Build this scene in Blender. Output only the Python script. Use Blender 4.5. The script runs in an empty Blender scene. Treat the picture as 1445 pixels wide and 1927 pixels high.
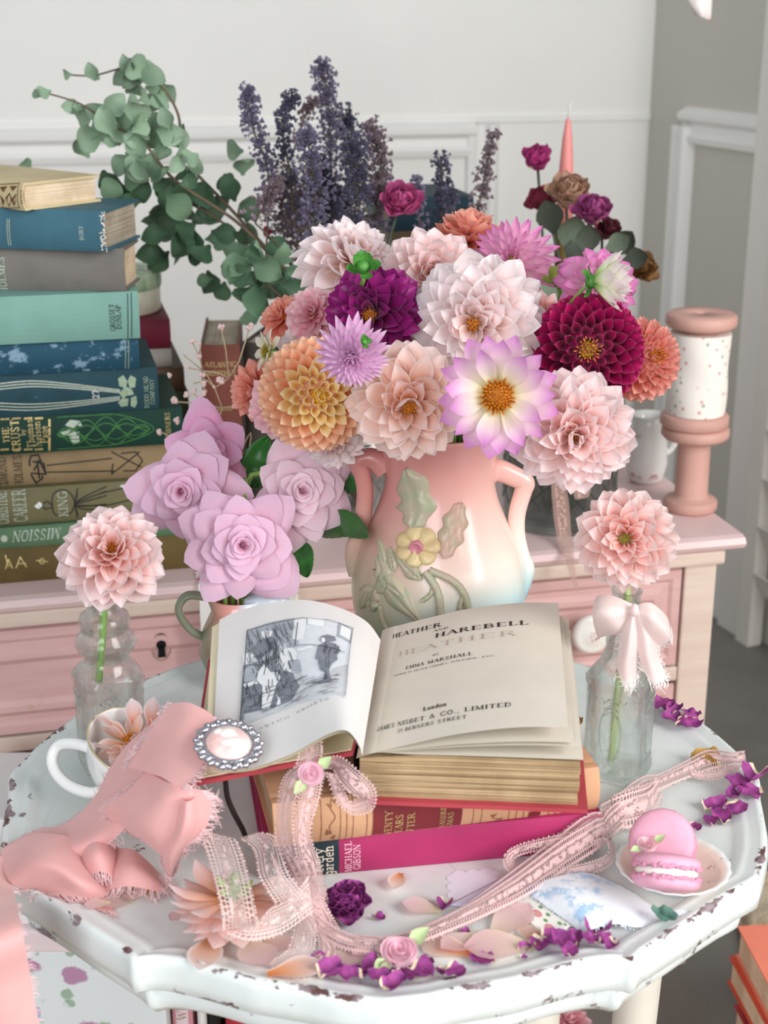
import bpy, bmesh, math, random
from math import sin, cos, pi, radians
from mathutils import Vector, Matrix, noise
V = Vector
rnd = random.Random(7)
sc = bpy.context.scene
COL = sc.collection

# ------------------------------------------------------------------ camera
F = 2783.0                      # focal length in pixels of the 1445x1927 frame
PIT = radians(19.0)
CH = 1.15                       # camera height
TZ = 0.62                       # table surface
cd = bpy.data.cameras.new('camera'); cam = bpy.data.objects.new('camera', cd); COL.objects.link(cam)
cam.location = (0, 0, CH); cam.rotation_euler = (radians(90) - PIT, 0, 0)
cd.sensor_fit = 'VERTICAL'; cd.sensor_height = 24; cd.sensor_width = 18
cd.lens = 24 * F / 1927
cd.clip_start = 0.02
cd.dof.use_dof = True; cd.dof.focus_distance = 1.12; cd.dof.aperture_fstop = 6.5
sc.camera = cam

# ------------------------------------------------------------------ light
w = bpy.data.worlds.new('world'); sc.world = w; w.use_nodes = True
bg = w.node_tree.nodes['Background']
bg.inputs[0].default_value = (0.90, 0.95, 1.0, 1); bg.inputs[1].default_value = 0.46
def area(name, loc, target, sx, sy, power, col):
    l = bpy.data.lights.new(name, 'AREA'); l.shape = 'RECTANGLE'; l.size = sx; l.size_y = sy
    l.energy = power; l.color = col
    o = bpy.data.objects.new(name, l); COL.objects.link(o); o.location = loc
    o.rotation_euler = (V(target) - V(loc)).to_track_quat('-Z', 'Y').to_euler()
    return o
area('window_light', (1.65, -0.35, 1.70), (0.0, 1.05, 0.75), 1.1, 1.4, 58, (1.0, 0.985, 0.97))
area('front_fill_light', (-0.6, -1.6, 1.55), (0.0, 1.1, 0.8), 1.2, 1.4, 46, (0.92, 0.96, 1.0))  # added fill with no window behind it, brightens what faces the camera
vs = sc.view_settings
vs.view_transform = 'Standard'; vs.look = 'None'; vs.exposure = 0.0; vs.gamma = 1.0; vs.use_curve_mapping = False

# ------------------------------------------------------------------ pixel helpers
CP, SP = cos(PIT), sin(PIT)
def ray(px, py):
    u = (px - 722.5) / F; v = -(py - 963.5) / F
    return V((u, CP + v * SP, -SP + v * CP))
def PZ(px, py, z):
    d = ray(px, py); return V((0, 0, CH)) + d * ((z - CH) / d.z)
def PY(px, py, Y):
    d = ray(px, py); return V((0, 0, CH)) + d * (Y / d.y)
def PT(px, py, h=0.0):          # point h above the table
    return PZ(px, py, TZ + h)
def mpp(p):
    return (p[1] * CP - (p[2] - CH) * SP) / F

# ------------------------------------------------------------------ materials
def lin(h):
    if not isinstance(h, str): return tuple(h[:3])
    h = h.lstrip('#'); out = []
    for i in (0, 2, 4):
        x = int(h[i:i+2], 16) / 255
        out.append(x / 12.92 if x <= 0.04045 else ((x + 0.055) / 1.055) ** 2.4)
    return tuple(out)
MATS = {}
class NT:
    def __init__(s, name):
        s.m = bpy.data.materials.new(name); s.m.use_nodes = True
        s.t = s.m.node_tree; s.t.nodes.clear()
        s.out = s.n('ShaderNodeOutputMaterial')
    def n(s, typ, **kw):
        nd = s.t.nodes.new(typ)
        for k, v in kw.items(): setattr(nd, k, v)
        return nd
    def l(s, a, b): s.t.links.new(a, b)
    def coord(s, which='Object'):
        return s.n('ShaderNodeTexCoord').outputs[which]
    def mapping(s, src, scale=(1, 1, 1), loc=(0, 0, 0)):
        m = s.n('ShaderNodeMapping'); s.l(src, m.inputs[0])
        m.inputs['Scale'].default_value = scale; m.inputs['Location'].default_value = loc
        return m.outputs[0]
    def noise(s, src, scale, detail=3, rough=0.55):
        t = s.n('ShaderNodeTexNoise'); s.l(src, t.inputs['Vector'])
        t.inputs['Scale'].default_value = scale; t.inputs['Detail'].default_value = detail
        t.inputs['Roughness'].default_value = rough
        return t.outputs['Fac']
    def vor(s, src, scale, feature='F1', out='Distance'):
        t = s.n('ShaderNodeTexVoronoi', feature=feature); s.l(src, t.inputs['Vector'])
        t.inputs['Scale'].default_value = scale
        return t.outputs[out]
    def ramp(s, src, stops, interp='LINEAR'):
        r = s.n('ShaderNodeValToRGB'); r.color_ramp.interpolation = interp
        e = r.color_ramp.elements
        while len(e) < len(stops): e.new(0.5)
        for el, (p, c) in zip(e, stops):
            el.position = p
            el.color = (*lin(c), 1) if not isinstance(c, (int, float)) else (c, c, c, 1)
        if src is not None: s.l(src, r.inputs[0])
        return r.outputs[0]
    def mix(s, fac, a, b, blend='MIX'):
        m = s.n('ShaderNodeMix', data_type='RGBA', blend_type=blend)
        for sock, v in ((m.inputs[0], fac), (m.inputs[6], a), (m.inputs[7], b)):
            if isinstance(v, (int, float)): sock.default_value = v
            elif isinstance(v, str) or isinstance(v, tuple): sock.default_value = (*lin(v), 1)
            else: s.l(v, sock)
        return m.outputs[2]
    def math(s, op, a, b=0.0, c=None):
        m = s.n('ShaderNodeMath', operation=op)
        for sock, v in zip(m.inputs, (a, b, c)):
            if v is None: continue
            if isinstance(v, (int, float)): sock.default_value = v
            else: s.l(v, sock)
        return m.outputs[0]
    def sep(s, src):
        n = s.n('ShaderNodeSeparateXYZ'); s.l(src, n.inputs[0]); return n.outputs
    def bsdf(s, col, rough=0.5, metal=0.0, spec=0.5, coat=0.0, trans=0.0, sss=0.0, sheen=0.0, ior=None):
        b = s.n('ShaderNodeBsdfPrincipled')
        if isinstance(col, (str, tuple)): b.inputs['Base Color'].default_value = (*lin(col), 1)
        else: s.l(col, b.inputs['Base Color'])
        if isinstance(rough, (int, float)): b.inputs['Roughness'].default_value = rough
        else: s.l(rough, b.inputs['Roughness'])
        b.inputs['Metallic'].default_value = metal
        b.inputs['Specular IOR Level'].default_value = spec
        b.inputs['Coat Weight'].default_value = coat
        b.inputs['Transmission Weight'].default_value = trans
        b.inputs['Sheen Weight'].default_value = sheen
        if ior: b.inputs['IOR'].default_value = ior
        return b
    def bump(s, b, h, strength=0.3, dist=0.001):
        n = s.n('ShaderNodeBump'); n.inputs['Strength'].default_value = strength; n.inputs['Distance'].default_value = dist
        s.l(h, n.inputs['Height']); s.l(n.outputs[0], b.inputs['Normal'])
    def done(s, shader):
        s.l(shader.outputs[0] if hasattr(shader, 'outputs') else shader, s.out.inputs[0]); return s.m

def M(name, col, rough=0.5, var=0.12, vscale=25, bump=0.0, bscale=300, metal=0.0, spec=0.4, coat=0.0, sheen=0.0, col2=None):
    """plain procedural material: two tones mixed by noise, with optional fine relief"""
    if name in MATS: return MATS[name]
    t = NT(name); co = t.coord(); c = lin(col)
    nz = t.noise(co, vscale)
    if col2: a, b = c, lin(col2)
    else: a = tuple(min(1, x * (1 + var)) for x in c); b = tuple(x * (1 - var) for x in c)
    f = t.ramp(nz, [(0.35, 0.0), (0.65, 1.0)])
    bs = t.bsdf(t.mix(f, a, b), rough, metal, spec, coat, sheen=sheen)
    if bump: t.bump(bs, t.noise(co, bscale, 2), bump)
    MATS[name] = t.done(bs); return MATS[name]

def petal_mat(name, stops, vein=0.08, transl=0.46, rough=0.5, edge=None, edge_w=0.75, rand=0.08):
    """petal colour along its length (UV v), optional edge tint across (UV u)"""
    if name in MATS: return MATS[name]
    t = NT(name); uv = t.n('ShaderNodeUVMap').outputs[0]; x, y, _ = t.sep(uv)
    col = t.ramp(y, stops)
    if edge:
        d = t.math('ABSOLUTE', t.math('SUBTRACT', x, 0.5))
        f = t.ramp(t.math('MULTIPLY', d, 2.0), [(edge_w, 0.0), (1.0, 1.0)])
        col = t.mix(f, col, edge)
    streak = t.noise(t.mapping(uv, (26, 2.2, 1)), 1.0, 3)
    col = t.mix(vein, col, t.ramp(streak, [(0.3, 0.25), (0.7, 1.0)]), 'MULTIPLY')
    oi = t.n('ShaderNodeObjectInfo').outputs['Random']
    v = t.math('MULTIPLY_ADD', oi, rand * 2, 1 - rand * 1.3)
    hs = t.n('ShaderNodeHueSaturation'); t.l(col, hs.inputs['Color']); t.l(v, hs.inputs['Value']); col = hs.outputs[0]
    b = t.bsdf(col, rough, spec=0.25, sheen=0.1)
    t.bump(b, streak, 0.15, 0.001)
    tr = t.n('ShaderNodeBsdfTranslucent'); t.l(col, tr.inputs[0])
    mx = t.n('ShaderNodeMixShader'); mx.inputs[0].default_value = transl
    t.l(b.outputs[0], mx.inputs[1]); t.l(tr.outputs[0], mx.inputs[2])
    MATS[name] = t.done(mx); return MATS[name]

def glass_mat(name, tint='#f8fdfc', amt=0.5, rough=0.02, bumpscale=0):
    if name in MATS: return MATS[name]
    t = NT(name)
    g = t.bsdf(tint, rough, spec=0.5, trans=1.0, ior=1.45)
    if bumpscale: t.bump(g, t.noise(t.coord(), bumpscale, 2), 0.2, 0.002)
    tr = t.n('ShaderNodeBsdfTransparent'); tr.inputs[0].default_value = (*lin(tint), 1)
    mx = t.n('ShaderNodeMixShader'); mx.inputs[0].default_value = amt
    t.l(tr.outputs[0], mx.inputs[1]); t.l(g.outputs[0], mx.inputs[2])
    MATS[name] = t.done(mx); return MATS[name]

# ------------------------------------------------------------------ objects
def wm(o):
    m = o.matrix_basis.copy()
    if o.parent: m = wm(o.parent) @ o.matrix_parent_inverse @ m
    return m
def obj(name, me, mat=None, parent=None, world=False, matrix=None, kind=None, label=None):
    o = bpy.data.objects.new(name, me); COL.objects.link(o)
    if mat is not None and len(me.materials) == 0: me.materials.append(mat)
    if parent is not None:
        o.parent = parent
        if world: o.matrix_parent_inverse = wm(parent).inverted()
    if matrix is not None: o.matrix_basis = matrix
    if kind: o['kind'] = kind
    if label: o['label'] = label
    return o
def thing(name, label, cat, loc=(0, 0, 0), rotz=0.0, group=None, rot=None):
    o = bpy.data.objects.new(name, None); COL.objects.link(o); o.empty_display_size = 0.02
    o.location = loc; o.rotation_euler = rot if rot is not None else (0, 0, rotz)
    o['label'] = label; o['category'] = cat
    if group: o['group'] = group
    return o
def single(name, me, mat, label, cat, group=None):
    """a thing that is one mesh: origin moved to its base"""
    xs = [v.co for v in me.vertices]
    c = V(((min(p.x for p in xs) + max(p.x for p in xs)) / 2, (min(p.y for p in xs) + max(p.y for p in xs)) / 2, min(p.z for p in xs)))
    me.transform(Matrix.Translation(-c))
    o = obj(name, me, mat); o.location = c; o['label'] = label; o['category'] = cat
    if group: o['group'] = group
    return o
def struct(name, me, mat):
    o = obj(name, me, mat); o['kind'] = 'structure'; return o

class MB:
    def __init__(s): s.v = []; s.f = []; s.uv = []; s.mi = []
    def add(s, vs, fs, uvs=None, mi=0):
        b = len(s.v); s.v += [tuple(p) for p in vs]
        s.uv += (uvs if uvs else [(0.5, 0.5)] * len(vs))
        s.f += [tuple(b + i for i in f) for f in fs]; s.mi += [mi] * len(fs); return s
    def grid(s, fn, nu, nv, closed=False, mi=0):
        vs = []; uv = []; nuu = nu if closed else nu + 1
        for j in range(nv + 1):
            for i in range(nuu):
                u, v = i / nu, j / nv
                vs.append(fn(u, v)); uv.append((u, v))
        fs = []
        for j in range(nv):
            for i in range(nu):
                a = j * nuu + i; b = j * nuu + (i + 1) % nuu
                fs.append((a, b, b + nuu, a + nuu))
        return s.add(vs, fs, uv, mi)
    def lathe(s, prof, n=32, sx=1, sy=1, c=(0, 0, 0), cap0=False, cap1=False, mi=0):
        m = len(prof)
        vs = []; uv = []
        for j, (r, z) in enumerate(prof):
            for i in range(n):
                a = 2 * pi * i / n
                vs.append((c[0] + r * cos(a) * sx, c[1] + r * sin(a) * sy, c[2] + z)); uv.append((i / n, j / (m - 1)))
        fs = [(j*n+i, j*n+(i+1) % n, (j+1)*n+(i+1) % n, (j+1)*n+i) for j in range(m-1) for i in range(n)]
        if cap0: fs.append(tuple(reversed(range(n))))
        if cap1: fs.append(tuple((m-1)*n+i for i in range(n)))
        return s.add(vs, fs, uv, mi)
    def tube(s, pts, r, n=6, cap=True, mi=0, flat=1.0):
        pts = [V(p) for p in pts]; m = len(pts)
        rs = r if isinstance(r, (list, tuple)) else [r] * m
        up = V((0, 0, 1)); vs = []; uv = []
        prev = None
        for j in range(m):
            d = (pts[min(j+1, m-1)] - pts[max(j-1, 0)])
            if d.length < 1e-9: d = V((0, 0, 1))
            d.normalize()
            if prev is None:
                a = d.cross(up) if abs(d.z) < 0.95 else d.cross(V((1, 0, 0)))
            else:
                a = prev - d * prev.dot(d)
                if a.length < 1e-6: a = d.cross(up)
            a.normalize(); b = d.cross(a); prev = a
            for i in range(n):
                t = 2 * pi * i / n
                vs.append(pts[j] + (a * cos(t) + b * sin(t) * flat) * rs[j]); uv.append((i / n, j / max(1, m-1)))
        fs = [(j*n+i, j*n+(i+1) % n, (j+1)*n+(i+1) % n, (j+1)*n+i) for j in range(m-1) for i in range(n)]
        if cap: fs += [tuple(reversed(range(n))), tuple((m-1)*n+i for i in range(n))]
        return s.add(vs, fs, uv, mi)
    def box(s, x0, x1, y0, y1, z0, z1, mi=0):
        vs = [(x, y, z) for z in (z0, z1) for y in (y0, y1) for x in (x0, x1)]
        return s.add(vs, [(0, 2, 3, 1), (4, 5, 7, 6), (0, 1, 5, 4), (2, 6, 7, 3), (0, 4, 6, 2), (1, 3, 7, 5)],
                     [((p[0]-x0)/(x1-x0 or 1), (p[2]-z0)/(z1-z0 or 1)) for p in vs], mi)
    def ball(s, c, r, n=6, m=4, sx=1, sy=1, sz=1, jit=0.0, mi=0):
        vs = []
        for j in range(m + 1):
            th = pi * j / m
            for i in range(n):
                a = 2 * pi * i / n; k = r * (1 + rnd.uniform(-jit, jit))
                vs.append((c[0] + k*sx*sin(th)*cos(a), c[1] + k*sy*sin(th)*sin(a), c[2] + k*sz*cos(th)))
        fs = [(j*n+i, (j+1)*n+i, (j+1)*n+(i+1) % n, j*n+(i+1) % n) for j in range(m) for i in range(n)]
        return s.add(vs, fs, None, mi)
    def mesh(s, name='mesh', smooth=True, mats=None, weld=False):
        me = bpy.data.meshes.new(name); me.from_pydata(s.v, [], s.f)
        uvl = me.uv_layers.new(name='UVMap')
        flat = []
        for l in me.loops: flat += s.uv[l.vertex_index]
        uvl.data.foreach_set('uv', flat)
        me.polygons.foreach_set('use_smooth', [smooth] * len(s.f))
        if any(s.mi): me.polygons.foreach_set('material_index', s.mi)
        if mats:
            for m in mats: me.materials.append(m)
        me.validate(); me.update(); return me

def bevel_box(x0, x1, y0, y1, z0, z1, bev=0.003, seg=2):
    bm = bmesh.new()
    vs = [bm.verts.new((x, y, z)) for z in (z0, z1) for y in (y0, y1) for x in (x0, x1)]
    for f in [(0, 2, 3, 1), (4, 5, 7, 6), (0, 1, 5, 4), (2, 6, 7, 3), (0, 4, 6, 2), (1, 3, 7, 5)]:
        bm.faces.new([vs[i] for i in f])
    bmesh.ops.bevel(bm, geom=bm.edges[:], offset=bev, segments=seg, profile=0.6, affect='EDGES')
    me = bpy.data.meshes.new('box'); bm.to_mesh(me); bm.free()
    return me
def crom(pts, n):
    """Catmull-Rom resample of a list of Vectors, n steps per span"""
    P = [V(p) for p in pts]; out = []
    for i in range(len(P) - 1):
        p0 = P[max(i-1, 0)]; p1 = P[i]; p2 = P[i+1]; p3 = P[min(i+2, len(P)-1)]
        for k in range(n):
            t = k / n
            out.append(0.5 * ((2*p1) + (p2-p0)*t + (2*p0-5*p1+4*p2-p3)*t*t + (3*p1-p0-3*p2+p3)*t**3))
    out.append(P[-1]); return out
def lerp(a, b, t): return a + (b - a) * t
def pw(x, tab):
    """piecewise linear"""
    if x <= tab[0][0]: return tab[0][1]
    for (a, b), (c, d) in zip(tab, tab[1:]):
        if x <= c: return b + (d - b) * (x - a) / (c - a)
    return tab[-1][1]
def slots(n, r):
    """n well spread places inside a round mouth of radius r"""
    return [(r * math.sqrt((i + .5) / n) * cos(i * 2.39996), r * math.sqrt((i + .5) / n) * sin(i * 2.39996)) for i in range(n)]
def take_slot(free, dx_, dy_, reach):
    """the free slot lying most towards (dx_, dy_)"""
    s_ = min(free, key=lambda q: (q[0] - dx_ * reach) ** 2 + (q[1] - dy_ * reach) ** 2); free.remove(s_); return s_
def frame(loc, axis, spin=0.0):
    """matrix whose +Z is axis"""
    q = V(axis).normalized().to_track_quat('Z', 'Y')
    return Matrix.Translation(V(loc)) @ q.to_matrix().to_4x4() @ Matrix.Rotation(spin, 4, 'Z')

# ------------------------------------------------------------------ stroke lettering (serif capitals and a few small letters)
_o = [(.4, 1), (.17, .88), (.07, .5), (.17, .12), (.4, 0), (.63, .12), (.73, .5), (.63, .88), (.4, 1)]
TH, TN = .15, .055
GL = {
 'A': (.86, [([(.05, 0), (.42, 1)], TN, 1, 0), ([(.42, 1), (.78, 0)], TH, 0, 1), ([(.18, .35), (.64, .35)], TN, 0, 0)]),
 'B': (.78, [([(.16, 0), (.16, 1)], TH, 1, 1), ([(.16, .98), (.45, .97), (.6, .87), (.6, .66), (.45, .54), (.16, .53)], .08, 0, 0), ([(.45, .53), (.66, .42), (.66, .12), (.45, .03), (.16, .02)], .1, 0, 0)]),
 'C': (.8, [([(.72, .78), (.58, .96), (.4, 1), (.16, .86), (.08, .5), (.16, .14), (.4, 0), (.6, .04), (.74, .22)], .1, 0, 0)]),
 'D': (.84, [([(.16, 0), (.16, 1)], TH, 1, 1), ([(.16, .98), (.42, .97), (.66, .84), (.74, .5), (.66, .16), (.42, .03), (.16, .02)], .1, 0, 0)]),
 'E': (.74, [([(.16, 0), (.16, 1)], TH, 1, 1), ([(.16, .97), (.62, .97), (.64, .76)], TN, 0, 0), ([(.16, .52), (.48, .52)], TN, 0, 0), ([(.16, .03), (.64, .03), (.67, .24)], TN, 0, 0)]),
 'F': (.7, [([(.16, 0), (.16, 1)], TH, 1, 1), ([(.16, .97), (.62, .97), (.64, .76)], TN, 0, 0), ([(.16, .52), (.48, .52)], TN, 0, 0)]),
 'G': (.86, [([(.72, .78), (.58, .96), (.4, 1), (.16, .86), (.08, .5), (.16, .14), (.4, 0), (.6, .04), (.72, .16)], .1, 0, 0), ([(.72, .02), (.72, .4)], TH, 0, 1)]),
 'H': (.9, [([(.16, 0), (.16, 1)], TH, 1, 1), ([(.72, 0), (.72, 1)], TH, 1, 1), ([(.16, .5), (.72, .5)], TN, 0, 0)]),
 'I': (.36, [([(.17, 0), (.17, 1)], TH, 1, 1)]),
 'J': (.55, [([(.38, 1), (.38, .2), (.27, .03), (.1, .08), (.08, .2)], .11, 1, 0)]),
 'K': (.82, [([(.16, 0), (.16, 1)], TH, 1, 1), ([(.18, .4), (.64, 1)], TN, 0, 1), ([(.34, .58), (.7, 0)], .12, 0, 1)]),
 'L': (.7, [([(.16, 0), (.16, 1)], TH, 1, 1), ([(.16, .03), (.6, .03), (.64, .28)], TN, 0, 0)]),
 'M': (1.02, [([(.12, 0), (.14, 1)], TN, 1, 0), ([(.14, 1), (.5, .05)], .13, 0, 0), ([(.5, .05), (.84, 1)], TN, 0, 0), ([(.86, 0), (.85, 1)], TH, 1, 0)]),
 'N': (.88, [([(.12, 0), (.12, 1)], TN, 1, 1), ([(.12, 1), (.72, 0)], .13, 0, 0), ([(.73, 0), (.73, 1)], TN, 0, 1)]),
 'O': (.82, [(_o, .11, 0, 0)]),
 'P': (.72, [([(.16, 0), (.16, 1)], TH, 1, 1), ([(.16, .98), (.46, .97), (.62, .85), (.62, .62), (.46, .5), (.16, .49)], .09, 0, 0)]),
 'R': (.82, [([(.16, 0), (.16, 1)], TH, 1, 1), ([(.16, .98), (.46, .97), (.6, .86), (.6, .64), (.46, .53), (.16, .52)], .09, 0, 0), ([(.42, .52), (.72, 0)], .12, 0, 1)]),
 'S': (.68, [([(.56, .8), (.46, .96), (.28, .98), (.12, .84), (.16, .64), (.46, .42), (.56, .22), (.46, .04), (.26, .02), (.1, .22)], .1, 0, 0)]),
 'T': (.78, [([(.38, 0), (.38, .98)], TH, 1, 0), ([(.07, .76), (.09, .97), (.67, .97), (.69, .76)], TN, 0, 0)]),
 'U': (.84, [([(.16, 1), (.16, .25), (.27, .05), (.45, .0), (.6, .06), (.69, .25), (.69, 1)], .09, 1, 1)]),
 'V': (.82, [([(.06, 1), (.42, 0)], TH, 1, 0), ([(.42, 0), (.76, 1)], TN, 0, 1)]),
 'W': (1.14, [([(.05, 1), (.34, 0)], TH, 1, 0), ([(.34, 0), (.56, .9)], TN, 0, 0), ([(.56, .9), (.8, 0)], TH, 0, 0), ([(.8, 0), (1.06, 1)], TN, 0, 1)]),
 'X': (.82, [([(.06, 1), (.72, 0)], TH, 1, 1), ([(.08, 0), (.7, 1)], TN, 1, 1)]),
 'Y': (.8, [([(.05, 1), (.4, .46), (.4, 0)], .11, 1, 1), ([(.4, .46), (.72, 1)], TN, 0, 1)]),
 '&': (.9, [([(.8, .02), (.28, .74), (.3, .95), (.46, .97), (.5, .78), (.14, .36), (.12, .12), (.3, .0), (.54, .06), (.78, .44)], .09, 0, 0)]),
 '1': (.5, [([(.26, 0), (.26, 1), (.1, .82)], .12, 1, 0)]),
 '2': (.66, [([(.1, .74), (.2, .95), (.4, .98), (.54, .8), (.48, .56), (.1, .04), (.56, .04), (.6, .2)], .09, 0, 0)]),
 '7': (.64, [([(.08, .78), (.1, .96), (.56, .96), (.28, 0)], .1, 0, 0)]),
 '.': (.3, [([(.1, .05), (.22, .05)], .12, 0, 0)]), ',': (.3, [([(.18, .1), (.1, -.16)], .1, 0, 0)]), "'": (.25, [([(.12, 1), (.1, .8)], .1, 0, 0)]),
 'a': (.56, [([(.1, .52), (.24, .62), (.4, .54), (.41, .04)], .1, 0, 0), ([(.4, .36), (.16, .3), (.08, .14), (.2, .0), (.4, .12)], .08, 0, 0)]),
 'b': (.6, [([(.12, 1), (.12, 0)], .11, 1, 0), ([(.12, .5), (.3, .64), (.48, .5), (.5, .3), (.4, .04), (.12, .03)], .09, 0, 0)]),
 'd': (.6, [([(.46, 1), (.46, 0)], .11, 1, 0), ([(.46, .5), (.28, .64), (.1, .5), (.08, .3), (.18, .04), (.46, .1)], .09, 0, 0)]),
 'e': (.54, [([(.08, .34), (.46, .34), (.42, .56), (.27, .64), (.12, .54), (.07, .3), (.14, .08), (.3, .0), (.46, .1)], .085, 0, 0)]),
 'g': (.56, [([(.46, .62), (.46, -.15), (.34, -.3), (.12, -.24)], .1, 0, 0), ([(.46, .5), (.26, .64), (.09, .5), (.09, .2), (.24, .06), (.46, .18)], .09, 0, 0)]),
 'h': (.62, [([(.12, 1), (.12, 0)], .1, 1, 1), ([(.12, .46), (.3, .62), (.46, .52), (.47, 0)], .1, 0, 1)]),
 'l': (.3, [([(.14, 1), (.14, 0)], .11, 1, 1)]),
 'm': (.92, [([(.12, .62), (.12, 0)], .1, 1, 1), ([(.12, .46), (.27, .62), (.42, .52), (.43, 0)], .1, 0, 1), ([(.43, .46), (.6, .62), (.76, .52), (.77, 0)], .1, 0, 1)]),
 'n': (.62, [([(.12, .62), (.12, 0)], .1, 1, 1), ([(.12, .46), (.3, .62), (.46, .52), (.47, 0)], .1, 0, 1)]),
 'o': (.58, [([(.28, .63), (.12, .54), (.07, .31), (.13, .08), (.28, 0), (.43, .08), (.49, .31), (.44, .54), (.28, .63)], .09, 0, 0)]),
 'r': (.46, [([(.12, .62), (.12, 0)], .1, 1, 1), ([(.12, .44), (.26, .62), (.4, .56)], .09, 0, 0)]),
 's': (.5, [([(.4, .5), (.24, .63), (.09, .5), (.2, .36), (.4, .22), (.38, .06), (.22, .0), (.07, .12)], .085, 0, 0)]),
 'v': (.54, [([(.04, .62), (.26, 0)], .1, 1, 0), ([(.26, 0), (.48, .62)], TN, 0, 1)]),
 'y': (.54, [([(.04, .62), (.27, .02)], .1, 1, 0), ([(.48, .62), (.22, -.2), (.06, -.26)], .07, 1, 0)]),
 ' ': (.42, []),
}
def strokes_quads(pts, wd):
    q = []
    for (x0, y0), (x1, y1) in zip(pts, pts[1:]):
        dx, dy = x1 - x0, y1 - y0; L = math.hypot(dx, dy) or 1
        nx, ny = -dy / L * wd / 2, dx / L * wd / 2; ex, ey = dx / L * wd * .2, dy / L * wd * .2
        q.append([(x0 - ex + nx, y0 - ey + ny), (x0 - ex - nx, y0 - ey - ny), (x1 + ex - nx, y1 + ey - ny), (x1 + ex + nx, y1 + ey + ny)])
    return q
def text_quads(s, size, xs=1.0, gap=0.06, italic=0.0, bold=1.0, serif=True):
    """quads of a line of lettering, centred on x, baseline y=0"""
    quads = []; x = 0
    for ch in s:
        adv, st = GL.get(ch, GL[' '])
        for pts, wd, s0, s1 in st:
            pts_ = [(lerp(a[0], c[0], k / m), lerp(a[1], c[1], k / m)) for a, c in zip(pts, pts[1:]) for m in [max(1, int(math.hypot(c[0] - a[0], c[1] - a[1]) / .22))] for k in range(m)] + [pts[-1]]
            qs = strokes_quads(pts_, wd * bold)
            if serif:
                for flag, p in ((s0, pts[0]), (s1, pts[-1])):
                    if flag:
                        y = p[1]; yy = min(max(y, .025), .975) if y in (0, 1) else y
                        qs += strokes_quads([(p[0] - .15, yy), (p[0] + .15, yy)], .055 * bold)
            for q in qs: quads.append([((a + x + italic * b) * size * xs, b * size) for a, b in q])
        x += adv + gap
    half = x * size * xs / 2
    return [[(a - half, b) for a, b in q] for q in quads], half * 2
def quads_mesh(quads, fn, name='lettering'):
    b = MB()
    for q in quads: b.add([fn(x, y) for x, y in q], [tuple(range(len(q)))])
    return b.mesh(name, smooth=False)
# ------------------------------------------------------------------ the room
DZ = 0.58                                        # dresser top
wallpaint = M('wall_paint', '#eeede8', 0.6, 0.02, 3)
trimpaint = M('trim_paint', '#eeede9', 0.45, 0.02, 6)
corner = PY(1212, 400, 3.05); corner.z = 0
wd = V((cos(radians(11)), sin(radians(11)), 0)); wn = V((sin(radians(11)), -cos(radians(11)), 0))   # along the back wall / into the room
def wallbox(name, o, ax, nx, x0, x1, d0, d1, z0, z1, mat, parent=None):
    b = MB(); p = lambda a, d, z: o + ax * a + nx * d + V((0, 0, z))
    vs = [p(a, d, z) for z in (z0, z1) for d in (d0, d1) for a in (x0, x1)]
    b.add(vs, [(0, 2, 3, 1), (4, 5, 7, 6), (0, 1, 5, 4), (2, 6, 7, 3), (0, 4, 6, 2), (1, 3, 7, 5)])
    me = b.mesh(name, smooth=False)
    if parent: return obj(name, me, mat, parent, world=True)
    return struct(name, me, mat)
fl = MB().grid(lambda u, v: V((lerp(-3.2, 2.6, u), lerp(-2.2, 3.6, v), 0)), 8, 8)
floor = struct('floor', fl.mesh('floor', False), M('floor_grey', '#74716c', 0.55, 0.10, 6, 0.1, 60))
wb = wallbox('wall_back', corner, wd, wn, -3.6, 0.05, -0.08, 0.0, 0, 2.6, wallpaint)
# panel moulding on the back wall: stepped rails and stile
def moulding(name, o, ax, nx, a0, a1, z_mid, vertical=False, a_mid=0, z0=0, z1=1):
    prof = [(-0.032, 0.0), (-0.03, 0.012), (-0.018, 0.016), (-0.01, 0.008), (0.004, 0.007), (0.014, 0.02), (0.024, 0.021), (0.032, 0.008), (0.036, 0.0)]
    b = MB()
    if not vertical:
        b.grid(lambda u, v: (lambda q: o + ax * lerp(a0, a1, u) + nx * q[1] + V((0, 0, z_mid + q[0])))(prof[min(len(prof)-1, int(round(v * (len(prof)-1))))]), 1, len(prof) - 1)
    else:
        b.grid(lambda u, v: (lambda q: o + ax * (a_mid + q[0]) + nx * q[1] + V((0, 0, lerp(z0, z1, u))))(prof[min(len(prof)-1, int(round(v * (len(prof)-1))))]), 1, len(prof) - 1)
    return b.mesh(name, smooth=False)
zr = 0.895
t1 = struct('trim_1', moulding('trim_1', corner, wd, wn, -3.5, -0.36, zr), trimpaint)
t2 = struct('trim_2', moulding('trim_2', corner, wd, wn, 0, 0, 0, True, -0.345, 0.12, zr + 0.03), trimpaint)
t3 = wallbox('trim_3', corner, wd, wn, -3.5, 0.0, 0.0, 0.006, zr + 0.034, zr + 0.046, trimpaint)
wallbox('baseboard_back', corner, wd, wn, -3.5, 0.0, 0.0, 0.018, 0, 0.12, trimpaint)
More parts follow.
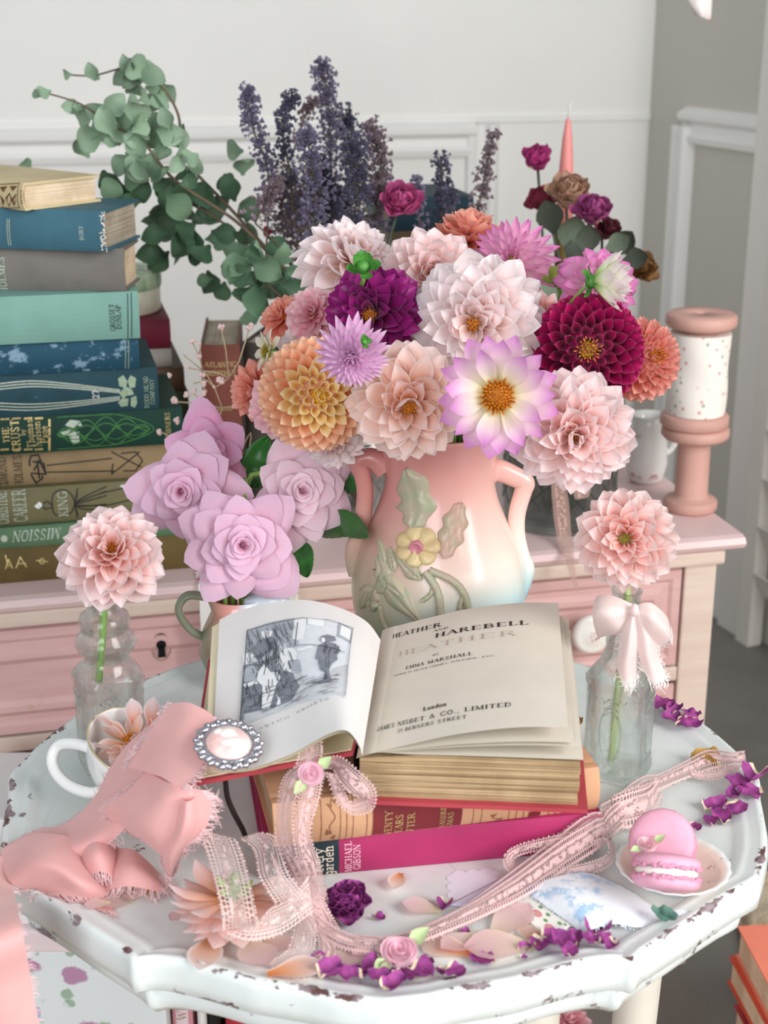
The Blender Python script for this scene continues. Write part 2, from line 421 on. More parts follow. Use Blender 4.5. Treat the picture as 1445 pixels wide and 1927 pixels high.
# right wall
f0 = PZ(1350, 1150, 0); f1 = PZ(1445, 1215, 0)
rd = (f1 - corner); rd.z = 0; rd.normalize(); rn = V((-rd.y, rd.x, 0));
if rn.x > 0: rn = -rn
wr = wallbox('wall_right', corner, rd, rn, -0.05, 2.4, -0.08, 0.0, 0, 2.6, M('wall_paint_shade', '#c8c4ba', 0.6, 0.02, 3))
def rw(px, py):                                   # pixel on the right wall -> (along, z)
    d = ray(px, py); o = V((0, 0, CH)); t = (corner - o).dot(rn) / d.dot(rn); p = o + d * t
    return (p - corner).dot(rd), p.z
a1, z1 = rw(1290, 236); a2, z2 = rw(1408, 252)
a_case, _ = rw(1404, 800)
struct('trim_4', moulding('trim_4', corner, rd, rn, a1, a_case, (z1 + z2) / 2), trimpaint)
struct('trim_5', moulding('trim_5', corner, rd, rn, 0, 0, 0, True, a1, 0.12, (z1 + z2) / 2), trimpaint)
wallbox('baseboard_right', corner, rd, rn, 0.0, a_case, 0.0, 0.016, 0, 0.11, trimpaint)
casing = wallbox('door_1', corner, rd, rn, a_case, a_case + 0.07, 0.0, 0.03, 0, 2.5, M('casing_paint', '#e6e0da', 0.45, 0.02, 5))
# louvred shutter leaf beside the casing
sh = thing('louvred_shutter', 'white louvred shutter leaf standing beside the door casing', 'shutter', corner + rd * (a_case + 0.075) + rn * 0.01, math.atan2(rd.y, rd.x))
shm = M('shutter_paint', '#dcd6ce', 0.5, 0.03, 8)
b = MB(); b.box(0, 0.04, -0.0, 0.03, 0, 2.2); obj('stile', b.mesh('stile', False), shm, sh).rotation_euler = (0, 0, 0)
b = MB(); b.box(0.36, 0.40, 0.0, 0.03, 0, 2.2); obj('stile', b.mesh('stile', False), shm, sh)
slat = MB(); slat.add([(0.04, 0.0, 0.0), (0.36, 0.0, 0.0), (0.36, 0.026, 0.05), (0.04, 0.026, 0.05), (0.04, 0.006, 0.0), (0.36, 0.006, 0.0), (0.36, 0.032, 0.05), (0.04, 0.032, 0.05)],
                    [(0, 1, 2, 3), (7, 6, 5, 4), (0, 4, 5, 1), (3, 2, 6, 7), (0, 3, 7, 4), (1, 5, 6, 2)])
slm = slat.mesh('slat', False)
for i in range(22):
    o = obj('slat', slm, shm, sh); o.location = (0, 0, 0.1 + i * 0.092)
if rn.dot(V((-rd.y, rd.x, 0))) < 0:
    sh.scale = (1, -1, 1)
# fluffy rug
rg = MB()
def rugf(u, v):
    x = lerp(-0.75, 0.78, u); k = min(1, max(0, (x - .43) / .05)); y = lerp(0.2, lerp(1.26 + .1 * u, 1.76 + .02 * sin(x * 40), k * k * (3 - 2 * k)), v)
    return V((x, y, 0.012 + 0.014 * noise.noise(V((x * 22, y * 22, 1))) + 0.006 * noise.noise(V((x * 70, y * 70, 4)))))
rg.grid(rugf, 120, 120)
rm = NT('rug_pile'); co = rm.coord(); cc = rm.mix(rm.ramp(rm.noise(co, 9, 3), [(0.42, 0.0), (0.6, 1.0)]), '#d8c7aa', '#a88c68')
rb = rm.bsdf(cc, 0.9, spec=0.1, sheen=0.4); rm.bump(rb, rm.noise(co, 220, 3), 0.8, 0.01)
single('rug', rg.mesh('rug'), rm.done(rb), 'cream and tan shaggy rug under the white table', 'rug')

# ------------------------------------------------------------------ pink dresser
dA = PZ(0, 1132, DZ); dB = PZ(1406, 1011, DZ)
dyaw = math.atan2(dB.y - dA.y, dB.x - dA.x)
dx = V((cos(dyaw), sin(dyaw), 0)); dn = V((-sin(dyaw), cos(dyaw), 0))
dres = thing('dresser', 'pink painted chest of drawers with cream strips behind the table', 'dresser', (dB.x, dB.y, 0), dyaw)
dM = Matrix.Translation((dB.x, dB.y, 0)) @ Matrix.Rotation(dyaw, 4, 'Z'); dMi = dM.inverted()
def dface(px, py, off=0.02):
    o = dMi @ V((0, 0, CH)); d = dMi.to_3x3() @ ray(px, py); t = (off - o.y) / d.y; p = o + d * t
    return p.x, p.z
def wornpaint(name, c, c2, chip='#c9a98f'):
    if name in MATS: return MATS[name]
    t = NT(name); co = t.coord(); base = t.mix(t.ramp(t.noise(t.mapping(co, (3, 3, 30)), 3, 3), [(0.35, 0.), (0.65, 1.)]), c, c2)
    f = t.ramp(t.noise(co, 38, 5, 0.7), [(0.70, 0.0), (0.73, 1.0)])
    bs = t.bsdf(t.mix(f, base, chip), 0.45, spec=0.4); t.bump(bs, t.noise(t.mapping(co, (4, 4, 60)), 6, 3), 0.12, 0.002)
    MATS[name] = t.done(bs); return MATS[name]
pinkp = wornpaint('pink_paint', '#dcb4b0', '#d3a8a5'); creamp = wornpaint('cream_paint', '#e0cdbf', '#d8c2b4', '#b79a84'); palep = wornpaint('pale_pink_paint', '#e9cfcd', '#e3c4c3')
DL = 1.35; DD = 0.5
# moulded top: pink board with rounded nose
b = MB(); prof = [(DD, DZ), (0.012, DZ), (0.004, DZ - 0.002), (0.0, DZ - 0.008), (0.004, DZ - 0.014), (0.012, DZ - 0.018), (DD, DZ - 0.018)]
b.grid(lambda u, v: V((lerp(-DL, 0, u), prof[int(round(v * 6))][0], prof[int(round(v * 6))][1])), 1, 6)
b.add([(0, y, z) for y, z in prof], [tuple(range(7))]); b.add([(-DL, y, z) for y, z in prof], [tuple(reversed(range(7)))])
obj('top_board', b.mesh('top_board', False), palep, dres)
xR, zc0 = dface(1290, 1064); xP, _ = dface(1351, 1045)
_, z_dt = dface(997, 1090); _, z_db = dface(1289, 1250); _, z_r1 = dface(1289, 1281)
obj('cornice', bevel_box(-DL + .01, xP + .006, 0.012, DD - .02, z_dt, DZ - 0.018, 0.004), creamp, dres)
obj('side_post', bevel_box(xR, xP, 0.02, 0.06, 0.0, z_dt, 0.003), creamp, dres)
obj('side_panel', bevel_box(xP - .02, xP, 0.06, DD - .02, 0.12, z_dt, 0.002), creamp, dres)
obj('carcass', bevel_box(-DL + .02, xP - .022, 0.045, DD - .02, 0.10, z_dt, 0.002), pinkp, dres)
def drawer(x0, x1, z0, z1):
    b = MB()
    rings = [(0.0, 0.024), (0.002, 0.018), (0.012, 0.018), (0.016, 0.021), (0.022, 0.021), (0.028, 0.016), (0.034, 0.016), (0.040, 0.020), (0.06, 0.020)]
    vs = []
    for i, y in rings: vs += [(x0 + i, y, z0 + i), (x1 - i, y, z0 + i), (x1 - i, y, z1 - i), (x0 + i, y, z1 - i)]
    fs = [(4*k+j, 4*k+(j+1) % 4, 4*k+4+(j+1) % 4, 4*k+4+j) for k in range(len(rings)-1) for j in range(4)]
    n = 4 * (len(rings) - 1); fs.append((n, n+1, n+2, n+3))
    b.add(vs, fs)
    return obj('drawer', b.mesh('drawer', False), pinkp, dres)
dw = drawer(-DL + .05, xR - .003, z_db, z_dt - .003)
rail = bevel_box(-DL + .03, xR, 0.022, 0.05, z_r1, z_db - .003, 0.003); obj('rail', rail, creamp, dres)
dw2 = drawer(-DL + .05, xR - .003, z_r1 - .130, z_r1 - .003)
obj('rail', bevel_box(-DL + .03, xR, 0.022, 0.05, z_r1 - .155, z_r1 - .133, 0.003), creamp, dres)
dw3 = drawer(-DL + .05, xR - .003, 0.108, z_r1 - .158)
obj('plinth', bevel_box(-DL + .02, xR, 0.02, 0.05, 0, 0.105, 0.003), creamp, dres)
# porcelain knobs with a painted rose
kx, kz = dface(1100, 1178, 0.01)
def knobm():
    t = NT('knob_porcelain'); co = t.coord(); x, y, z = t.sep(co)
    r = t.math('SQRT', t.math('ADD', t.math('POWER', x, 2.0), t.math('POWER', z, 2.0)))
    f = t.ramp(t.math('MULTIPLY', r, 100), [(0.45, 1.0), (0.75, 0.0)])
    c = t.mix(t.math('MULTIPLY', f, t.ramp(t.vor(co, 260), [(0.25, 1.0), (0.6, 0.0)])), '#f2efe8', '#c2577a')
    return t.done(t.bsdf(c, 0.15, spec=0.6, coat=0.5))
km = knobm()
for x, z, d in ((kx, kz, dw), (kx - 0.9, kz, dw), (kx, kz - .165, dw2)):
    b = MB(); b.lathe([(0.009, 0.0), (0.008, -0.012), (0.014, -0.016), (0.022, -0.020), (0.0235, -0.026), (0.020, -0.031), (0.017, -0.030), (0.010, -0.033), (0.0005, -0.034)], 28)
    me = b.mesh('knob'); me.transform(Matrix.Rotation(radians(-90), 4, 'X')); me.flip_normals()
    k = obj('knob', me, km, d); k.location = (x, 0.012, z)
hx, hz = dface(303, 1217, 0.0195)
b = MB(); b.lathe([(0.0125, 0), (0.0125, -0.002), (0.0, -0.0025)], 20, sx=0.8, sy=1.25); me = b.mesh('escutcheon'); me.transform(Matrix.Rotation(radians(90), 4, 'X'))
e = obj('escutcheon', me, M('old_brass', '#a89a72', 0.4, 0.2, 200, metal=0.7), dw); e.location = (hx, 0.018, hz)
b = MB(); b.lathe([(0.0001, -0.0035), (0.0052, -0.0035)], 16, c=(0, 0, 0)); b.add([(-0.0028, 0, -0.0036), (0.0028, 0, -0.0036), (0.0040, -0.0125, -0.0036), (-0.0040, -0.0125, -0.0036)], [(0, 1, 2, 3)])
b2 = MB(); b2.add([(x, -0.0, y + .004) for x, y, z in b.v[:32]], [tuple(16 + i for i in range(16))]); b2.add([(-0.003, 0, 0.004), (0.003, 0, 0.004), (0.0042, 0, -0.0105), (-0.0042, 0, -0.0105)], [(0, 1, 2, 3)])
kh = obj('keyhole', b2.mesh('keyhole', False), M('keyhole_black', '#0c0a09', 0.9, 0), e); kh.location = (0, -0.003, 0)

# ------------------------------------------------------------------ books
def cloth(name, c, var=0.14, wear=None, wearlo=0.62, scale=14, rough=0.62):
    """book cloth: mottled, fine weave, optional rubbed patches"""
    if name in MATS: return MATS[name]
    t = NT(name); co = t.coord(); L = lin(c)
    a = tuple(min(1, x * (1 + var)) for x in L); d = tuple(x * (1 - var) for x in L)
    col = t.mix(t.ramp(t.noise(co, scale, 4), [(0.35, 0.), (0.65, 1.)]), a, d)
    if wear: col = t.mix(t.ramp(t.noise(t.mapping(co, (1, 1, 1.6)), 46, 6, 0.72), [(wearlo, 0.), (wearlo + 0.05, 1.)]), col, wear)
    bs = t.bsdf(col, rough, spec=0.25)
    x, y, z = t.sep(co); wv = t.math('ADD', t.math('SINE', t.math('MULTIPLY', x, 5200)), t.math('SINE', t.math('MULTIPLY', z, 5200)))
    t.bump(bs, wv, 0.12, 0.0004); MATS[name] = t.done(bs); return MATS[name]
def pages(name, c, c2):
    """page-block edges: fine lines across the thickness"""
    if name in MATS: return MATS[name]
    t = NT(name); co = t.coord(); n = t.noise(t.mapping(co, (6, 6, 900)), 1.0, 2); m = t.noise(co, 40, 3)
    col = t.mix(t.ramp(n, [(0.35, 0.), (0.65, 1.)]), c, c2); col = t.mix(0.35, col, t.ramp(m, [(0.35, '#a89070'), (0.65, '#ffffff')]), 'MULTIPLY')
    bs = t.bsdf(col, 0.8, spec=0.1); t.bump(bs, n, 0.35, 0.001); MATS[name] = t.done(bs); return MATS[name]
PG = pages('old_pages', '#d9c6a8', '#b59f80'); PGL = pages('light_pages', '#ead9be', '#d5bd9c'); PGG = pages('grey_pages', '#c3b8a6', '#94897a')
class Book:
    """closed book; local: spine along -x..0 facing -y, bottom right front corner at the origin"""
    def __init__(s, label, L, W, T, mat, pg, matrix, bulge=0.004, board=0.0026, inset=0.003, group=None, name='book'):
        s.L, s.W, s.T, s.bulge = L, W, T, bulge
        s.M = matrix; s.Mi = matrix.inverted()
        s.root = thing(name, label, 'book', group=group); s.root.matrix_basis = matrix
        n = 10; out = [(W, 0.0), (0.012, 0.0), (0.008, 0.0006), (0.004, 0.0)] ; inn = [(W, board), (0.012, board), (0.008, board), (0.004, board)]
        for k in range(n + 1):
            z = T * k / n; out.append((s.yb(z), z))
            zi = min(max(z, board), T - board); inn.append((s.yb(z) + 0.0018, zi))
        out += [(0.004, T), (0.008, T - 0.0006), (0.012, T), (W, T)]; inn += [(0.004, T - board), (0.008, T - board), (0.012, T - board), (W, T - board)]
        m = len(out); b = MB()
        vs = [(x, y, z) for x in (-L, 0) for y, z in out] + [(x, y, z) for x in (-L, 0) for y, z in inn]
        fs = []
        for i in range(m - 1):
            fs += [(i, i+1, m+i+1, m+i), (2*m+i, 3*m+i, 3*m+i+1, 2*m+i+1), (i, 2*m+i, 2*m+i+1, i+1), (m+i, m+i+1, 3*m+i+1, 3*m+i)]
        for i in (0, m - 1): fs.append((i, m+i, 3*m+i, 2*m+i))
        b.add(vs, fs); me = b.mesh('cover', False)
        s.cover = obj('cover', me, mat, s.root)
        b = MB(); b.box(-L + inset, -inset, 0.002, W - 0.004, board, T - board)
        s.pages = obj('page_block', b.mesh('page_block', False), pg, s.root)
    def yb(s, z): return -s.bulge * (1 - (2 * z / s.T - 1) ** 2)
    def sp(s, x, z, up=0.0005): return V((x, s.yb(z) - up, z))
    def hit(s, px, py):
        o = s.Mi @ V((0, 0, CH)); d = s.Mi.to_3x3() @ ray(px, py); t = (-s.bulge * .7 - o.y) / d.y; p = o + d * t
        return p.x, min(max(p.z, 0.0005), s.T - 0.0005)
    def text(s, txt, px, py, h, rot, mat, up=0.0006, **kw):
        """h: letter height in pixels; rot: 0, 90 (reads upward) or 180"""
        x, z = s.hit(px, py); sz = h * mpp(s.M @ V((x, 0, z)))
        q, wdt = text_quads(txt, sz, **kw)
        lim = (s.T * 0.9 if rot == 90 else 9)
        k = min(1, lim / wdt)
        def fn(a, c):
            a *= k; c -= sz / 2
            if rot == 90: return s.sp(x - c, min(max(z + a, .0005), s.T - .0005), up)
            if rot == 180: return s.sp(x - a, z - c, up)
            return s.sp(x + a, z + c, up)
        return obj('lettering', quads_mesh(q, fn), mat, s.cover)
    def draw(s, lines, wpx, mat, name='spine_ornament', up=0.0005):
        """polylines in pixels stamped on the spine"""
        q = []
        for pl in lines:
            sub = [(lerp(a[0], c[0], i / 6), lerp(a[1], c[1], i / 6)) for a, c in zip(pl, pl[1:]) for i in range(6)] + [pl[-1]] if len(pl) < 6 else pl
            pts = [s.hit(*p) for p in sub]; k = mpp(s.M @ V((pts[0][0], 0, pts[0][1])))
            q += strokes_quads(pts, wpx * k)
        return obj(name, quads_mesh(q, lambda a, c: s.sp(a, min(max(c, 0), s.T), up), name), mat, s.cover)
    def fill(s, polys, mat, name='spine_ornament', up=0.0005):
        b = MB()
        for pl in polys:
            pts = [s.hit(*p) for p in pl]; b.add([s.sp(x, z, up) for x, z in pts], [tuple(range(len(pts)))])
        return obj(name, b.mesh(name, False), mat, s.cover)
def smooth2(pts, n=6):
    return [(p.x, p.y) for p in crom([V((a, b, 0)) for a, b in pts], n)]
gilt = M('gilt', '#cdb77c', 0.4, 0.2, 300, metal=0.3); silver = M('stamp_silver', '#b9c4b4', 0.5, 0.15, 300); palegreen = M('stamp_pale_green', '#9fb59a', 0.6, 0.15, 300)
black = M('stamp_black', '#23211f', 0.6, 0.2, 200); white = M('stamp_white', '#e4e6e2', 0.6, 0.1, 300); brown = M('stamp_brown', '#6b4a26', 0.6, 0.2, 300)
YS = PZ(30, 1095, DZ).y
bz = [PY(30, y, YS).z for y in (1095, 1030, 991, 923, 854.5, 785.5, 705.5, 646, 556, 474.5, 397, 344)]
bz[0] = DZ
def stackbook(i, pxr, label, mat, pg, L=0.2, W=0.135, yaw=None, depth=None, bulge=0.004, **kw):
    """i: level; pxr: pixel of the bottom right spine corner; depth: pixel of the far right bottom corner"""
    z0, z1 = bz[i] + 0.0003, bz[i + 1]
    c = PZ(pxr[0], pxr[1], z0)
    a = dyaw if yaw is None else yaw
    if depth:
        d = PZ(depth[0], depth[1], z0); v = d - c; a = math.atan2(v.y, v.x) - pi / 2; W = v.length
    return Book(label, L, W, z1 - z0, mat, pg, Matrix.Translation((c.x, c.y, z0)) @ Matrix.Rotation(a, 4, 'Z'), bulge, group='old books stacked on the dresser', **kw)
k0 = stackbook(0, (385, 1066), 'ochre brown cloth book at the very bottom of the tall stack', cloth('ochre_cloth', '#66552f'), PG, L=0.26, W=0.15)
k1 = stackbook(1, (335, 1007), 'thin green book with upside down silver title near the stack bottom', cloth('green_cloth', '#5f7d5e'), PG, L=0.23, W=0.15)
k2 = stackbook(2, (330, 965), 'olive book with white lettering and an onion plant ornament on its spine', cloth('olive_cloth', '#767050'), PG, L=0.23)
k3 = stackbook(3, (322, 893), 'tan book with black lettering and black art nouveau lines on its spine', cloth('tan_cloth', '#988160'), PG, L=0.23)
k4 = stackbook(4, (345, 834), 'dark green book with gilt title and interlaced knot ornament', cloth('dark_green_cloth', '#163a30', 0.2), PG, L=0.24, W=0.15)
k5 = stackbook(5, (299, 769), 'navy teal book with pale stems, leaf ornament and number 27', cloth('navy_teal_cloth', '#24454f', 0.2, '#5d8790', 0.70), PGG, L=0.22, W=0.14)
k6 = stackbook(6, (263, 693), 'bright blue book with rubbed pale patches under the plain teal one', cloth('blue_worn_cloth', '#1f4a5e', 0.2, '#7f9eb2', 0.555, 10), PGG, L=0.21, W=0.14)
k7 = stackbook(7, (264, 636), 'plain light teal book with small black publisher lettering', cloth('teal_cloth', '#7ba59a', 0.08), PGG, L=0.21, W=0.15)
k8 = stackbook(8, (238, 548), 'faded grey brown book with a worn spine and pale page ends', cloth('grey_cloth', '#75706a', 0.16, '#a09a90', 0.68), PGL, L=0.2, depth=(264, 527))
k9 = stackbook(9, (200, 474), 'bright blue thick book with frayed white corners and rough page ends', cloth('bright_blue_cloth', '#3c6473', 0.18), PGG, L=0.21, depth=(264, 447))
k10 = stackbook(10, (48, 397), 'small cream book with brown leaf ornament on top of the stack', cloth('cream_cloth', '#cdbb93', 0.1), PGL, L=0.17, depth=(190, 379), bulge=0.003)
# lettering and ornament on the spines
k0.draw([[(10, 1045), (16, 1065)], [(10, 1070), (16, 1052), (23, 1068)], [(30, 1068), (38, 1048), (50, 1066)], [(32, 1060), (48, 1059)]], 2.5, gilt, 'lettering')
k0.draw([smooth2([(80, 1050), (84, 1056), (78, 1060), (74, 1054), (80, 1050)]), [(68, 1054), (90, 1056)]], 2, gilt)
k1.text('MISSION', 70, 1006, 20, 180, silver, italic=0.25, xs=0.85)
q, _ = [], 0
k1.draw([[(8 + 6 * cos(a), 1013 + 6 * sin(a)), (8 - 6 * cos(a), 1013 - 6 * sin(a))] for a in (0, .8, 1.6, 2.4)], 3, silver)
k2.text('CAREER', 37, 952, 24, 90, silver, xs=0.95); k2.text('CHRISTINE', 4, 956, 20, 90, silver, xs=0.8)
k2.text('KING', 118, 948, 17, 90, silver, xs=0.95)
k2.draw([smooth2([(98, 950), (100, 930), (118, 922), (134, 930), (140, 948), (132, 966), (116, 972), (102, 966), (98, 950)]),
         smooth2([(98, 950), (88, 943), (80, 950), (86, 957), (98, 954)])] +
        [smooth2([(140, 948), (155, 948 + d * .5), (200, 940 + d)]) for d in (-24, -16, -8, 8, 18)] +
        [smooth2([(140, 946), (190, 928), (255, 915)]), smooth2([(140, 950), (200, 950), (262, 935)])] +
        [smooth2([(140, 948), (146, 948 + d)]) for d in (-28, -20, 20, 26)], 2.2, black)
k2.fill([[(64, 952), (74, 943), (82, 950), (72, 957)], [(225, 914), (240, 911), (232, 920)]], white)
k3.text('HOLMES', 34, 886, 15, 90, black, xs=0.9); k3.text('EDMUND', 5, 890, 15, 90, black, xs=0.9)
k3.draw([[(58, 858), (72, 856), (78, 870), (80, 900), (68, 910), (60, 896), (55, 870), (58, 858)], [(62, 868), (82, 872), (86, 892), (62, 890)], [(70, 866), (74, 900)],
         [(64, 884), (74, 866), (86, 890)]], 3.2, black)
k3.draw([[(88, 875), (210, 862)], [(88, 888), (214, 886)], [(210, 850), (265, 878)], [(210, 892), (262, 850)], [(228, 853), (255, 850), (268, 866), (255, 886), (232, 886)], [(212, 872), (210, 893)]], 2.4, black)
k4.text('THE', 11, 818, 12, 90, gilt, bold=1.2); k4.text('CRUST', 29, 820, 15, 90, gilt, bold=1.2); k4.text('by', 43, 813, 9, 90, gilt)
k4.text('Thomas', 56, 816, 13, 90, gilt); k4.text('Nelson', 70, 816, 13, 90, gilt); k4.text('Page', 83, 817, 13, 90, gilt)
k4.text('SCRIBNERS', 316, 806, 9, 90, gilt)
k4.draw([[(93, 786 + a), (93, 786 + a + 12)] for a in (4, 20, 36, 50)] + [[(x, 788.5), (x + 14, 787.5)] for x in (2, 24, 46, 66)] + [[(x, 846.5), (x + 14, 845.5)] for x in (2, 24, 46, 66)], 4, gilt, 'lettering')
def knotline(ph, amp):
    return [(lerp(108, 282, t / 40), lerp(817, 807, t / 40) + amp * sin(pi * min(1, t / 40 * 1.0)) ** .6 * sin(ph + t / 40 * 9.0)) for t in range(41)]
k4.draw([knotline(ph, a) for ph in (0, 2.1, 4.2) for a in (27, 16)] + [smooth2([(108, 786), (160, 783), (230, 782), (290, 806), (230, 834), (160, 842), (108, 846)])], 2.0, M('stamp_green', '#3f7a3f', 0.6, 0.2, 200))
k4.fill([[(122, 800), (132, 790), (150, 792), (156, 803), (146, 800), (140, 806)], [(112, 813), (130, 806), (150, 812), (140, 820), (120, 818)], [(130, 822), (148, 818), (150, 830), (138, 836)]], silver)
k5.text('27', 180, 741, 12, 90, white, bold=1.3)
k5.draw([smooth2([(0, 722 + d), (60, 717 + d), (130, 722 + d * .8), (225, 733 + d * .5)]) for d in (0, 5, 10)] +
        [smooth2([(0, 758 + d), (60, 760 + d), (130, 756 + d * .8), (225, 746 + d * .5)]) for d in (0, 6, 12)], 2.2, silver)
k5.fill([[(225, 738), (236, 726), (248, 732), (252, 742), (240, 744)], [(222, 712), (232, 706), (240, 718), (236, 730), (224, 726)], [(240, 716), (246, 706), (256, 712), (254, 728), (244, 730)],
         [(222, 758), (230, 748), (242, 750), (240, 764), (228, 766)], [(246, 748), (256, 744), (258, 758), (254, 768), (246, 764)], [(224, 740), (232, 732), (240, 742), (232, 750)]], palegreen)
k5.text('DODD MEAD', 275, 738, 8, 90, palegreen); k5.text('COMPANY', 286, 737, 8, 90, palegreen)
k7.text('GROSSET', 211, 597, 9, 90, black, bold=1.2); k7.text('DUNLAP', 223, 596, 9, 90, black, bold=1.2); k7.text('&', 217, 597, 4, 90, black)
k7.draw([[(240, 553), (241, 637)], [(247, 552), (248, 636)]], 1.5, black)
k6.draw([[(236, 641), (236, 696)], [(242, 641), (242, 695)]], 1.2, palegreen)
k8.text('HOLMES', 4, 518, 14, 90, silver)
k9.draw([[(14, 412), (16, 462)], [(18, 412), (20, 462)]], 1.2, silver); k9.text('BURT', 154, 438, 8, 90, silver)
k10.text('REMUS', 42, 370, 6, 90, brown, bold=1.3)
k10.draw([[(0, 347), (34, 345)], [(0, 393), (36, 391)], [(34, 345), (35, 391)]], 1.6, brown)
k10.fill([[(16, 390), (12, 372), (20, 362), (24, 374)], [(4, 388), (2, 366), (10, 378)], [(26, 388), (22, 376), (32, 364), (31, 380)], [(0, 352), (14, 350), (8, 362)], [(18, 350), (32, 350), (25, 360)]], brown)
# frayed white corners of the blue book
b = MB()
for i in range(90):
    z = rnd.uniform(0, k9.T); y = k9.yb(z) - 0.0004; b.ball((rnd.uniform(-0.004, 0.0008), y + rnd.uniform(-.0004, .002), z), rnd.uniform(.0005, .0012), 5, 3)
obj('frayed_edge', b.mesh('frayed_edge'), M('frayed_cloth', '#dcd8ce', 0.9, 0.1, 300), k9.cover, kind='stuff')

# smaller stack behind, upright books, dark stack at the back
def plainbook(label, c, pxr, z0, T, L, W, mat, pg=PG, yaw=None, up=False, group=None):
    Mx = Matrix.Translation(c) @ Matrix.Rotation(dyaw if yaw is None else yaw, 4, 'Z')
    if up: Mx = Mx @ Matrix.Translation((0, 0, L)) @ Matrix.Rotation(radians(-90), 4, 'Y')
    return Book(label, L, W, T, mat, pg, Mx, group=group)
Y2 = 1.645
zz = [DZ] + [PY(340, y, Y2).z for y in (790, 735, 690, 650, 597)]
hid = [('black book at the bottom of the low stack behind', '#1d2220', 362), ('brown leather book in the low stack behind the tall one', '#5a4634', 350),
       ('pale grey book under the dark red one behind', '#a6a29b', 326), ('dark red cloth book in the low stack behind the tall one', '#6d1f33', 324)]
edges = [zz[0], zz[1], zz[2], zz[4] - (zz[4] - zz[3]), zz[4]]
nb = [(DZ, PY(340, 800, Y2).z), (PY(340, 800, Y2).z, PY(340, 735, Y2).z), (PY(340, 735, Y2).z, PY(330, 690, Y2).z), (PY(330, 690, Y2).z, PY(330, 655, Y2).z), (PY(330, 655, Y2).z, PY(330, 600, Y2).z)]
lab = [('thick black book at the bottom of the low stack behind', '#1d2220', 366), ('olive green book in the low stack behind the tall one', '#49583f', 352), ('brown leather book in the low stack behind the tall one', '#5a4634', 346),
       ('pale grey book under the dark red one behind', '#a6a29b', 324), ('dark red cloth book on the low stack behind', '#6d1f33', 324)]
for (z0, z1), (lb, hx_, px_) in zip(nb, lab):
    c = PY(px_, 700, Y2); c.z = z0 + .0002
    plainbook(lb, c, 0, z0, z1 - z0 - .0004, 0.19, 0.14, cloth('cl_' + hx_[1:], hx_, 0.2, '#8a7a66', 0.72), PGG, group='low stack of books behind the tall stack')
c = PY(289, 570, Y2 + .0); c.z = nb[-1][1]
tn = thing('storage_tin', 'small pale green and cream tin on the dark red book', 'tin', (c.x - 0.05, c.y + .05, c.z))
b = MB(); b.lathe([(0.001, 0), (0.048, 0), (0.05, 0.002), (0.05, 0.028), (0.048, 0.030)], 32); obj('body', b.mesh('body'), M('tin_cream', '#d8d6c2', 0.4, 0.1, 40), tn)
b = MB(); b.lathe([(0.051, 0.028), (0.052, 0.03), (0.052, 0.046), (0.05, 0.048), (0.001, 0.048)], 32); obj('lid', b.mesh('lid'), M('tin_green', '#6f9673', 0.45, 0.3, 60, col2='#c9d3b8'), tn)
Y3 = 1.60
c0 = PY(455, 790, Y3); c0.z = DZ + .0003
H3 = PY(420, 648, Y3).z - DZ
ub = plainbook('brown upright book with gilt title behind the pink roses', V((c0.x, c0.y, DZ + .0003)), 0, 0, 70 * mpp(c0), H3, 0.15, cloth('brown_leather', '#6a3b31', 0.2, '#8a5a48', 0.66), PGG, yaw=radians(4), up=True, group='upright books behind the roses')
def uptext(bk, txt, px, py, h):
    x, z = bk.hit(px, py); sz = h * 0.0006; q, wdt = text_quads(txt, sz); k = min(1, bk.T * .85 / wdt)
    obj('lettering', quads_mesh(q, lambda a, c: bk.sp(x + c, bk.T / 2 - a * k, .0006)), gilt, bk.cover)
for tx, py, h in (('ATLANTIC', 690, 9), ('MONTHLY', 706, 9), ('BOSTON', 772, 7)): uptext(ub, tx, 420, py, h)
c1 = PY(486, 790, Y3 + .03)
plainbook('dark grey upright book leaning beside the brown one', V((c1.x + .012, c1.y, DZ + .0003)), 0, 0, 0.028, H3 - .005, 0.14, cloth('charcoal_cloth', '#3c3833', 0.2), PGG, yaw=radians(-12), up=True, group='upright books behind the roses')
Y4 = 1.80
ztop = PY(820, 368, Y4).z; nb4 = 9; hh = (ztop - DZ) / nb4
dk = ['#3b3327', '#27303a', '#4c3c2a', '#2b2b2e', '#40382c', '#22343c', '#4a3b2c', '#4a3c28', '#16323f']
dl = ['brown', 'charcoal', 'tan brown', 'black', 'umber', 'slate', 'chestnut', 'mustard brown', 'deep blue']
for i in range(nb4):
    c = PY(900 - (i % 3) * 6, 500, Y4); c.z = DZ + i * hh + .0002
    plainbook('%s cloth book in the tall dark stack behind the bouquet' % dl[i], c, 0, 0, hh - .0004, 0.105, 0.13, cloth('dk%d' % i, dk[i], 0.2), PGG, group='dark books stacked behind the bouquet')
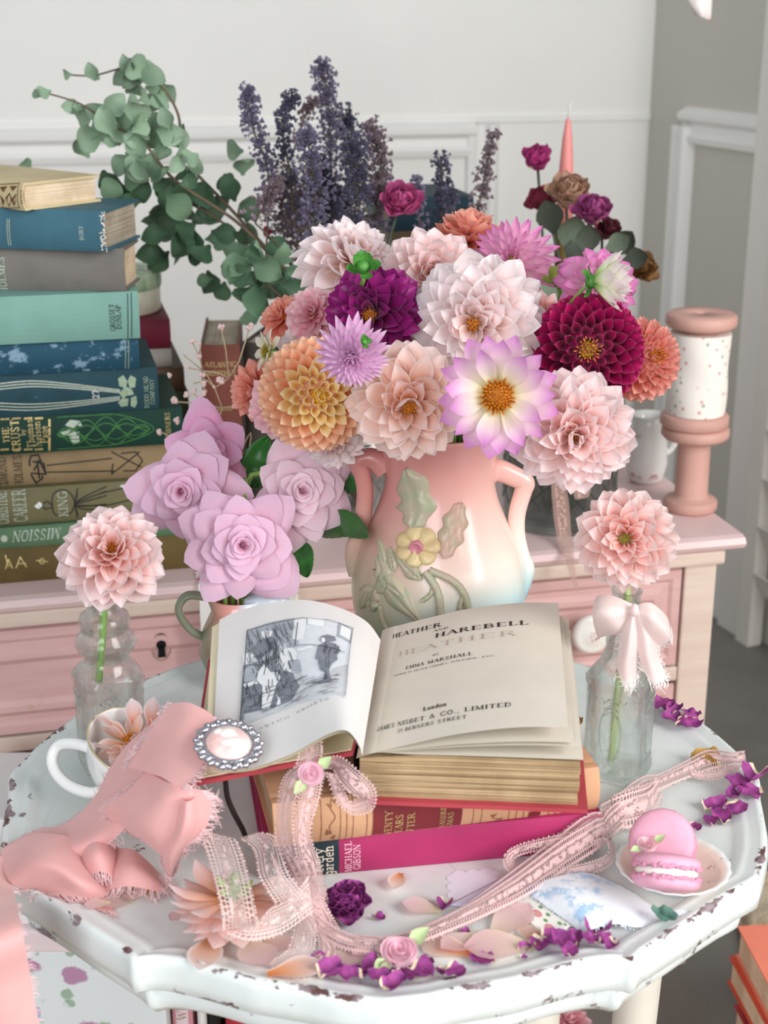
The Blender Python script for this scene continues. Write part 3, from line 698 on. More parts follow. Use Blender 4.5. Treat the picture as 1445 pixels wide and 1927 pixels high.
# ------------------------------------------------------------------ scalloped white table
rimz = TZ + 0.007
half = [(722, 1887), (640, 1878), (579, 1864), (473, 1846), (380, 1819), (320, 1806), (285, 1802), (262, 1804), (250, 1809), (232, 1790), (196, 1768), (150, 1739), (97, 1702), (50, 1672), (24, 1658), (12, 1650),
        (4, 1625), (-2, 1595), (-1, 1562), (6, 1524), (13, 1490), (12, 1468), (16, 1451), (34, 1434), (62, 1405), (99, 1373), (147, 1338), (200, 1308), (250, 1284), (300, 1264), (345, 1248), (420, 1228), (520, 1209), (620, 1198), (722, 1194)]
lp = [PZ(x, y, rimz) for x, y in half]
outl = lp + [V((-p.x, p.y, p.z)) for p in reversed(lp[1:-1])]
def resample(pts, n):
    L = [0]; P = pts + [pts[0]]
    for a, b_ in zip(P, P[1:]): L.append(L[-1] + (b_ - a).length)
    out = []; j = 0
    for i in range(n):
        d = L[-1] * i / n
        while L[j + 1] < d: j += 1
        out.append(P[j].lerp(P[j+1], (d - L[j]) / (L[j+1] - L[j])))
    return out
TN_ = 320; outl = resample(outl, TN_)
tc = V((0, sum(p.y for p in outl) / TN_, 0))
def chipmat():
    t = NT('distressed_white'); co = t.coord('Object'); att = t.n('ShaderNodeAttribute', attribute_name='wear').outputs['Fac']
    base = t.mix(t.ramp(t.noise(co, 11, 4), [(0.35, 0.), (0.7, 1.)]), '#e4e9e8', '#d5dbd7')
    grime = t.ramp(t.noise(co, 130, 5, 0.7), [(0.68, 0.), (0.75, 1.)])
    base = t.mix(t.math('MULTIPLY', grime, 0.35), base, '#8b8878')
    crack = t.ramp(t.vor(t.mapping(co, (1, 1, 1)), 14, 'DISTANCE_TO_EDGE'), [(0.0, 1.), (0.012, 0.)])
    base = t.mix(t.math('MULTIPLY', crack, t.ramp(t.noise(co, 8), [(0.58, 0.), (0.70, 0.25)])), base, '#8b877e')
    n = t.noise(t.mapping(co, (1, 1, 1.5)), 34, 6, 0.68)
    th = t.math('ADD', n, t.math('MULTIPLY', att, 0.20))
    chip = t.ramp(th, [(0.70, 0.), (0.715, 1.)])
    col = t.mix(chip, base, t.mix(t.ramp(t.noise(co, 90), [(0.4, 0.), (0.6, 1.)]), '#5d3c38', '#96888c'))
    bs = t.bsdf(col, t.ramp(chip, [(0, 0.30), (1, 0.75)]), spec=0.4)
    t.bump(bs, t.math('SUBTRACT', t.noise(co, 60, 3), t.math('MULTIPLY', chip, 0.6)), 0.25, 0.0012); return t.done(bs)
tabm = chipmat()
table = thing('side_table', 'white distressed side table with scalloped rim holding the bouquet', 'table', (tc.x, tc.y, 0))
def ring_mesh(rings, capin=True, name='table_top'):
    """rings: (inward metres, z, wear)"""
    b = MB(); wear = []
    for d, z, wr_ in rings:
        for p in outl:
            v = V((p.x - tc.x, p.y - tc.y, 0)); r = v.length; v *= (r - d) / r
            b.v.append((v.x, v.y, z)); b.uv.append((0, 0)); wear.append(wr_)
    for k in range(len(rings) - 1):
        for i in range(TN_):
            j = (i + 1) % TN_; b.f.append((k*TN_+i, k*TN_+j, (k+1)*TN_+j, (k+1)*TN_+i)); b.mi.append(0)
    if capin: b.f.append(tuple((len(rings)-1)*TN_+i for i in range(TN_))); b.mi.append(0)
    me = b.mesh(name); a = me.attributes.new('wear', 'FLOAT', 'POINT'); a.data.foreach_set('value', wear)
    return me
obj('table_top', ring_mesh([(0.045, TZ - 0.018, 0), (0.004, TZ - 0.018, .3), (0.001, TZ - 0.016, .55), (0.0, TZ - 0.008, 0), (0.0, TZ + 0.001, .1), (0.001, TZ + 0.005, .7), (0.003, TZ + 0.007, 1), (0.006, TZ + 0.0066, .6), (0.010, TZ + 0.0042, 0.1),
    (0.014, TZ + 0.0045, 0.3), (0.017, TZ + 0.0042, .3), (0.022, TZ + 0.0008, 0.1), (0.025, TZ, .35), (0.03, TZ, 0), (0.06, TZ, 0), (0.12, TZ, 0), (0.2, TZ, 0)]), tabm, table)
obj('apron', ring_mesh([(0.06, TZ - 0.045, 0), (0.018, TZ - 0.040, .2), (0.012, TZ - 0.034, .5), (0.011, TZ - 0.019, 0), (0.03, TZ - 0.018, 0)], False, 'apron'), tabm, table)
_or = sorted((math.atan2(p.y - tc.y, p.x - tc.x), math.hypot(p.x - tc.x, p.y - tc.y)) for p in outl)
_or = [(_or[-1][0] - 2 * pi, _or[-1][1])] + _or + [(_or[0][0] + 2 * pi, _or[0][1])]
import bisect
def tab_h(x, y):
    """height of the table surface (flat well and moulded rim), None outside the outline"""
    a = math.atan2(y - tc.y, x - tc.x); k = min(max(bisect.bisect(_or, (a, 0)), 1), len(_or) - 1); (a0, r0), (a1, r1) = _or[k-1], _or[k]
    d = r0 + (r1 - r0) * (a - a0) / ((a1 - a0) or 1) - math.hypot(x - tc.x, y - tc.y)
    if d < 0: return None
    return TZ + pw(d, [(0, .001), (.001, .005), (.003, .007), (.006, .0066), (.010, .0042), (.014, .0045), (.017, .0042), (.022, .0008), (.025, 0)])
def on_table(x, y, r):
    """height at which a small flat thing of radius r comes to rest"""
    return max([tab_h(x + r * cos(a), y + r * sin(a)) or TZ for a in (0, 1.57, 3.14, 4.71)] + [tab_h(x, y) or TZ])
def settle(p, gap=.0004):
    """lift a point of a draped thing out of the table top and of the closed books lying on it"""
    p = V(p); h = tab_h(p.x, p.y)
    if h is not None and TZ - .018 < p.z < h + gap: p.z = h + gap
    for bk in BOOKS_ON_TABLE:
        q = bk.Mi @ p; m = .0016
        if -bk.L - m < q.x < m and -bk.bulge - m < q.y < .09 and -m < q.z < bk.T + m:
            if q.x > -.008 and q.y > .006: q.x = m            # round the near end of the book
            else: q.y = min(q.y, -bk.bulge - m)              # otherwise in front of the spine
            p = bk.M @ q
    return p
BOOKS_ON_TABLE = []
legm = M('leg_paint', '#dcd6ca', 0.45, 0.06, 20)
def tleg(x, y):
    b = MB(); x -= tc.x; y -= tc.y; sgn = 1 if x > 0 else -1
    b.tube(crom([(x, y, TZ - .02), (x, y, .45), (x * .98, y, .25), (x * 1.02, y * 1.02, .08), (x * 1.1, y * 1.1, 0.022)], 5), [.021 - .008 * i / 20 for i in range(21)], 12)
    me = b.mesh('leg'); a = me.attributes.new('wear', 'FLOAT', 'POINT'); return obj('leg', me, legm, table)
for x, y in ((.205, 1.0), (-.075, 1.06), (.10, .84), (-.05, .80)): tleg(x, y)
b = MB(); b.tube(crom([V((.10 - tc.x, .84 - tc.y, .30)), V((0, 0, .34)), V((-.075, 1.06 - tc.y, .30))], 6), .009, 8); obj('stretcher', b.mesh('stretcher'), legm, table)
b = MB(); b.tube(crom([V((-.05 - tc.x, .80 - tc.y, .30)), V((0, 0, .34)), V((.205, 1.0 - tc.y, .30))], 6), .009, 8); obj('stretcher', b.mesh('stretcher'), legm, table)

# ------------------------------------------------------------------ books under the open one
def tbook(label, c, e, W, T, mat, pg, z0, L=None, yaw=None, **kw):
    """c, e: pixels of the right and left bottom front corners at height z0"""
    C0 = PZ(*c, z0); E0 = PZ(*e, z0); v = C0 - E0
    return Book(label, L or v.length, W, T, mat, pg, Matrix.Translation(C0) @ Matrix.Rotation(math.atan2(v.y, v.x) if yaw is None else yaw, 4, 'Z'), group='books stacked under the open book', **kw)
mag = cloth('magenta_cloth', '#a62f5f', 0.07, rough=0.5)
mg = tbook('magenta cloth garden book with a dark title block lying on the table', (1128, 1598), (500, 1656), 0.17, 0.0275, mag, PGL, TZ + .0003, bulge=0.0025)
zp = TZ + 0.0282
pch = cloth('peach_cloth', '#cfa07c', 0.08, rough=0.6)
pe = tbook('peach cloth book with a maroon title panel under the open book', (1122, 1522), (514, 1594), 0.14, 0.031, pch, PG, zp, bulge=0.005)
BOOKS_ON_TABLE += [mg, pe]
dkp = M('title_block_dark', '#1d3038', 0.5, 0.1, 100); mar = cloth('maroon_panel', '#7c2f33', 0.1)
cream_ink = M('cream_ink', '#f1e3cf', 0.5, 0.05, 200)
def block(bk, x0p, x1p, yp, mat, up=0.0004):
    xa = bk.hit(x0p, yp)[0]; xb = bk.hit(x1p, yp)[0]; b = MB()
    b.grid(lambda u, v: bk.sp(lerp(xa, xb, u), lerp(0.0006, bk.T - .0006, v), up), 1, 10); return obj('title_panel', b.mesh('title_panel'), mat, bk.cover)
block(mg, 500, 638, 1630, dkp)
mg.text('every', 598, 1618, 20, 90, cream_ink, up=.0009, xs=.9); mg.text('garden', 617, 1619, 20, 90, cream_ink, up=.0009, xs=.9)
mg.text('MICHAEL', 655, 1612, 13, 90, M('pink_ink', '#f4c4d2', .5, .05), xs=.9); mg.text('GIBSON', 671, 1612, 13, 90, MATS['pink_ink'], xs=.9)
block(pe, 701, 868, 1560, mar)
pe.text('TWENTY', 730, 1556, 14, 90, gilt, up=.0009); pe.text('YEARS', 750, 1554, 14, 90, gilt, up=.0009); pe.text('AFTER', 772, 1552, 14, 90, gilt, up=.0009)
pe.text('ALEXANDRE', 832, 1548, 10, 90, gilt, up=.0009); pe.text('DUMAS', 846, 1546, 11, 90, gilt, up=.0009)
linem = M('spine_line', '#8d5a3c', .6, .1); 
pe.draw([[(x, 1470), (x, 1600)] for x in (560, 572, 585, 604, 640, 652, 664, 690, 890, 906, 958, 972, 986, 1034, 1046, 1060, 1078, 1094)], 1.4, linem)
pe.draw([smooth2([(626, 1505), (622, 1520), (630, 1535), (620, 1552), (624, 1570)]), smooth2([(935, 1530), (928, 1540), (940, 1545), (932, 1555)])], 1.6, linem)
pe.fill([[(626, 1510), (634, 1500), (632, 1514)], [(622, 1522), (614, 1514), (626, 1516)], [(624, 1568), (614, 1558), (612, 1572)], [(622, 1580), (632, 1570), (630, 1584)], [(928, 1540), (922, 1534), (934, 1532)], [(938, 1546), (948, 1540), (944, 1550)]], linem)
pe.fill([[(996, 1528), (1018, 1526), (1018, 1538), (996, 1541)]], mar)

# ------------------------------------------------------------------ open book
zo = zp + 0.0318                                    # its right half rests on the peach book
ob = thing('open_book', 'old red book lying open showing an engraving and title page', 'book', PZ(690, 1400, zo))
redc = cloth('red_cloth', '#a84048', 0.15, '#d98b86', 0.66); paper = M('old_paper', '#e0d8ca', 0.75, 0.05, 12, 0.1, 500, spec=0.15); paperl = M('plate_paper', '#e0dddb', 0.7, 0.03, 12, 0.08, 500, spec=0.15)
creamp2 = M('endpaper', '#e6dcbc', 0.75, 0.06, 14, spec=0.15)
bh = 0.033                                          # page block height
# corners of the right board (bottom) and block
Rn_l = PZ(694, 1514, zo); Rn_r = PZ(1106, 1531, zo); 
ex = (Rn_r - Rn_l).normalized(); ey = V((-ex.y, ex.x, 0)); RW = (Rn_r - Rn_l).length
RL = 0.205                                          # page height (depth away from the camera)
R = lambda a, d, z: Rn_l + ex * a + ey * d + V((0, 0, z))
def hexa(P0, w, l, h, inset=0.0):
    return [R(inset, inset, P0), R(w - inset, inset, P0), R(w - inset, l - inset, P0), R(inset, l - inset, P0)]
def slab(name, q0, q1, mat, parent, sub=None, bev=None):
    b = MB(); b.add(list(q0) + list(q1), [(3, 2, 1, 0), (4, 5, 6, 7), (0, 1, 5, 4), (1, 2, 6, 5), (2, 3, 7, 6), (3, 0, 4, 7)]); me = b.mesh(name, False)
    return obj(name, me, mat, parent, world=True)
slab('back_cover', hexa(0, RW, RL, 0), hexa(0.0028, RW, RL, 0), redc, ob)
# page block with slightly bowed front, stacked gatherings
n = 7; pgb = pages('block_pages', '#c9b08a', '#94795a')
for i in range(n):
    z0 = 0.0028 + (bh - .0028) * i / n; z1 = 0.0028 + (bh - .0028) * (i + 1) / n - .0002
    j = rnd.uniform(0, 0.0014); jx = rnd.uniform(0, .0016)
    sag = lambda a: 0.003 * math.exp(-(a / 0.02) ** 2)
    b = MB()
    def edge(u, zq):                                # u along width
        a = lerp(0.0 if True else 0, RW - .005 - jx, u); return a
    m = 12; vs = []
    for zq in (z0, z1):
        for side in (0.004 + j, RL - .004 - j):
            for k in range(m + 1):
                a = lerp(-0.006, RW - .005 - jx, k / m); dz = (0.0 if zq < .004 else (0.0035 * math.exp(-((a + .006) / 0.02) ** 2) * (zq / bh)) * -1)
                vs.append(R(a, side, zq + dz))
    w1 = m + 1; fs = []
    for k in range(m):
        fs += [(k, k+1, 2*w1+k+1, 2*w1+k), (w1+k+1, w1+k, 3*w1+k, 3*w1+k+1), (2*w1+k, 2*w1+k+1, 3*w1+k+1, 3*w1+k), (k+1, k, w1+k, w1+k+1)]
    fs += [(m, w1+m, 3*w1+m, 2*w1+m), (0, 2*w1, 3*w1, w1)]
    b.add(vs, fs); obj('gathering', b.mesh('gathering', False), pgb, ob, world=True)
def leaf(edge_near, edge_far, name, mat, parent=ob, nu=28, nv=8, up=0.0):
    """paper leaf lofted between two edge curves (lists of points)"""
    A = crom(edge_near, 8); B = crom(edge_far, 8)
    def at(L, u):
        f = u * (len(L) - 1); i = min(int(f), len(L) - 2); return L[i].lerp(L[i+1], f - i)
    fn = lambda u, v: at(A, u).lerp(at(B, u), v)
    b = MB(); b.grid(fn, nu, nv); o = obj(name, b.mesh(name), mat, parent, world=True)
    def surf(u, v, d=0.0004):
        p = fn(u, v); a = fn(min(1, u + .01), v) - fn(max(0, u - .01), v); c = fn(u, min(1, v + .01)) - fn(u, max(0, v - .01))
        nn = a.cross(c).normalized()
        if nn.z < 0: nn = -nn
        return p + nn * d
    return o, surf
# flat top page of the block, two fanned leaves, and the raised title page
gx = -0.008
def rpage(rise, wid, name, gut=0.0, near=0.004, far=None):
    zt = bh + .0006
    prof = [(gx, zt - .004), (0.004, zt + 0.0005), (wid * .2, zt + rise * .30), (wid * .45, zt + rise * .68), (wid * .75, zt + rise * .95), (wid, zt + rise)]
    fd = RL - .004 if far is None else far
    return leaf([R(a, near, z) for a, z in prof], [R(a, fd, z) for a, z in prof], name, paper)
rpage(0.001, RW - .004, 'page'); rpage(0.010, RW - .006, 'page')
rpage(0.0125, RW - .010, 'page'); _, rs = rpage(0.0225, RW - .014, 'title_page')
ink = M('print_ink', '#2b2622', 0.7, 0.1, 200); ghost = M('ghost_ink', '#b8a79f', 0.75, 0.05, 200)
pw_, ph_ = RW - .014, RL - .008
def rtext(txt, uc, vc, size, mat=ink, xs=1.5, gap=.12, maxw=None, bold=1.0, rot=0.0):
    q, wdt = text_quads(txt, size, xs=xs, gap=gap, bold=bold); k = 1 if not maxw else min(1.0, maxw / wdt) if wdt > maxw else maxw / wdt
    obj('lettering', quads_mesh(q, lambda a, c: rs(min(max(uc + (a * k) / pw_, 0), 1), min(max(vc + (c + rot * a) / ph_, 0), 1))), mat, ob, world=True)
# title page lines (u across, v from near edge to far edge)
rtext('HEATHER', 0.33, 0.885, 0.0072, xs=1.7, maxw=pw_ * .33, bold=1.15)
rtext('AND', 0.49, 0.848, 0.0034, xs=1.8, maxw=pw_ * .075)
rtext('HAREBELL', 0.66, 0.79, 0.0072, xs=1.7, maxw=pw_ * .39, bold=1.15)
rtext('HEATHER', 0.53, 0.70, 0.0085, ghost, xs=2.0, maxw=pw_ * .56, bold=0.5)
rtext('BY', 0.48, 0.632, 0.003, maxw=pw_ * .03)
rtext('EMMA MARSHALL', 0.48, 0.575, 0.005, xs=1.7, maxw=pw_ * .32, bold=1.1)
rtext('AUTHOR OF SILVER CHIMES, DAFFODIL, ETC.', 0.48, 0.54, 0.0022, xs=1.6, maxw=pw_ * .48)
rtext('London', 0.50, 0.212, 0.0052, xs=1.2, maxw=pw_ * .10, bold=1.7)
rtext('JAMES NISBET & CO., LIMITED', 0.48, 0.145, 0.0056, xs=1.7, maxw=pw_ * .60, bold=1.1)
rtext('21 BERNERS STREET', 0.48, 0.098, 0.0045, xs=1.6, maxw=pw_ * .30, bold=1.1)
# gutter / spine and left board
G = Rn_l
spc = [PZ(665, 1412, zo + .026), PZ(718, 1207, zo + .026)]
Lh = 0.052
lb = [PZ(356, 1474, TZ + .085), PZ(664, 1414, TZ + .0915), PZ(712, 1212, TZ + .0915), PZ(392, 1240, TZ + .085)]
slab('front_cover', [p - V((0, 0, .003)) for p in lb], lb, redc, ob)
ins = [lb[0].lerp(lb[2], .02), lb[1].lerp(lb[3], .01), lb[2].lerp(lb[0], .02), lb[3].lerp(lb[1], .02)]
slab('endpaper', [p + V((0, 0, .0002)) for p in ins], [p + V((0, 0, .0008)) for p in ins], creamp2, ob)
b = MB(); b.grid(lambda u, v: [lb[1] - V((0, 0, .002)), Rn_l + V((-.010, 0, .012)), R(0, 0, .001)][int(round(u * 2))].lerp([lb[2] - V((0, 0, .002)), R(-.010, RL, .012), R(0, RL, .001)][int(round(u * 2))], v), 2, 1)
obj('spine', b.mesh('spine'), M('dark_spine', '#5e3b34', .8, .2), ob, world=True)
# second left leaf under the plate page
z0 = TZ
nearE = [PZ(398, 1452, TZ + .087), PZ(470, 1446, TZ + .094), PZ(550, 1418, TZ + .104), PZ(612, 1384, TZ + .116), PZ(648, 1374, TZ + .120), PZ(668, 1390, TZ + .113), PZ(682, 1417, TZ + .101)]
farE = [PZ(413, 1166, TZ + .118), PZ(450, 1149, TZ + .124), PZ(510, 1134, TZ + .132), PZ(575, 1129, TZ + .136), PZ(640, 1144, TZ + .131), PZ(690, 1170, TZ + .121), PZ(716, 1204, TZ + .104)]
nE2 = [p + V((0.0, 0.004, -.004)) for p in nearE]; fE2 = [p + V((-.006, 0.0, -.005)) for p in farE]
leaf([PZ(384, 1455, TZ + .0872)] + nE2[1:], [PZ(399, 1180, TZ + .112)] + fE2[1:], 'page', creamp2)
_, ls = leaf(nearE, farE, 'plate_page', paperl, nu=40, nv=14)
# engraving: traced on the page in (u across, v near->far)
def ltrace(px, py):
    """pixel -> (u, v) on the plate page by search"""
    best = None
    lo_u, hi_u, lo_v, hi_v = 0, 1, 0, 1
    for it in range(5):
        best = (9e9, 0, 0); 
        for i in range(13):
            for j in range(13):
                u = lerp(lo_u, hi_u, i / 12); v = lerp(lo_v, hi_v, j / 12); p = ls(u, v, 0); a = p.y * CP - (p.z - CH) * SP
                X = 722.5 + F * p.x / a; Yp = 963.5 - F * (p.y * SP + (p.z - CH) * CP) / a
                d = (X - px) ** 2 + (Yp - py) ** 2
                if d < best[0]: best = (d, u, v)
        su, sv = (hi_u - lo_u) / 9, (hi_v - lo_v) / 9
        lo_u, hi_u = max(0, best[1] - su), min(1, best[1] + su); lo_v, hi_v = max(0, best[2] - sv), min(1, best[2] + sv)
    return best[1], best[2]
def hatch(name, c, c2, sc_=3300, ang=0.6):
    t = NT(name); co = t.coord(); x, y, z = t.sep(co)
    s1 = t.math('SINE', t.math('ADD', t.math('MULTIPLY', x, sc_), t.math('MULTIPLY', t.math('ADD', y, z), sc_ * ang)))
    f = t.math('MULTIPLY', t.ramp(s1, [(0.3, 0.), (0.8, 1.)]), t.ramp(t.noise(co, 160, 4), [(0.3, 0.2), (0.7, 1.)]))
    MATS[name] = t.done(t.bsdf(t.mix(f, c, c2), 0.75, spec=0.15)); return MATS[name]
e_bg = hatch('engraving_pale', '#dfe3e8', '#aeb4bc'); e_mid = hatch('engraving_mid', '#b4b9c1', '#70757e', 3600, -0.7); e_dk = hatch('engraving_dark', '#8d929c', '#2c2f37', 3800, 0.4); e_lt = hatch('engraving_light', '#eceeef', '#ccd0d6', 5200, 0.2); e_fl = hatch('engraving_floor', '#d3d6da', '#878d96', 3400, 2.5)
eng = obj('engraving', bpy.data.meshes.new('engraving'), None, ob, world=True)
O3 = (340, 1120); S3 = 380 / 1445
def ep(poly, mat, up):
    uv = [ltrace(O3[0] + x * S3, O3[1] + y * S3) for x, y in poly]
    # triangulate finely enough to follow the page: fan around the centroid with subdivision
    cu = sum(p[0] for p in uv) / len(uv); cv = sum(p[1] for p in uv) / len(uv); b = MB(); m = len(uv); rings = 4
    vs = [(cu, cv)]
    for k in range(1, rings + 1):
        for u, v in uv: vs.append((lerp(cu, u, k / rings), lerp(cv, v, k / rings)))
    fs = [(0, 1 + i, 1 + (i + 1) % m) for i in range(m)]
    for k in range(rings - 1):
        for i in range(m): fs.append((1+k*m+i, 1+(k+1)*m+i, 1+(k+1)*m+(i+1) % m, 1+k*m+(i+1) % m))
    b.add([ls(u, v, up) for u, v in vs], fs); return obj('engraving_area', b.mesh('engraving_area'), mat, eng, world=True)
frame_px = [(480, 255), (620, 205), (760, 175), (900, 160), (1030, 165), (1140, 195), (1228, 240), (1215, 400), (1195, 600), (1172, 735), (1000, 745), (850, 775), (700, 840), (560, 890), (425, 940), (440, 700), (460, 450)]
ep(frame_px, e_bg, .0004)
ep([(480, 255), (620, 205), (760, 175), (815, 170), (800, 320), (700, 380), (600, 420), (470, 420)], e_mid, .0006)       # left wall in shade
ep([(815, 175), (905, 162), (880, 320), (800, 330)], e_lt, .0007)
ep([(425, 930), (440, 760), (700, 620), (860, 540), (1190, 500), (1190, 640), (1172, 735), (1000, 745), (850, 775), (700, 840), (560, 890)], e_fl, .0006)
ep([(905, 165), (1030, 170), (1025, 235), (910, 215)], e_lt, .0008); ep([(1130, 200), (1222, 245), (1212, 350), (1118, 300)], e_mid, .0007); ep([(1145, 220), (1215, 255), (1206, 330), (1136, 290)], e_lt, .0009)
# standing woman
ep([(530, 380), (560, 330), (610, 310), (660, 305), (692, 330), (690, 400), (680, 470), (690, 540), (640, 560), (600, 520), (560, 470), (520, 440)], e_dk, .0009)
ep([(585, 300), (580, 270), (610, 250), (650, 250), (664, 270), (650, 300), (615, 325)], e_lt, .0010); ep([(582, 268), (610, 245), (655, 248), (665, 265), (620, 262)], e_mid, .0012)
ep([(600, 440), (660, 400), (690, 400), (640, 460), (560, 490)], e_mid, .0011)
# girl reaching
ep([(705, 440), (740, 395), (800, 380), (840, 410), (830, 470), (870, 560), (790, 560), (720, 530), (730, 480)], e_lt, .0010); ep([(760, 370), (775, 335), (820, 322), (848, 340), (835, 375), (790, 385)], e_mid, .0011)
ep([(830, 395), (940, 365), (950, 380), (840, 410)], e_lt, .0011); ep([(780, 470), (850, 470), (868, 560), (800, 555)], e_mid, .0011)
# boy in dark clothes
ep([(985, 370), (1030, 345), (1090, 350), (1130, 375), (1140, 410), (1115, 435), (1120, 470), (1080, 500), (1000, 480), (965, 460)], e_dk, .0010); ep([(985, 480), (1085, 490), (1060, 545), (1080, 625), (1020, 625), (1040, 560), (1000, 540)], e_dk, .0010)
ep([(1000, 330), (1008, 300), (1050, 292), (1100, 305), (1110, 335), (1060, 345)], e_dk, .0011); ep([(1005, 315), (1030, 318), (1035, 345), (1010, 345)], e_lt, .0012); ep([(930, 635), (1020, 610), (1070, 630), (1000, 645)], e_dk, .0009)
# seated group, blanket and wheel on the left
ep([(450, 510), (540, 490), (600, 520), (700, 540), (800, 560), (855, 660), (800, 760), (700, 800), (580, 830), (430, 860), (440, 650)], e_dk, .0009)
ep([(560, 560), (600, 500), (650, 560), (700, 560), (720, 600), (690, 650), (640, 820), (585, 825), (590, 660), (550, 620)], e_lt, .0012); ep([(445, 650), (540, 620), (560, 640), (470, 670)], e_lt, .0012)
ep([(440, 560), (500, 510), (560, 520), (550, 620), (460, 630)], e_mid, .0011); ep([(700, 640), (780, 590), (850, 650), (790, 730), (720, 720)], e_dk, .0013); ep([(450, 440), (500, 410), (530, 440), (480, 500), (450, 490)], e_lt, .0011)
ep([(430, 920), (440, 830), (470, 760), (485, 770), (460, 840), (450, 920)], e_dk, .0012); ep([(690, 720), (720, 760), (720, 790), (690, 800), (700, 760)], e_lt, .0013)
cn4 = [ltrace(O3[0] + x * S3, O3[1] + y * S3) for x, y in ((480, 262), (1226, 246), (1172, 732), (428, 930))]
def est(s_, t_): return (lerp(lerp(cn4[0][0], cn4[1][0], s_), lerp(cn4[3][0], cn4[2][0], s_), t_), lerp(lerp(cn4[0][1], cn4[1][1], s_), lerp(cn4[3][1], cn4[2][1], s_), t_))
qr = random.Random(9); b = MB()
def eline(a, c, wl):
    n_ = 4; P = [est(lerp(a[0], c[0], i / n_), lerp(a[1], c[1], i / n_)) for i in range(n_ + 1)]
    for (u0_, v0_), (u1_, v1_) in zip(P, P[1:]):
        L_ = math.hypot(u1_ - u0_, v1_ - v0_) or 1; nx_, ny_ = -(v1_ - v0_) / L_ * wl, (u1_ - u0_) / L_ * wl
        b.add([ls(min(1, max(0, u_)), min(1, max(0, v_)), .0015) for u_, v_ in ((u0_ + nx_, v0_ + ny_), (u0_ - nx_, v0_ - ny_), (u1_ - nx_, v1_ - ny_), (u1_ + nx_, v1_ + ny_))], [(0, 1, 2, 3)])
for i in range(70): x = qr.uniform(0, .42); y = qr.uniform(0, .4); eline((x, y), (min(.46, x + qr.uniform(.02, .05)), y + qr.uniform(.06, .16)), .0011)          # wall shading
for i in range(60): x = qr.uniform(.02, .85); y = qr.uniform(.72, .98); eline((x, y), (x + qr.uniform(.06, .14), y - qr.uniform(.0, .03)), .0012)          # floor
for i in range(40): x = qr.uniform(.0, .42); y = qr.uniform(.45, .85); eline((x, y), (x + qr.uniform(-.03, .04), y + qr.uniform(.05, .11)), .0015)
for i in range(16): x = qr.uniform(.18, .33); y = qr.uniform(.2, .4); eline((x, y), (x + qr.uniform(-.01, .02), y + qr.uniform(.08, .16)), .0015)
for i in range(14): x = qr.uniform(.72, .86); y = qr.uniform(.3, .6); eline((x, y), (x + qr.uniform(-.03, .02), y + qr.uniform(.05, .12)), .0014)
for a, c in (((0, 0), (1, 0)), ((1, 0), (1, 1)), ((0, 0), (0, 1)), ((.46, .05), (.44, .34)), ((.46, .34), (.95, .42))): eline(a, c, .0018)
obj('engraving_lines', b.mesh('engraving_lines', False), M('engraving_ink', '#474a52', .75, .1, 200), eng, world=True, kind='stuff')
cap, wdt = text_quads('to the  Like like a picture, he said. How do we do it', 0.0028, xs=1.1)
u0, v0 = ltrace(O3[0] + 560 * S3, O3[1] + 965 * S3); u1, v1 = ltrace(O3[0] + 1080 * S3, O3[1] + 745 * S3)
obj('caption', quads_mesh(cap, lambda a, c: ls(lerp(u0, u1, a / wdt + .5), lerp(v0, v1, a / wdt + .5) + c / .2, .0005)), M('caption_ink', '#6b6a6c', .7, .05), ob, world=True)
# ------------------------------------------------------------------ pottery vase with relief flowers
VX, VY = 0.0445, 1.125
vprof_px = [(1262, 62), (1252, 88), (1225, 112), (1190, 140), (1160, 155), (1120, 163), (1085, 164), (1050, 158), (1010, 144), (970, 124), (930, 108), (895, 101), (860, 103), (825, 114), (795, 128)]
vk = mpp((VX, VY, TZ + .1))
vp = []
for y, r in vprof_px:
    z = PY(815, y, VY).z; vp.append((r * vk, z))
zb = vp[0][1]; vp = [(r, TZ + .0004 + (z - zb)) for r, z in vp]
vprof = []
for i in range(len(vp) - 1):
    for k in range(4):
        a, b_ = vp[i], vp[i+1]
        p0 = vp[max(0, i-1)]; p3 = vp[min(len(vp)-1, i+2)]; t = k / 4
        vprof.append(tuple(0.5 * (2*a[q] + (b_[q]-p0[q])*t + (2*p0[q]-5*a[q]+4*b_[q]-p3[q])*t*t + (3*a[q]-p0[q]-3*b_[q]+p3[q])*t**3) for q in (0, 1)))
vprof.append(vp[-1])
def vrad(z): return pw(z, [(q, r) for r, q in vprof])
vase = thing('flower_vase', 'pink cream and blue pottery vase with relief flowers and two handles', 'vase', (VX, VY, TZ + .0004))
VB = V((VX, VY, TZ + .0004)); zlo, zhi = vprof[0][1], vprof[-1][1]
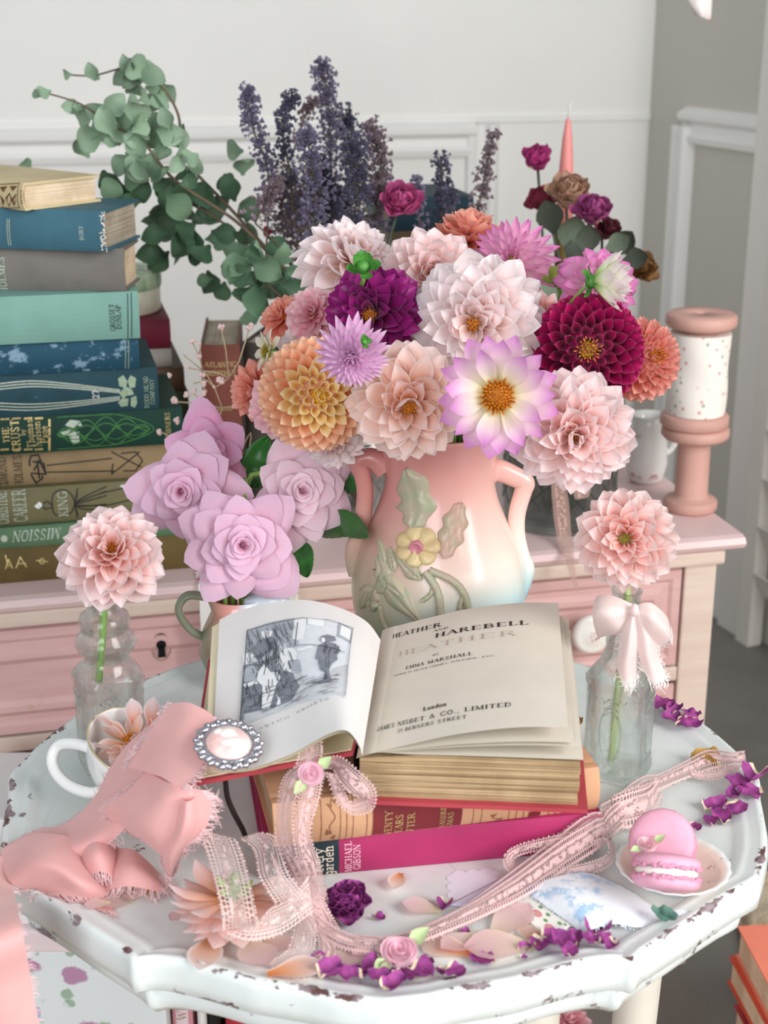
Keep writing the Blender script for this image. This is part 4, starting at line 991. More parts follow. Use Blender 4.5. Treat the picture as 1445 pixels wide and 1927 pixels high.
def glaze():
    t = NT('vase_glaze'); g = t.n('ShaderNodeNewGeometry').outputs['Position']; x, y, z = t.sep(g)
    nz = t.noise(g, 14, 3)
    h = t.math('ADD', t.math('MULTIPLY_ADD', z, 1 / (zhi - zlo), -zlo / (zhi - zlo)), t.math('MULTIPLY_ADD', nz, 0.08, -0.04))
    h2 = t.math('ADD', h, t.math('MULTIPLY_ADD', x, 0.9, -0.9 * VX))
    col = t.ramp(h, [(0.0, '#7fb0b4'), (0.32, '#93c3cf'), (0.42, '#cfdad4'), (0.52, '#efdccf'), (0.66, '#e9c6ba'), (0.82, '#dfaba2'), (1.0, '#d99c96')])
    colL = t.ramp(h, [(0.0, '#85956f'), (0.25, '#a3ab8a'), (0.42, '#cbbea2'), (0.56, '#d2a998'), (0.75, '#cf8d85'), (1.0, '#d08580')])  # left side: greener glaze, its shade also put in as darker pinks
    f = t.ramp(t.math('MULTIPLY_ADD', x, 7.0, 0.5 - 7.0 * (VX - .01)), [(0.2, 0.), (0.85, 1.)])
    bs = t.bsdf(t.mix(f, colL, col), 0.28, spec=0.45, coat=0.15); t.bump(bs, t.noise(g, 50, 3), 0.06, 0.002); return t.done(bs)
vg = glaze()
b = MB(); inner = [(r - .005, z) for r, z in reversed(vprof)]
b.lathe([(r, z - VB.z) for r, z in vprof] + [(r, z - VB.z) for r, z in inner[:40]], 56, cap0=True)
obj('body', b.mesh('body'), vg, vase)
def vhandle(path, rad):
    P = crom([PY(x, y, VY) for x, y in path], 8); b = MB(); n_ = len(P)
    b.tube(P, [rad * (1.15 - .35 * sin(pi * i / (n_ - 1))) for i in range(n_)], 10, flat=1.35); return obj('handle', b.mesh('handle'), vg, vase, world=True)
vhandle([(919, 889), (938, 885), (968, 897), (988, 908), (984, 925), (973, 965), (972, 1005), (980, 1045), (988, 1068), (984, 1085), (974, 1108), (966, 1122)], .0066)
vhandle([(726, 884), (710, 868), (690, 862), (674, 872), (682, 893), (687, 925), (684, 965), (677, 1005), (668, 1035), (671, 1060), (677, 1076)], .0066)
def vhit(px, py):
    d = ray(px, py).normalized(); o = V((0, 0, CH)); t = 0.9
    while t < 1.6:
        p = o + d * t
        if zlo < p.z < zhi and math.hypot(p.x - VX, p.y - VY) < vrad(p.z): break
        t += 0.001
    nn = V((p.x - VX, p.y - VY, 0)).normalized(); return p, nn
def vleaf(pts, wpx, lobes, mat, name='relief_leaf', h=0.0042):
    """leaf in relief: centre line in pixels, half width in pixels"""
    C = [V((a, c, 0)) for a, c in pts]; C = crom(C, 6); m = len(C) - 1
    def fn(u, v):
        f = v * m; i = min(int(f), m - 1); p = C[i].lerp(C[i+1], f - i); d = (C[i+1] - C[i]).normalized(); nn = V((-d.y, d.x, 0))
        s = u * 2 - 1; wv = wpx * (sin(pi * min(1, v * .93 + .05)) ** .75) * (1 + 0.16 * sin(v * lobes * 2 * pi))
        q = p + nn * s * wv; hp, hn = vhit(q.x, q.y)
        lift = h * (1 - abs(s) ** 3) * (0.75 + .25 * abs(sin(v * lobes * pi))) - 0.0014 * math.exp(-(s / .09) ** 2) - .0006
        return hp + hn * lift
    b = MB(); b.grid(fn, 12, 24); return obj(name, b.mesh(name), mat, vase, world=True)
rel_g = M('relief_green', '#a7ab8e', 0.35, 0.12, 90, col2='#b9a994'); rel_p = M('relief_pink_green', '#cba295', 0.35, 0.1, 60, col2='#b3a68c'); rel_y = M('relief_yellow', '#d9c493', 0.35, 0.1, 60, col2='#cdb488'); rel_w = M('relief_cream', '#c9b8a0', 0.35, 0.1, 60, col2='#aeb092')
vleaf([(778, 992), (784, 945), (766, 882)], 37, 3, rel_g, h=.0055); vleaf([(836, 1048), (852, 995), (866, 945)], 27, 3.5, rel_p, h=.005); vleaf([(722, 1075), (738, 1110), (795, 1172)], 22, 2, rel_g); vleaf([(750, 1040), (770, 1070), (795, 1090)], 16, 2, rel_g)
vleaf([(705, 1150), (700, 1130), (710, 1105)], 14, 2, rel_g); vleaf([(726, 1060), (722, 1040), (715, 1015)], 9, 1, rel_w); vleaf([(744, 1075), (740, 1050), (734, 1028)], 9, 1, rel_g)
vleaf([(712, 1090), (722, 1070), (712, 1045)], 20, 1, rel_w, 'relief_bud'); vleaf([(706, 1120), (690, 1115), (682, 1145)], 16, 1, rel_w, 'relief_bud'); vleaf([(710, 1112), (735, 1098), (765, 1128)], 20, 1, rel_w, 'relief_bud')
def vflower(cx, cy, r, n_):
    for k in range(n_):
        a0 = 2 * pi * k / n_
        def fn(u, v):
            s = u * 2 - 1; rr = r * (0.16 + .84 * v); a = a0 + s * (pi / n_) * 1.04; rr *= (1 - .13 * abs(s) ** 2.2)
            p, nn = vhit(cx + rr * cos(a), cy + rr * sin(a) * .96); return p + nn * (0.0042 * (1 - .55 * abs(s) ** 3) * (0.7 + .3 * sin(v * pi)) + .002 - .003 * (v > .99) * 1)
        b = MB(); b.grid(fn, 6, 7); obj('relief_petal', b.mesh('relief_petal'), rel_y, vase, world=True)
    p, nn = vhit(cx, cy); b = MB(); b.lathe([(.0058, .001), (.0056, .0058), (.0042, .0072), (.0034, .006), (.0001, .0058)], 18); me = b.mesh('relief_center')
    o = obj('relief_center', me, M('relief_pink', '#c97f8c', 0.35, .1), vase, world=True); me.transform(frame(p, nn))
vflower(787, 1027, 42, 7)
def vstem(pts, r):
    P = [];
    for x, y in smooth2(pts, 8):
        p, nn = vhit(x, y); P.append(p + nn * .0012)
    b = MB(); b.tube(P, r, 8); obj('relief_stem', b.mesh('relief_stem'), rel_g, vase, world=True)
vstem([(800, 1075), (822, 1110), (828, 1150), (826, 1185)], .0034); vstem([(808, 1072), (850, 1092), (872, 1118), (880, 1150), (884, 1180)], .0032); vstem([(815, 1085), (812, 1115), (795, 1130)], .002); vstem([(716, 1140), (722, 1170), (740, 1198)], .0022); vstem([(870, 1120), (864, 1145), (876, 1150)], .0018); vstem([(818, 1160), (836, 1162)], .0018)

# ------------------------------------------------------------------ dahlias
PM = {}
def petal_mesh(key, w=0.30, cup0=1.3, cup1=0.5, bend=0.3, tipc=0.0, tm=0.6, k=1.8, base=0.35, nu=6, nv=6, ruf=0.0):
    if key in PM: return PM[key]
    vs = []; uv = []; y = z = 0.0; r_ = random.Random(sum(ord(c_) for c_ in str(key)))
    for j in range(nv + 1):
        t = j / nv
        th = bend * (t - .2) + tipc * max(0, t - .6) * 2.5
        if j: y += cos(th) / nv; z += sin(th) / nv
        if t < tm: q = t / tm; hw = base + (1 - base) * (q * q * (3 - 2 * q))
        else: q = (t - tm) / (1 - tm); hw = max(0.04, 1 - q ** k)
        hw *= w; cup = lerp(cup0, cup1, t)
        for i in range(nu + 1):
            s = i / nu * 2 - 1; ph = s * cup
            x = hw * (sin(ph) / cup); zz_ = hw * (1 - cos(ph)) / cup
            vs.append((x, y - sin(th) * zz_ * .3, z + zz_ * cos(th) + ruf * r_.uniform(-1, 1) * t)); uv.append((i / nu, t))
    fs = [(j*(nu+1)+i, j*(nu+1)+i+1, (j+1)*(nu+1)+i+1, (j+1)*(nu+1)+i) for j in range(nv) for i in range(nu)]
    b = MB(); b.add(vs, fs, uv); PM[key] = b; return b
def pmesh(key, mat, **kw):
    kk = (key, mat.name)
    if kk not in PM: me = petal_mesh(key, **kw).mesh('petal'); me.materials.append(mat); PM[kk] = me
    return PM[kk]
def center_mesh(r, n_, h, seed=1):
    q = random.Random(seed); b = MB()
    b.ball((0, 0, 0), r * .95, 12, 6, sz=.5)
    for i in range(n_):
        f = (i + .5) / n_; a = i * 2.39996; rr = r * math.sqrt(f); zz_ = h * .45 * (1 - f) + r * .4 * math.sqrt(max(0, 1 - f * .9))
        p = V((rr * cos(a), rr * sin(a), zz_)); d = V((cos(a) * f * .9, sin(a) * f * .9, 1)).normalized(); L = h * q.uniform(.5, 1.1)
        b.tube([p - d * .002, p + d * L * .6, p + d * L], [r * .055, r * .07, r * .03], 4)
    return b.mesh('flower_center')
stam = M('stamen', '#d98a1c', .6, .3, 300, col2='#b5660f'); stamy = M('stamen_yellow', '#e2b53a', .6, .3, 300, col2='#c58a1e'); stamg = M('stamen_green', '#a88a2a', .6, .3, 300, col2='#7a7a25')
sepal_m = M('sepal_green', '#4d8a3a', .45, .25, 60); stem_m = M('stem_green', '#7ea04f', .45, .2, 40); leaf_m = M('leaf_green', '#2f6b2c', .4, .2, 30)
MESHN = {}
def dahlia(label, pos, axis, R, kind, mat, N=None, center=stam, seed=0, group='dahlias in the pottery vase', name='dahlia', openc=0.0, mat2=None):
    q = random.Random(seed); root = thing(name, label, 'flower', group=group); root.matrix_basis = frame(pos, axis, q.uniform(0, 6))
    def put(me, az, r0, z0, el, L, ws, roll=0.0):
        o = bpy.data.objects.new('petal', me); COL.objects.link(o); o.parent = root
        o.matrix_basis = Matrix.Rotation(az, 4, 'Z') @ Matrix.Translation((0, r0, z0)) @ Matrix.Rotation(el, 4, 'X') @ Matrix.Rotation(roll, 4, 'Y') @ Matrix.Diagonal((L * ws, L, L, 1))
    if kind == 'deco':                              # informal decorative: pointed cupped petals
        N = N or 92; vars_ = [pmesh('deco%d' % i, mat, w=.27 + .03 * (i % 3), cup0=1.6, cup1=1.05 - .2 * (i % 3), bend=.30 + .2 * (i % 4), tipc=(.0, -.45, .35, -.8)[i % 4], tm=.55, k=2.3, ruf=.016, nv=8) for i in range(6)]
        for i in range(N):
            f = openc + (1 - openc) * (i + .5) / N; az = i * 2.39996 + q.uniform(-.12, .12)
            el = radians(lerp(78, -38, f ** .75) + q.uniform(-6, 6)); L = R * lerp(.40, .92, f ** .62) * q.uniform(.94, 1.06)
            put(vars_[q.randrange(6)], az, R * (.03 + .10 * f), R * lerp(.12, -.16, f), el, L, q.uniform(.92, 1.12), q.uniform(-.22, .22))
        cr, cn, chh = R * (.13 + .75 * openc), 34 + int(260 * openc), R * .10
    elif kind == 'ball':                            # ball dahlia: short rolled petals all over a sphere
        N = N or 150; vars_ = [pmesh('ball%d' % i, mat, w=.52, cup0=2.5, cup1=1.5 - .25 * i, bend=.25, tipc=-.2, tm=.6, k=2.6, base=.45) for i in range(3)]
        v2_ = [pmesh('ball%d' % i, mat2, w=.52) for i in range(3)] if mat2 else None
        for i in range(N):
            f = (i + .5) / N; ct = 1 - f * 1.62; th = math.acos(max(-1, min(1, ct))); az = i * 2.39996
            th = max(th, .10); rb = R * .60; L = R * lerp(.30, .44, min(1, f * 2.2))
            put((v2_ if (mat2 and f < .26 + q.uniform(-.05, .05)) else vars_)[q.randrange(3)], az, rb * sin(th), rb * cos(th) - R * .08, pi / 2 - th + .12, L, lerp(.85, 1.1, min(1, f * 2)), 0)
        b = MB(); b.ball((0, 0, -R * .08), R * .6, 16, 10); obj('core', b.mesh('core'), mat, root)
        cr, cn, chh = R * .16, 34, R * .2
    elif kind == 'open':                            # open centred: long flat petals round a yellow disc
        N = N or 26; vars_ = [pmesh('open%d' % i, mat, w=.21 + .02 * i, cup0=1.1, cup1=.7 - .2 * i, bend=.15 + .12 * i, tipc=-.25, tm=.62, k=2.0, base=.42, ruf=.008) for i in range(3)]
        for i in range(N):
            f = (i + .5) / N; az = i * 2.39996 + q.uniform(-.1, .1)
            put(vars_[q.randrange(3)], az, R * .14, R * lerp(.03, -.06, f), radians(lerp(34, -14, f) + q.uniform(-5, 5)), R * lerp(.72, .88, f), q.uniform(.95, 1.15), q.uniform(-.25, .25))
        cr, cn, chh = R * .24, 80, R * .13
    elif kind == 'pom':                             # small pompon with narrow pointed petals
        N = N or 95; vars_ = [pmesh('pom%d' % i, mat, w=.22, cup0=1.9, cup1=1.2, bend=.2 + .15 * i, tipc=-.2, tm=.5, k=1.5, base=.4) for i in range(3)]
        for i in range(N):
            f = (i + .5) / N; az = i * 2.39996
            put(vars_[q.randrange(3)], az, R * (.05 + .16 * f), R * lerp(.12, -.12, f), radians(lerp(84, -30, f ** .8)), R * lerp(.5, .82, f), 1, 0)
        cr, cn, chh = R * .1, 14, R * .1
    key = (round(cr, 3), cn)
    if key not in MESHN: MESHN[key] = center_mesh(cr, cn, chh)
    me = MESHN[key].copy(); me.materials.clear(); me.materials.append(center)
    o = obj('flower_center', me, center, root); o.location = (0, 0, R * (.10 if kind in ('deco', 'pom') else .52 if kind == 'ball' else .05)); 
    if kind == 'ball': o.location.z = R * .60
    b = MB(); b.tube([(0, 0, -R * .5), (0, 0, -R * .2), (0, 0, 0)], [R * .05, R * .12, R * .1], 8); obj('calyx', b.mesh('calyx'), sepal_m, root)
    return root
p_blush = petal_mat('petal_blush', [(0.0, '#ea7f58'), (0.30, '#f6ac94'), (0.6, '#fbd6d0'), (1.0, '#fdeef0')], edge='#fff6f6', edge_w=.65)
p_blush2 = petal_mat('petal_blush_warm', [(0.0, '#e05a3c'), (0.32, '#f4937a'), (0.62, '#fbcac0'), (1.0, '#fdebea')], edge='#fff4f2', edge_w=.65)
p_pale = petal_mat('petal_pale', [(0.0, '#eea684'), (0.3, '#f8d0c2'), (0.65, '#fce8e6'), (1.0, '#fdf4f6')], edge='#fffafa', edge_w=.6)
p_peach = petal_mat('petal_peach', [(0.0, '#e88a3a'), (0.3, '#f7b88e'), (0.65, '#fbd6c6'), (1.0, '#fdece8')], edge='#fff2ee', edge_w=.65)
p_coral = petal_mat('petal_coral', [(0.0, '#e0644c'), (0.5, '#f09a84'), (1.0, '#f7bcaa')])
p_salmon = petal_mat('petal_salmon', [(0.0, '#d4605a'), (0.45, '#ee9488'), (0.9, '#f6b8aa'), (1.0, '#f8d0be')], edge='#f4bfa6', edge_w=.8)
p_burg = petal_mat('petal_burgundy', [(0.0, '#4a0428'), (0.5, '#960c4c'), (0.9, '#b81a60'), (1.0, '#d05a8c')], edge='#c03a70', edge_w=.82, transl=.15, rough=.35)
p_purp = petal_mat('petal_purple', [(0.0, '#4a0438'), (0.5, '#780c58'), (1.0, '#9a2478')], edge='#9c2f86', edge_w=.85, transl=.15, rough=.32)
p_lilac = petal_mat('petal_lilac', [(0.0, '#f2e0f0'), (0.4, '#f2cee8'), (0.8, '#eab8e0'), (1.0, '#f8e6f6')])
p_two = petal_mat('petal_two_tone', [(0.0, '#e6d870'), (0.3, '#f8f0d8'), (0.62, '#f6d8e4'), (0.88, '#e3a0d8'), (1.0, '#d58ad0')])
p_pinkt = petal_mat('petal_pink_tip', [(0.0, '#f6ecc0'), (0.35, '#fad8e8'), (0.7, '#f2b0d6'), (1.0, '#dc78c0')])
p_yel = petal_mat('petal_yellow_peach', [(0.0, '#ee9a5c'), (0.4, '#f8b48a'), (0.8, '#fbcaa8'), (1.0, '#fde0c6')], edge='#f4d6b8', edge_w=.75)
p_yin = petal_mat('petal_pale_yellow', [(0.0, '#f2cf78'), (0.5, '#ffe9ac'), (1.0, '#fff6d4')], transl=.55)
p_rosy = petal_mat('petal_rosy', [(0.0, '#e07c94'), (0.5, '#f2b0bc'), (1.0, '#f9d8dc')])
p_cream = petal_mat('petal_cream', [(0.0, '#b9c06a'), (0.35, '#ece6c4'), (1.0, '#f7f0ea')])
def at(px, py, Y): return PY(px, py, Y)
tocam = lambda p: (V((0, 0, CH)) - p).normalized()
def axis(p, rx, uy, f=1.0):
    """facing: rx to the right, uy up (image), f towards the camera"""
    c = tocam(p); right = V((1, 0, 0)); up = right.cross(c).normalized()
    if up.z < 0: up = -up
    return (c * f + right * rx + up * uy).normalized()
def dpx(label, px, py, Y, rpx, kind, mat, rx=0, uy=0, f=1.0, **kw):
    p = at(px, py, Y); return dahlia(label, p, axis(p, rx, uy, f), rpx * 1.16 * mpp(p), kind, mat, **kw)
VYc = VY
DL_ = [
 ('large blush white dahlia behind the purple one, with a peach heart', 662, 492, 1.16, 96, 'deco', p_pale, .35, .55, .6, {}),
 ('pale pink ruffled dahlia between the purple one and the orange one', 812, 520, 1.13, 90, 'deco', p_blush, .15, .15, 1, {}),
 ('coral orange dahlia at the back of the bouquet', 880, 452, 1.22, 80, 'deco', p_coral, .1, 1.0, .35, {}),
 ('magenta tipped pink dahlia with yellow heart at the back', 966, 492, 1.17, 84, 'pom', p_pinkt, -.1, .25, 1, dict(center=stamy, N=70)),
 ('pink dahlia turned sideways with a green bud in front', 1130, 535, 1.13, 76, 'deco', p_pinkt, .35, .35, .7, dict(N=80, center=stamy)),
 ('deep purple dahlia with an orange heart', 700, 592, 1.065, 90, 'deco', p_purp, -.28, -.02, 1, dict(N=84, openc=.10)),
 ('burgundy ball dahlia with honeycomb petals', 1104, 660, 1.05, 92, 'ball', p_burg, .03, .02, 1, dict(center=stamy)),
 ('salmon ball dahlia next to the burgundy one', 1206, 676, 1.095, 68, 'ball', p_salmon, .5, .1, .8, dict(N=120)),
 ('very large blush dahlia with a bright orange heart in the middle', 895, 608, 1.055, 124, 'deco', p_pale, -.16, -.10, 1, dict(N=112, openc=.08)),
 ('small lilac pompon dahlia in front of the purple one', 662, 668, 1.01, 68, 'pom', p_lilac, -.05, -.45, 1, dict(center=stamg)),
 ('peach yellow ball dahlia at the left of the vase', 594, 742, 1.045, 92, 'ball', p_yel, .1, -.05, 1, dict(center=stamy, N=165, mat2=p_yin)),
 ('peach blush dahlia hanging over the vase rim', 768, 762, 1.005, 108, 'deco', p_peach, .04, -.18, 1, dict(N=74, openc=.10)),
 ('open lilac and cream dahlia with a large yellow disc', 936, 745, 0.99, 104, 'open', p_two, 0, -.05, 1, {}),
 ('pale blush dahlia under the burgundy one', 1078, 818, 1.02, 112, 'deco', p_blush, .12, -.22, 1, dict(N=110)),
 ('coral pink dahlia at the far left of the bouquet', 484, 738, 1.10, 64, 'deco', p_coral, -.6, -.1, .7, dict(N=66)),
 ('rosy pink dahlia between the coral and peach ones', 528, 768, 1.075, 66, 'deco', p_rosy, -.3, -.2, 1, dict(N=66)),
 ('coral dahlia half hidden behind the cream pink ones', 535, 600, 1.14, 52, 'deco', p_coral, -.5, .4, .7, dict(N=60)),
 ('pink dahlia half hidden beside the purple one', 590, 592, 1.12, 56, 'deco', p_rosy, -.2, .3, .9, dict(N=60)),
 ('small cream half open dahlia at the left edge of the bouquet', 506, 662, 1.08, 42, 'open', p_cream, -.9, .1, .35, dict(N=18, center=stamg)),
 ('faded blush dahlia hanging under the peach yellow one', 628, 832, 1.07, 60, 'deco', p_pale, -.1, -.6, .8, dict(N=56)),
 ('small blush dahlia peeping out behind the burgundy one', 1018, 592, 1.11, 50, 'deco', p_blush2, .4, .1, .9, dict(N=36)),
 ('cream pink dahlia tucked in behind the lilac pompon', 572, 655, 1.11, 54, 'deco', p_pale, -.4, .1, .9, dict(N=56)),
 ('blush dahlia deep in the bouquet above the peach one', 800, 660, 1.12, 70, 'deco', p_blush2, 0, .1, 1, dict(N=56)),
 ('blush dahlia deep in the bouquet behind the open lilac one', 1005, 690, 1.12, 70, 'deco', p_blush, .1, 0, 1, dict(N=56)),
 ('blush dahlia deep in the bouquet under the coral one', 730, 700, 1.12, 70, 'deco', p_rosy, 0, 0, 1, dict(N=56)),
]
# depth of each head along its line of sight, so that neighbours press together without passing through
DK = [1.0086, 0.9929, 1.0066, 1, 0.9867, 0.9925, 1.0, 1, 1, 0.958, 0.9846, 0.992, 0.962, 0.95, 1.0228, 1.0075, 1.0132, 0.9776, 1, 1, 0.9928, 1.0072, 1.11, 1.036, 1.068]
vfree = slots(27, .034)
for i, (lb_, px, py, Y, r, kd, mt, rx, uy, f, kw) in sorted(enumerate(DL_), key=lambda t: -abs(t[1][1] - 820) - abs(t[1][2] - 620) * .6):
    Y *= DK[i]
    kw = dict(kw); dahlia_o = dpx(lb_, px, py, Y, r, kd, mt, rx, uy, f, seed=i + 3, **kw)
    top = dahlia_o.matrix_basis @ V((0, 0, -r * .0002)); dv = V((top.x - VX, top.y - VY, 0)); sx_, sy_ = take_slot(vfree, dv.x, dv.y, .034 / .16); sl = V((sx_, sy_, 0)); o3 = V((VX, VY, 0)); path = [top]
    if top.z < zhi + .02 and dv.length > .05: path.append(o3 + dv.normalized() * .055 + V((0, 0, zhi + .012)))
    path += [o3 + sl * 1.15 + V((0, 0, zhi + .004)), o3 + sl + V((0, 0, zhi - .05)), o3 + sl * .95 + V((0, 0, zhi - .15))]
    b = MB(); b.tube(crom(path, 5), .0022, 6)
    obj('stem', b.mesh('stem'), stem_m, dahlia_o, world=True)
# pale heart of the peach yellow ball
# green buds in the bouquet
def bud(label, pos, ax, R, n_=7, green=sepal_m, body=None):
    root = thing('dahlia_bud', label, 'flower bud', group='green buds in the bouquet'); root.matrix_basis = frame(pos, ax)
    b = MB(); b.ball((0, 0, R * .25), R * .42, 12, 8, sz=1.05); obj('bud', b.mesh('bud'), body or green, root)
    me = pmesh('sepal', green, w=.42, cup0=1.0, cup1=.8, bend=.7, tm=.55, k=2.6, base=.5)
    for k in range(n_):
        o = obj('sepal', me, green, root); o.matrix_basis = Matrix.Rotation(k * 2.4, 4, 'Z') @ Matrix.Translation((0, R * .2, 0)) @ Matrix.Rotation(radians(15 + 30 * (k % 2)), 4, 'X') @ Matrix.Scale(R * 1.05, 4)
    b = MB(); b.tube([(0, 0, -R * 2.2), (R * .15, 0, -R), (0, 0, 0)], R * .14, 6); obj('stem', b.mesh('stem'), stem_m, root)
p = at(682, 508, 1.04); bud('bright green bud above the purple dahlia', p, axis(p, .1, .6, .8), 32 * mpp(p), 8)
p = at(685, 645, .952); bud('tiny green bud beside the lilac pompon', p, axis(p, .2, .4, 1), 14 * mpp(p), 6)
p = at(1050, 532, 1.14); bud('yellowish green bud next to the sideways pink dahlia', p, axis(p, 0, .6, .5), 30 * mpp(p), 7, M('sepal_olive', '#9aa352', .5, .3, 60))
# green backed bud flower leaning right (calyx to the left)
p = at(1150, 528, 1.045); ax = axis(p, 1.0, .05, .35); rp = 46 * mpp(p)
root = thing('dahlia_bud', 'half open white bud with green calyx in front of the pink dahlia', 'flower bud', group='green buds in the bouquet'); root.matrix_basis = frame(p - ax * rp * .8, ax)
mw = petal_mat('petal_bud_white', [(0.0, '#6fae3a'), (0.3, '#bcd98a'), (0.6, '#f1f0dc'), (1.0, '#f3dce8')])
me = pmesh('budp', mw, w=.24, cup0=1.2, cup1=.6, bend=.5, tm=.5, k=2.0)
for k in range(22):
    o = obj('petal', me, mw, root); o.matrix_basis = Matrix.Rotation(k * 2.4, 4, 'Z') @ Matrix.Translation((0, rp * .12, 0)) @ Matrix.Rotation(radians(62 - 14 * (k % 3)), 4, 'X') @ Matrix.Scale(rp * 1.7, 4)
me = pmesh('sepal2', sepal_m, w=.36, cup0=.9, cup1=.7, bend=-.3, tm=.5, k=2.2, base=.5)
for k in range(8):
    o = obj('sepal', me, sepal_m, root); o.matrix_basis = Matrix.Rotation(k * .785, 4, 'Z') @ Matrix.Translation((0, rp * .18, -rp * .1)) @ Matrix.Rotation(radians(-10 if k % 2 else 60), 4, 'X') @ Matrix.Scale(rp * .62, 4)
b = MB(); b.ball((0, 0, 0), rp * .3, 10, 6); obj('calyx', b.mesh('calyx'), sepal_m, root)
b = MB(); b.tube([(0, 0, 0), (0, -rp * .3, -rp * .4), (0, -rp * .9, -rp * 1.0)], rp * .09, 6); obj('stem', b.mesh('stem'), stem_m, root)
# ------------------------------------------------------------------ garden roses
def rose(label, pos, ax, R, mat, N=30, seed=0, tight=0.0):
    q = random.Random(seed); root = thing('rose', label, 'flower', group='lilac pink roses'); root.matrix_basis = frame(pos, ax, q.uniform(0, 6))
    for k in range(N):
        f = k / (N - 1); az = k * 2.39996 + q.uniform(-.25, .25)
        ro = R * lerp(.12, 1.0, f ** (1.2 + tight)) * q.uniform(.93, 1.05); rb = R * (.02 + .08 * f)
        h = R * lerp(.66, .30, f ** 1.2); ha = lerp(1.35, .95, f ** .6) * q.uniform(.88, 1.1); roll = lerp(.02, .34, f ** 1.5) * q.uniform(.5, 1.3); skew = q.uniform(-.14, .14); bs_ = -R * .16 * f
        pt = lerp(.08, .36, f)
        def fn(u, v):
            s = u * 2 - 1; t = v * (1 - pt * abs(s) ** 1.6 * v); wq = ha * (0.42 + .58 * sin(min(1, v * 1.2) * pi / 2)) * (1 - .25 * f * v ** 5)
            rr = rb + (ro - rb) * (t ** lerp(2.1, 1.12, f)); zz_ = bs_ + h * sin(min(1.0, t) * pi * lerp(.5, .56, f))
            e_ = max(0, v - .6) ** 1.5 * 2.6
            zz_ -= R * (roll + .10 * f) * e_ * max(0, abs(s) - .25) ** 1.2 * 1.5; rr += R * .10 * f * max(0, 1 - 2.6 * abs(s)) * v ** 8; zz_ -= R * .05 * f * max(0, 1 - 2.6 * abs(s)) * v ** 8; rr += R * roll * e_ * .12; zz_ -= R * roll * max(0, v - .85) * .9
            zz_ += R * .03 * sin(s * 4.2 + k) * v * f; a = az + s * wq + skew * v
            rr *= 1 + .035 * sin(s * 4 + k * 1.3) * v
            return V((rr * cos(a), rr * sin(a), zz_))
        b = MB(); b.grid(fn, 10, 9); obj('petal', b.mesh('petal'), mat, root)
    b = MB(); b.ball((0, 0, R * .2), R * .09, 8, 6, sz=2.2); obj('heart', b.mesh('heart'), mat, root)
    b = MB(); b.tube([(0, 0, -R * .35), (0, 0, -R * .12), (0, 0, R * .02)], [R * .06, R * .16, R * .18], 10); obj('hip', b.mesh('hip'), sepal_m, root)
    return root
PIT0 = V((-.118, 1.110, TZ)); pfree = slots(5, .012)
p_rose = petal_mat('petal_rose', [(0.0, '#e07aa8'), (0.35, '#f0a8c8'), (0.75, '#f4c6dc'), (1.0, '#f4d0e8')], vein=.06, transl=.3)
p_rose2 = petal_mat('petal_rose_pale', [(0.0, '#ea9ab8'), (0.4, '#f2bed0'), (0.8, '#f6d2e0'), (1.0, '#f8dfea')], vein=.06, transl=.3)
p_rose3 = petal_mat('petal_rose_bright', [(0.0, '#de4a80'), (0.4, '#f08ab6'), (0.8, '#f4b4d8'), (1.0, '#f3c4e6')], vein=.06, transl=.3)
RY = 1.30
def rosepx(label, px, py, Y, r, mat, rx, uy, f=1.0, **kw):
    p = at(px, py, Y); o = rose(label, p - axis(p, rx, uy, f) * r * mpp(p) * .25, axis(p, rx, uy, f), r * mpp(p), mat, **kw)
    a_ = o.matrix_basis @ V((0, 0, -.3 * r * mpp(p))); s2_ = V((*take_slot(pfree, a_.x - PIT0.x, a_.y - PIT0.y, .012 / .1), 0)); b = MB(); b.tube(crom([a_, PIT0 + s2_ * 1.6 + V((0, .030, .165)), PIT0 + s2_ + V((0, 0, .115)), PIT0 + s2_ * .9 + V((0, 0, .03))], 5), .0022, 6); obj('stem', b.mesh('stem'), stem_m, o, world=True); return o
rosepx('bright pink half open rose at the top of the rose bunch', 392, 850, 1.176, 104, p_rose3, .05, .25, seed=1, N=18, tight=.25)
rosepx('lilac pink rose facing left in front of the green books', 346, 922, 1.125, 118, p_rose, -.18, -.12, seed=2)
rosepx('largest lilac pink rose at the bottom of the rose bunch', 456, 1024, 1.085, 128, p_rose, .02, -.05, seed=3, N=34)
rosepx('pale pink rose nearest the pottery vase', 566, 925, 1.135, 110, p_rose2, .12, .05, seed=4, N=32)
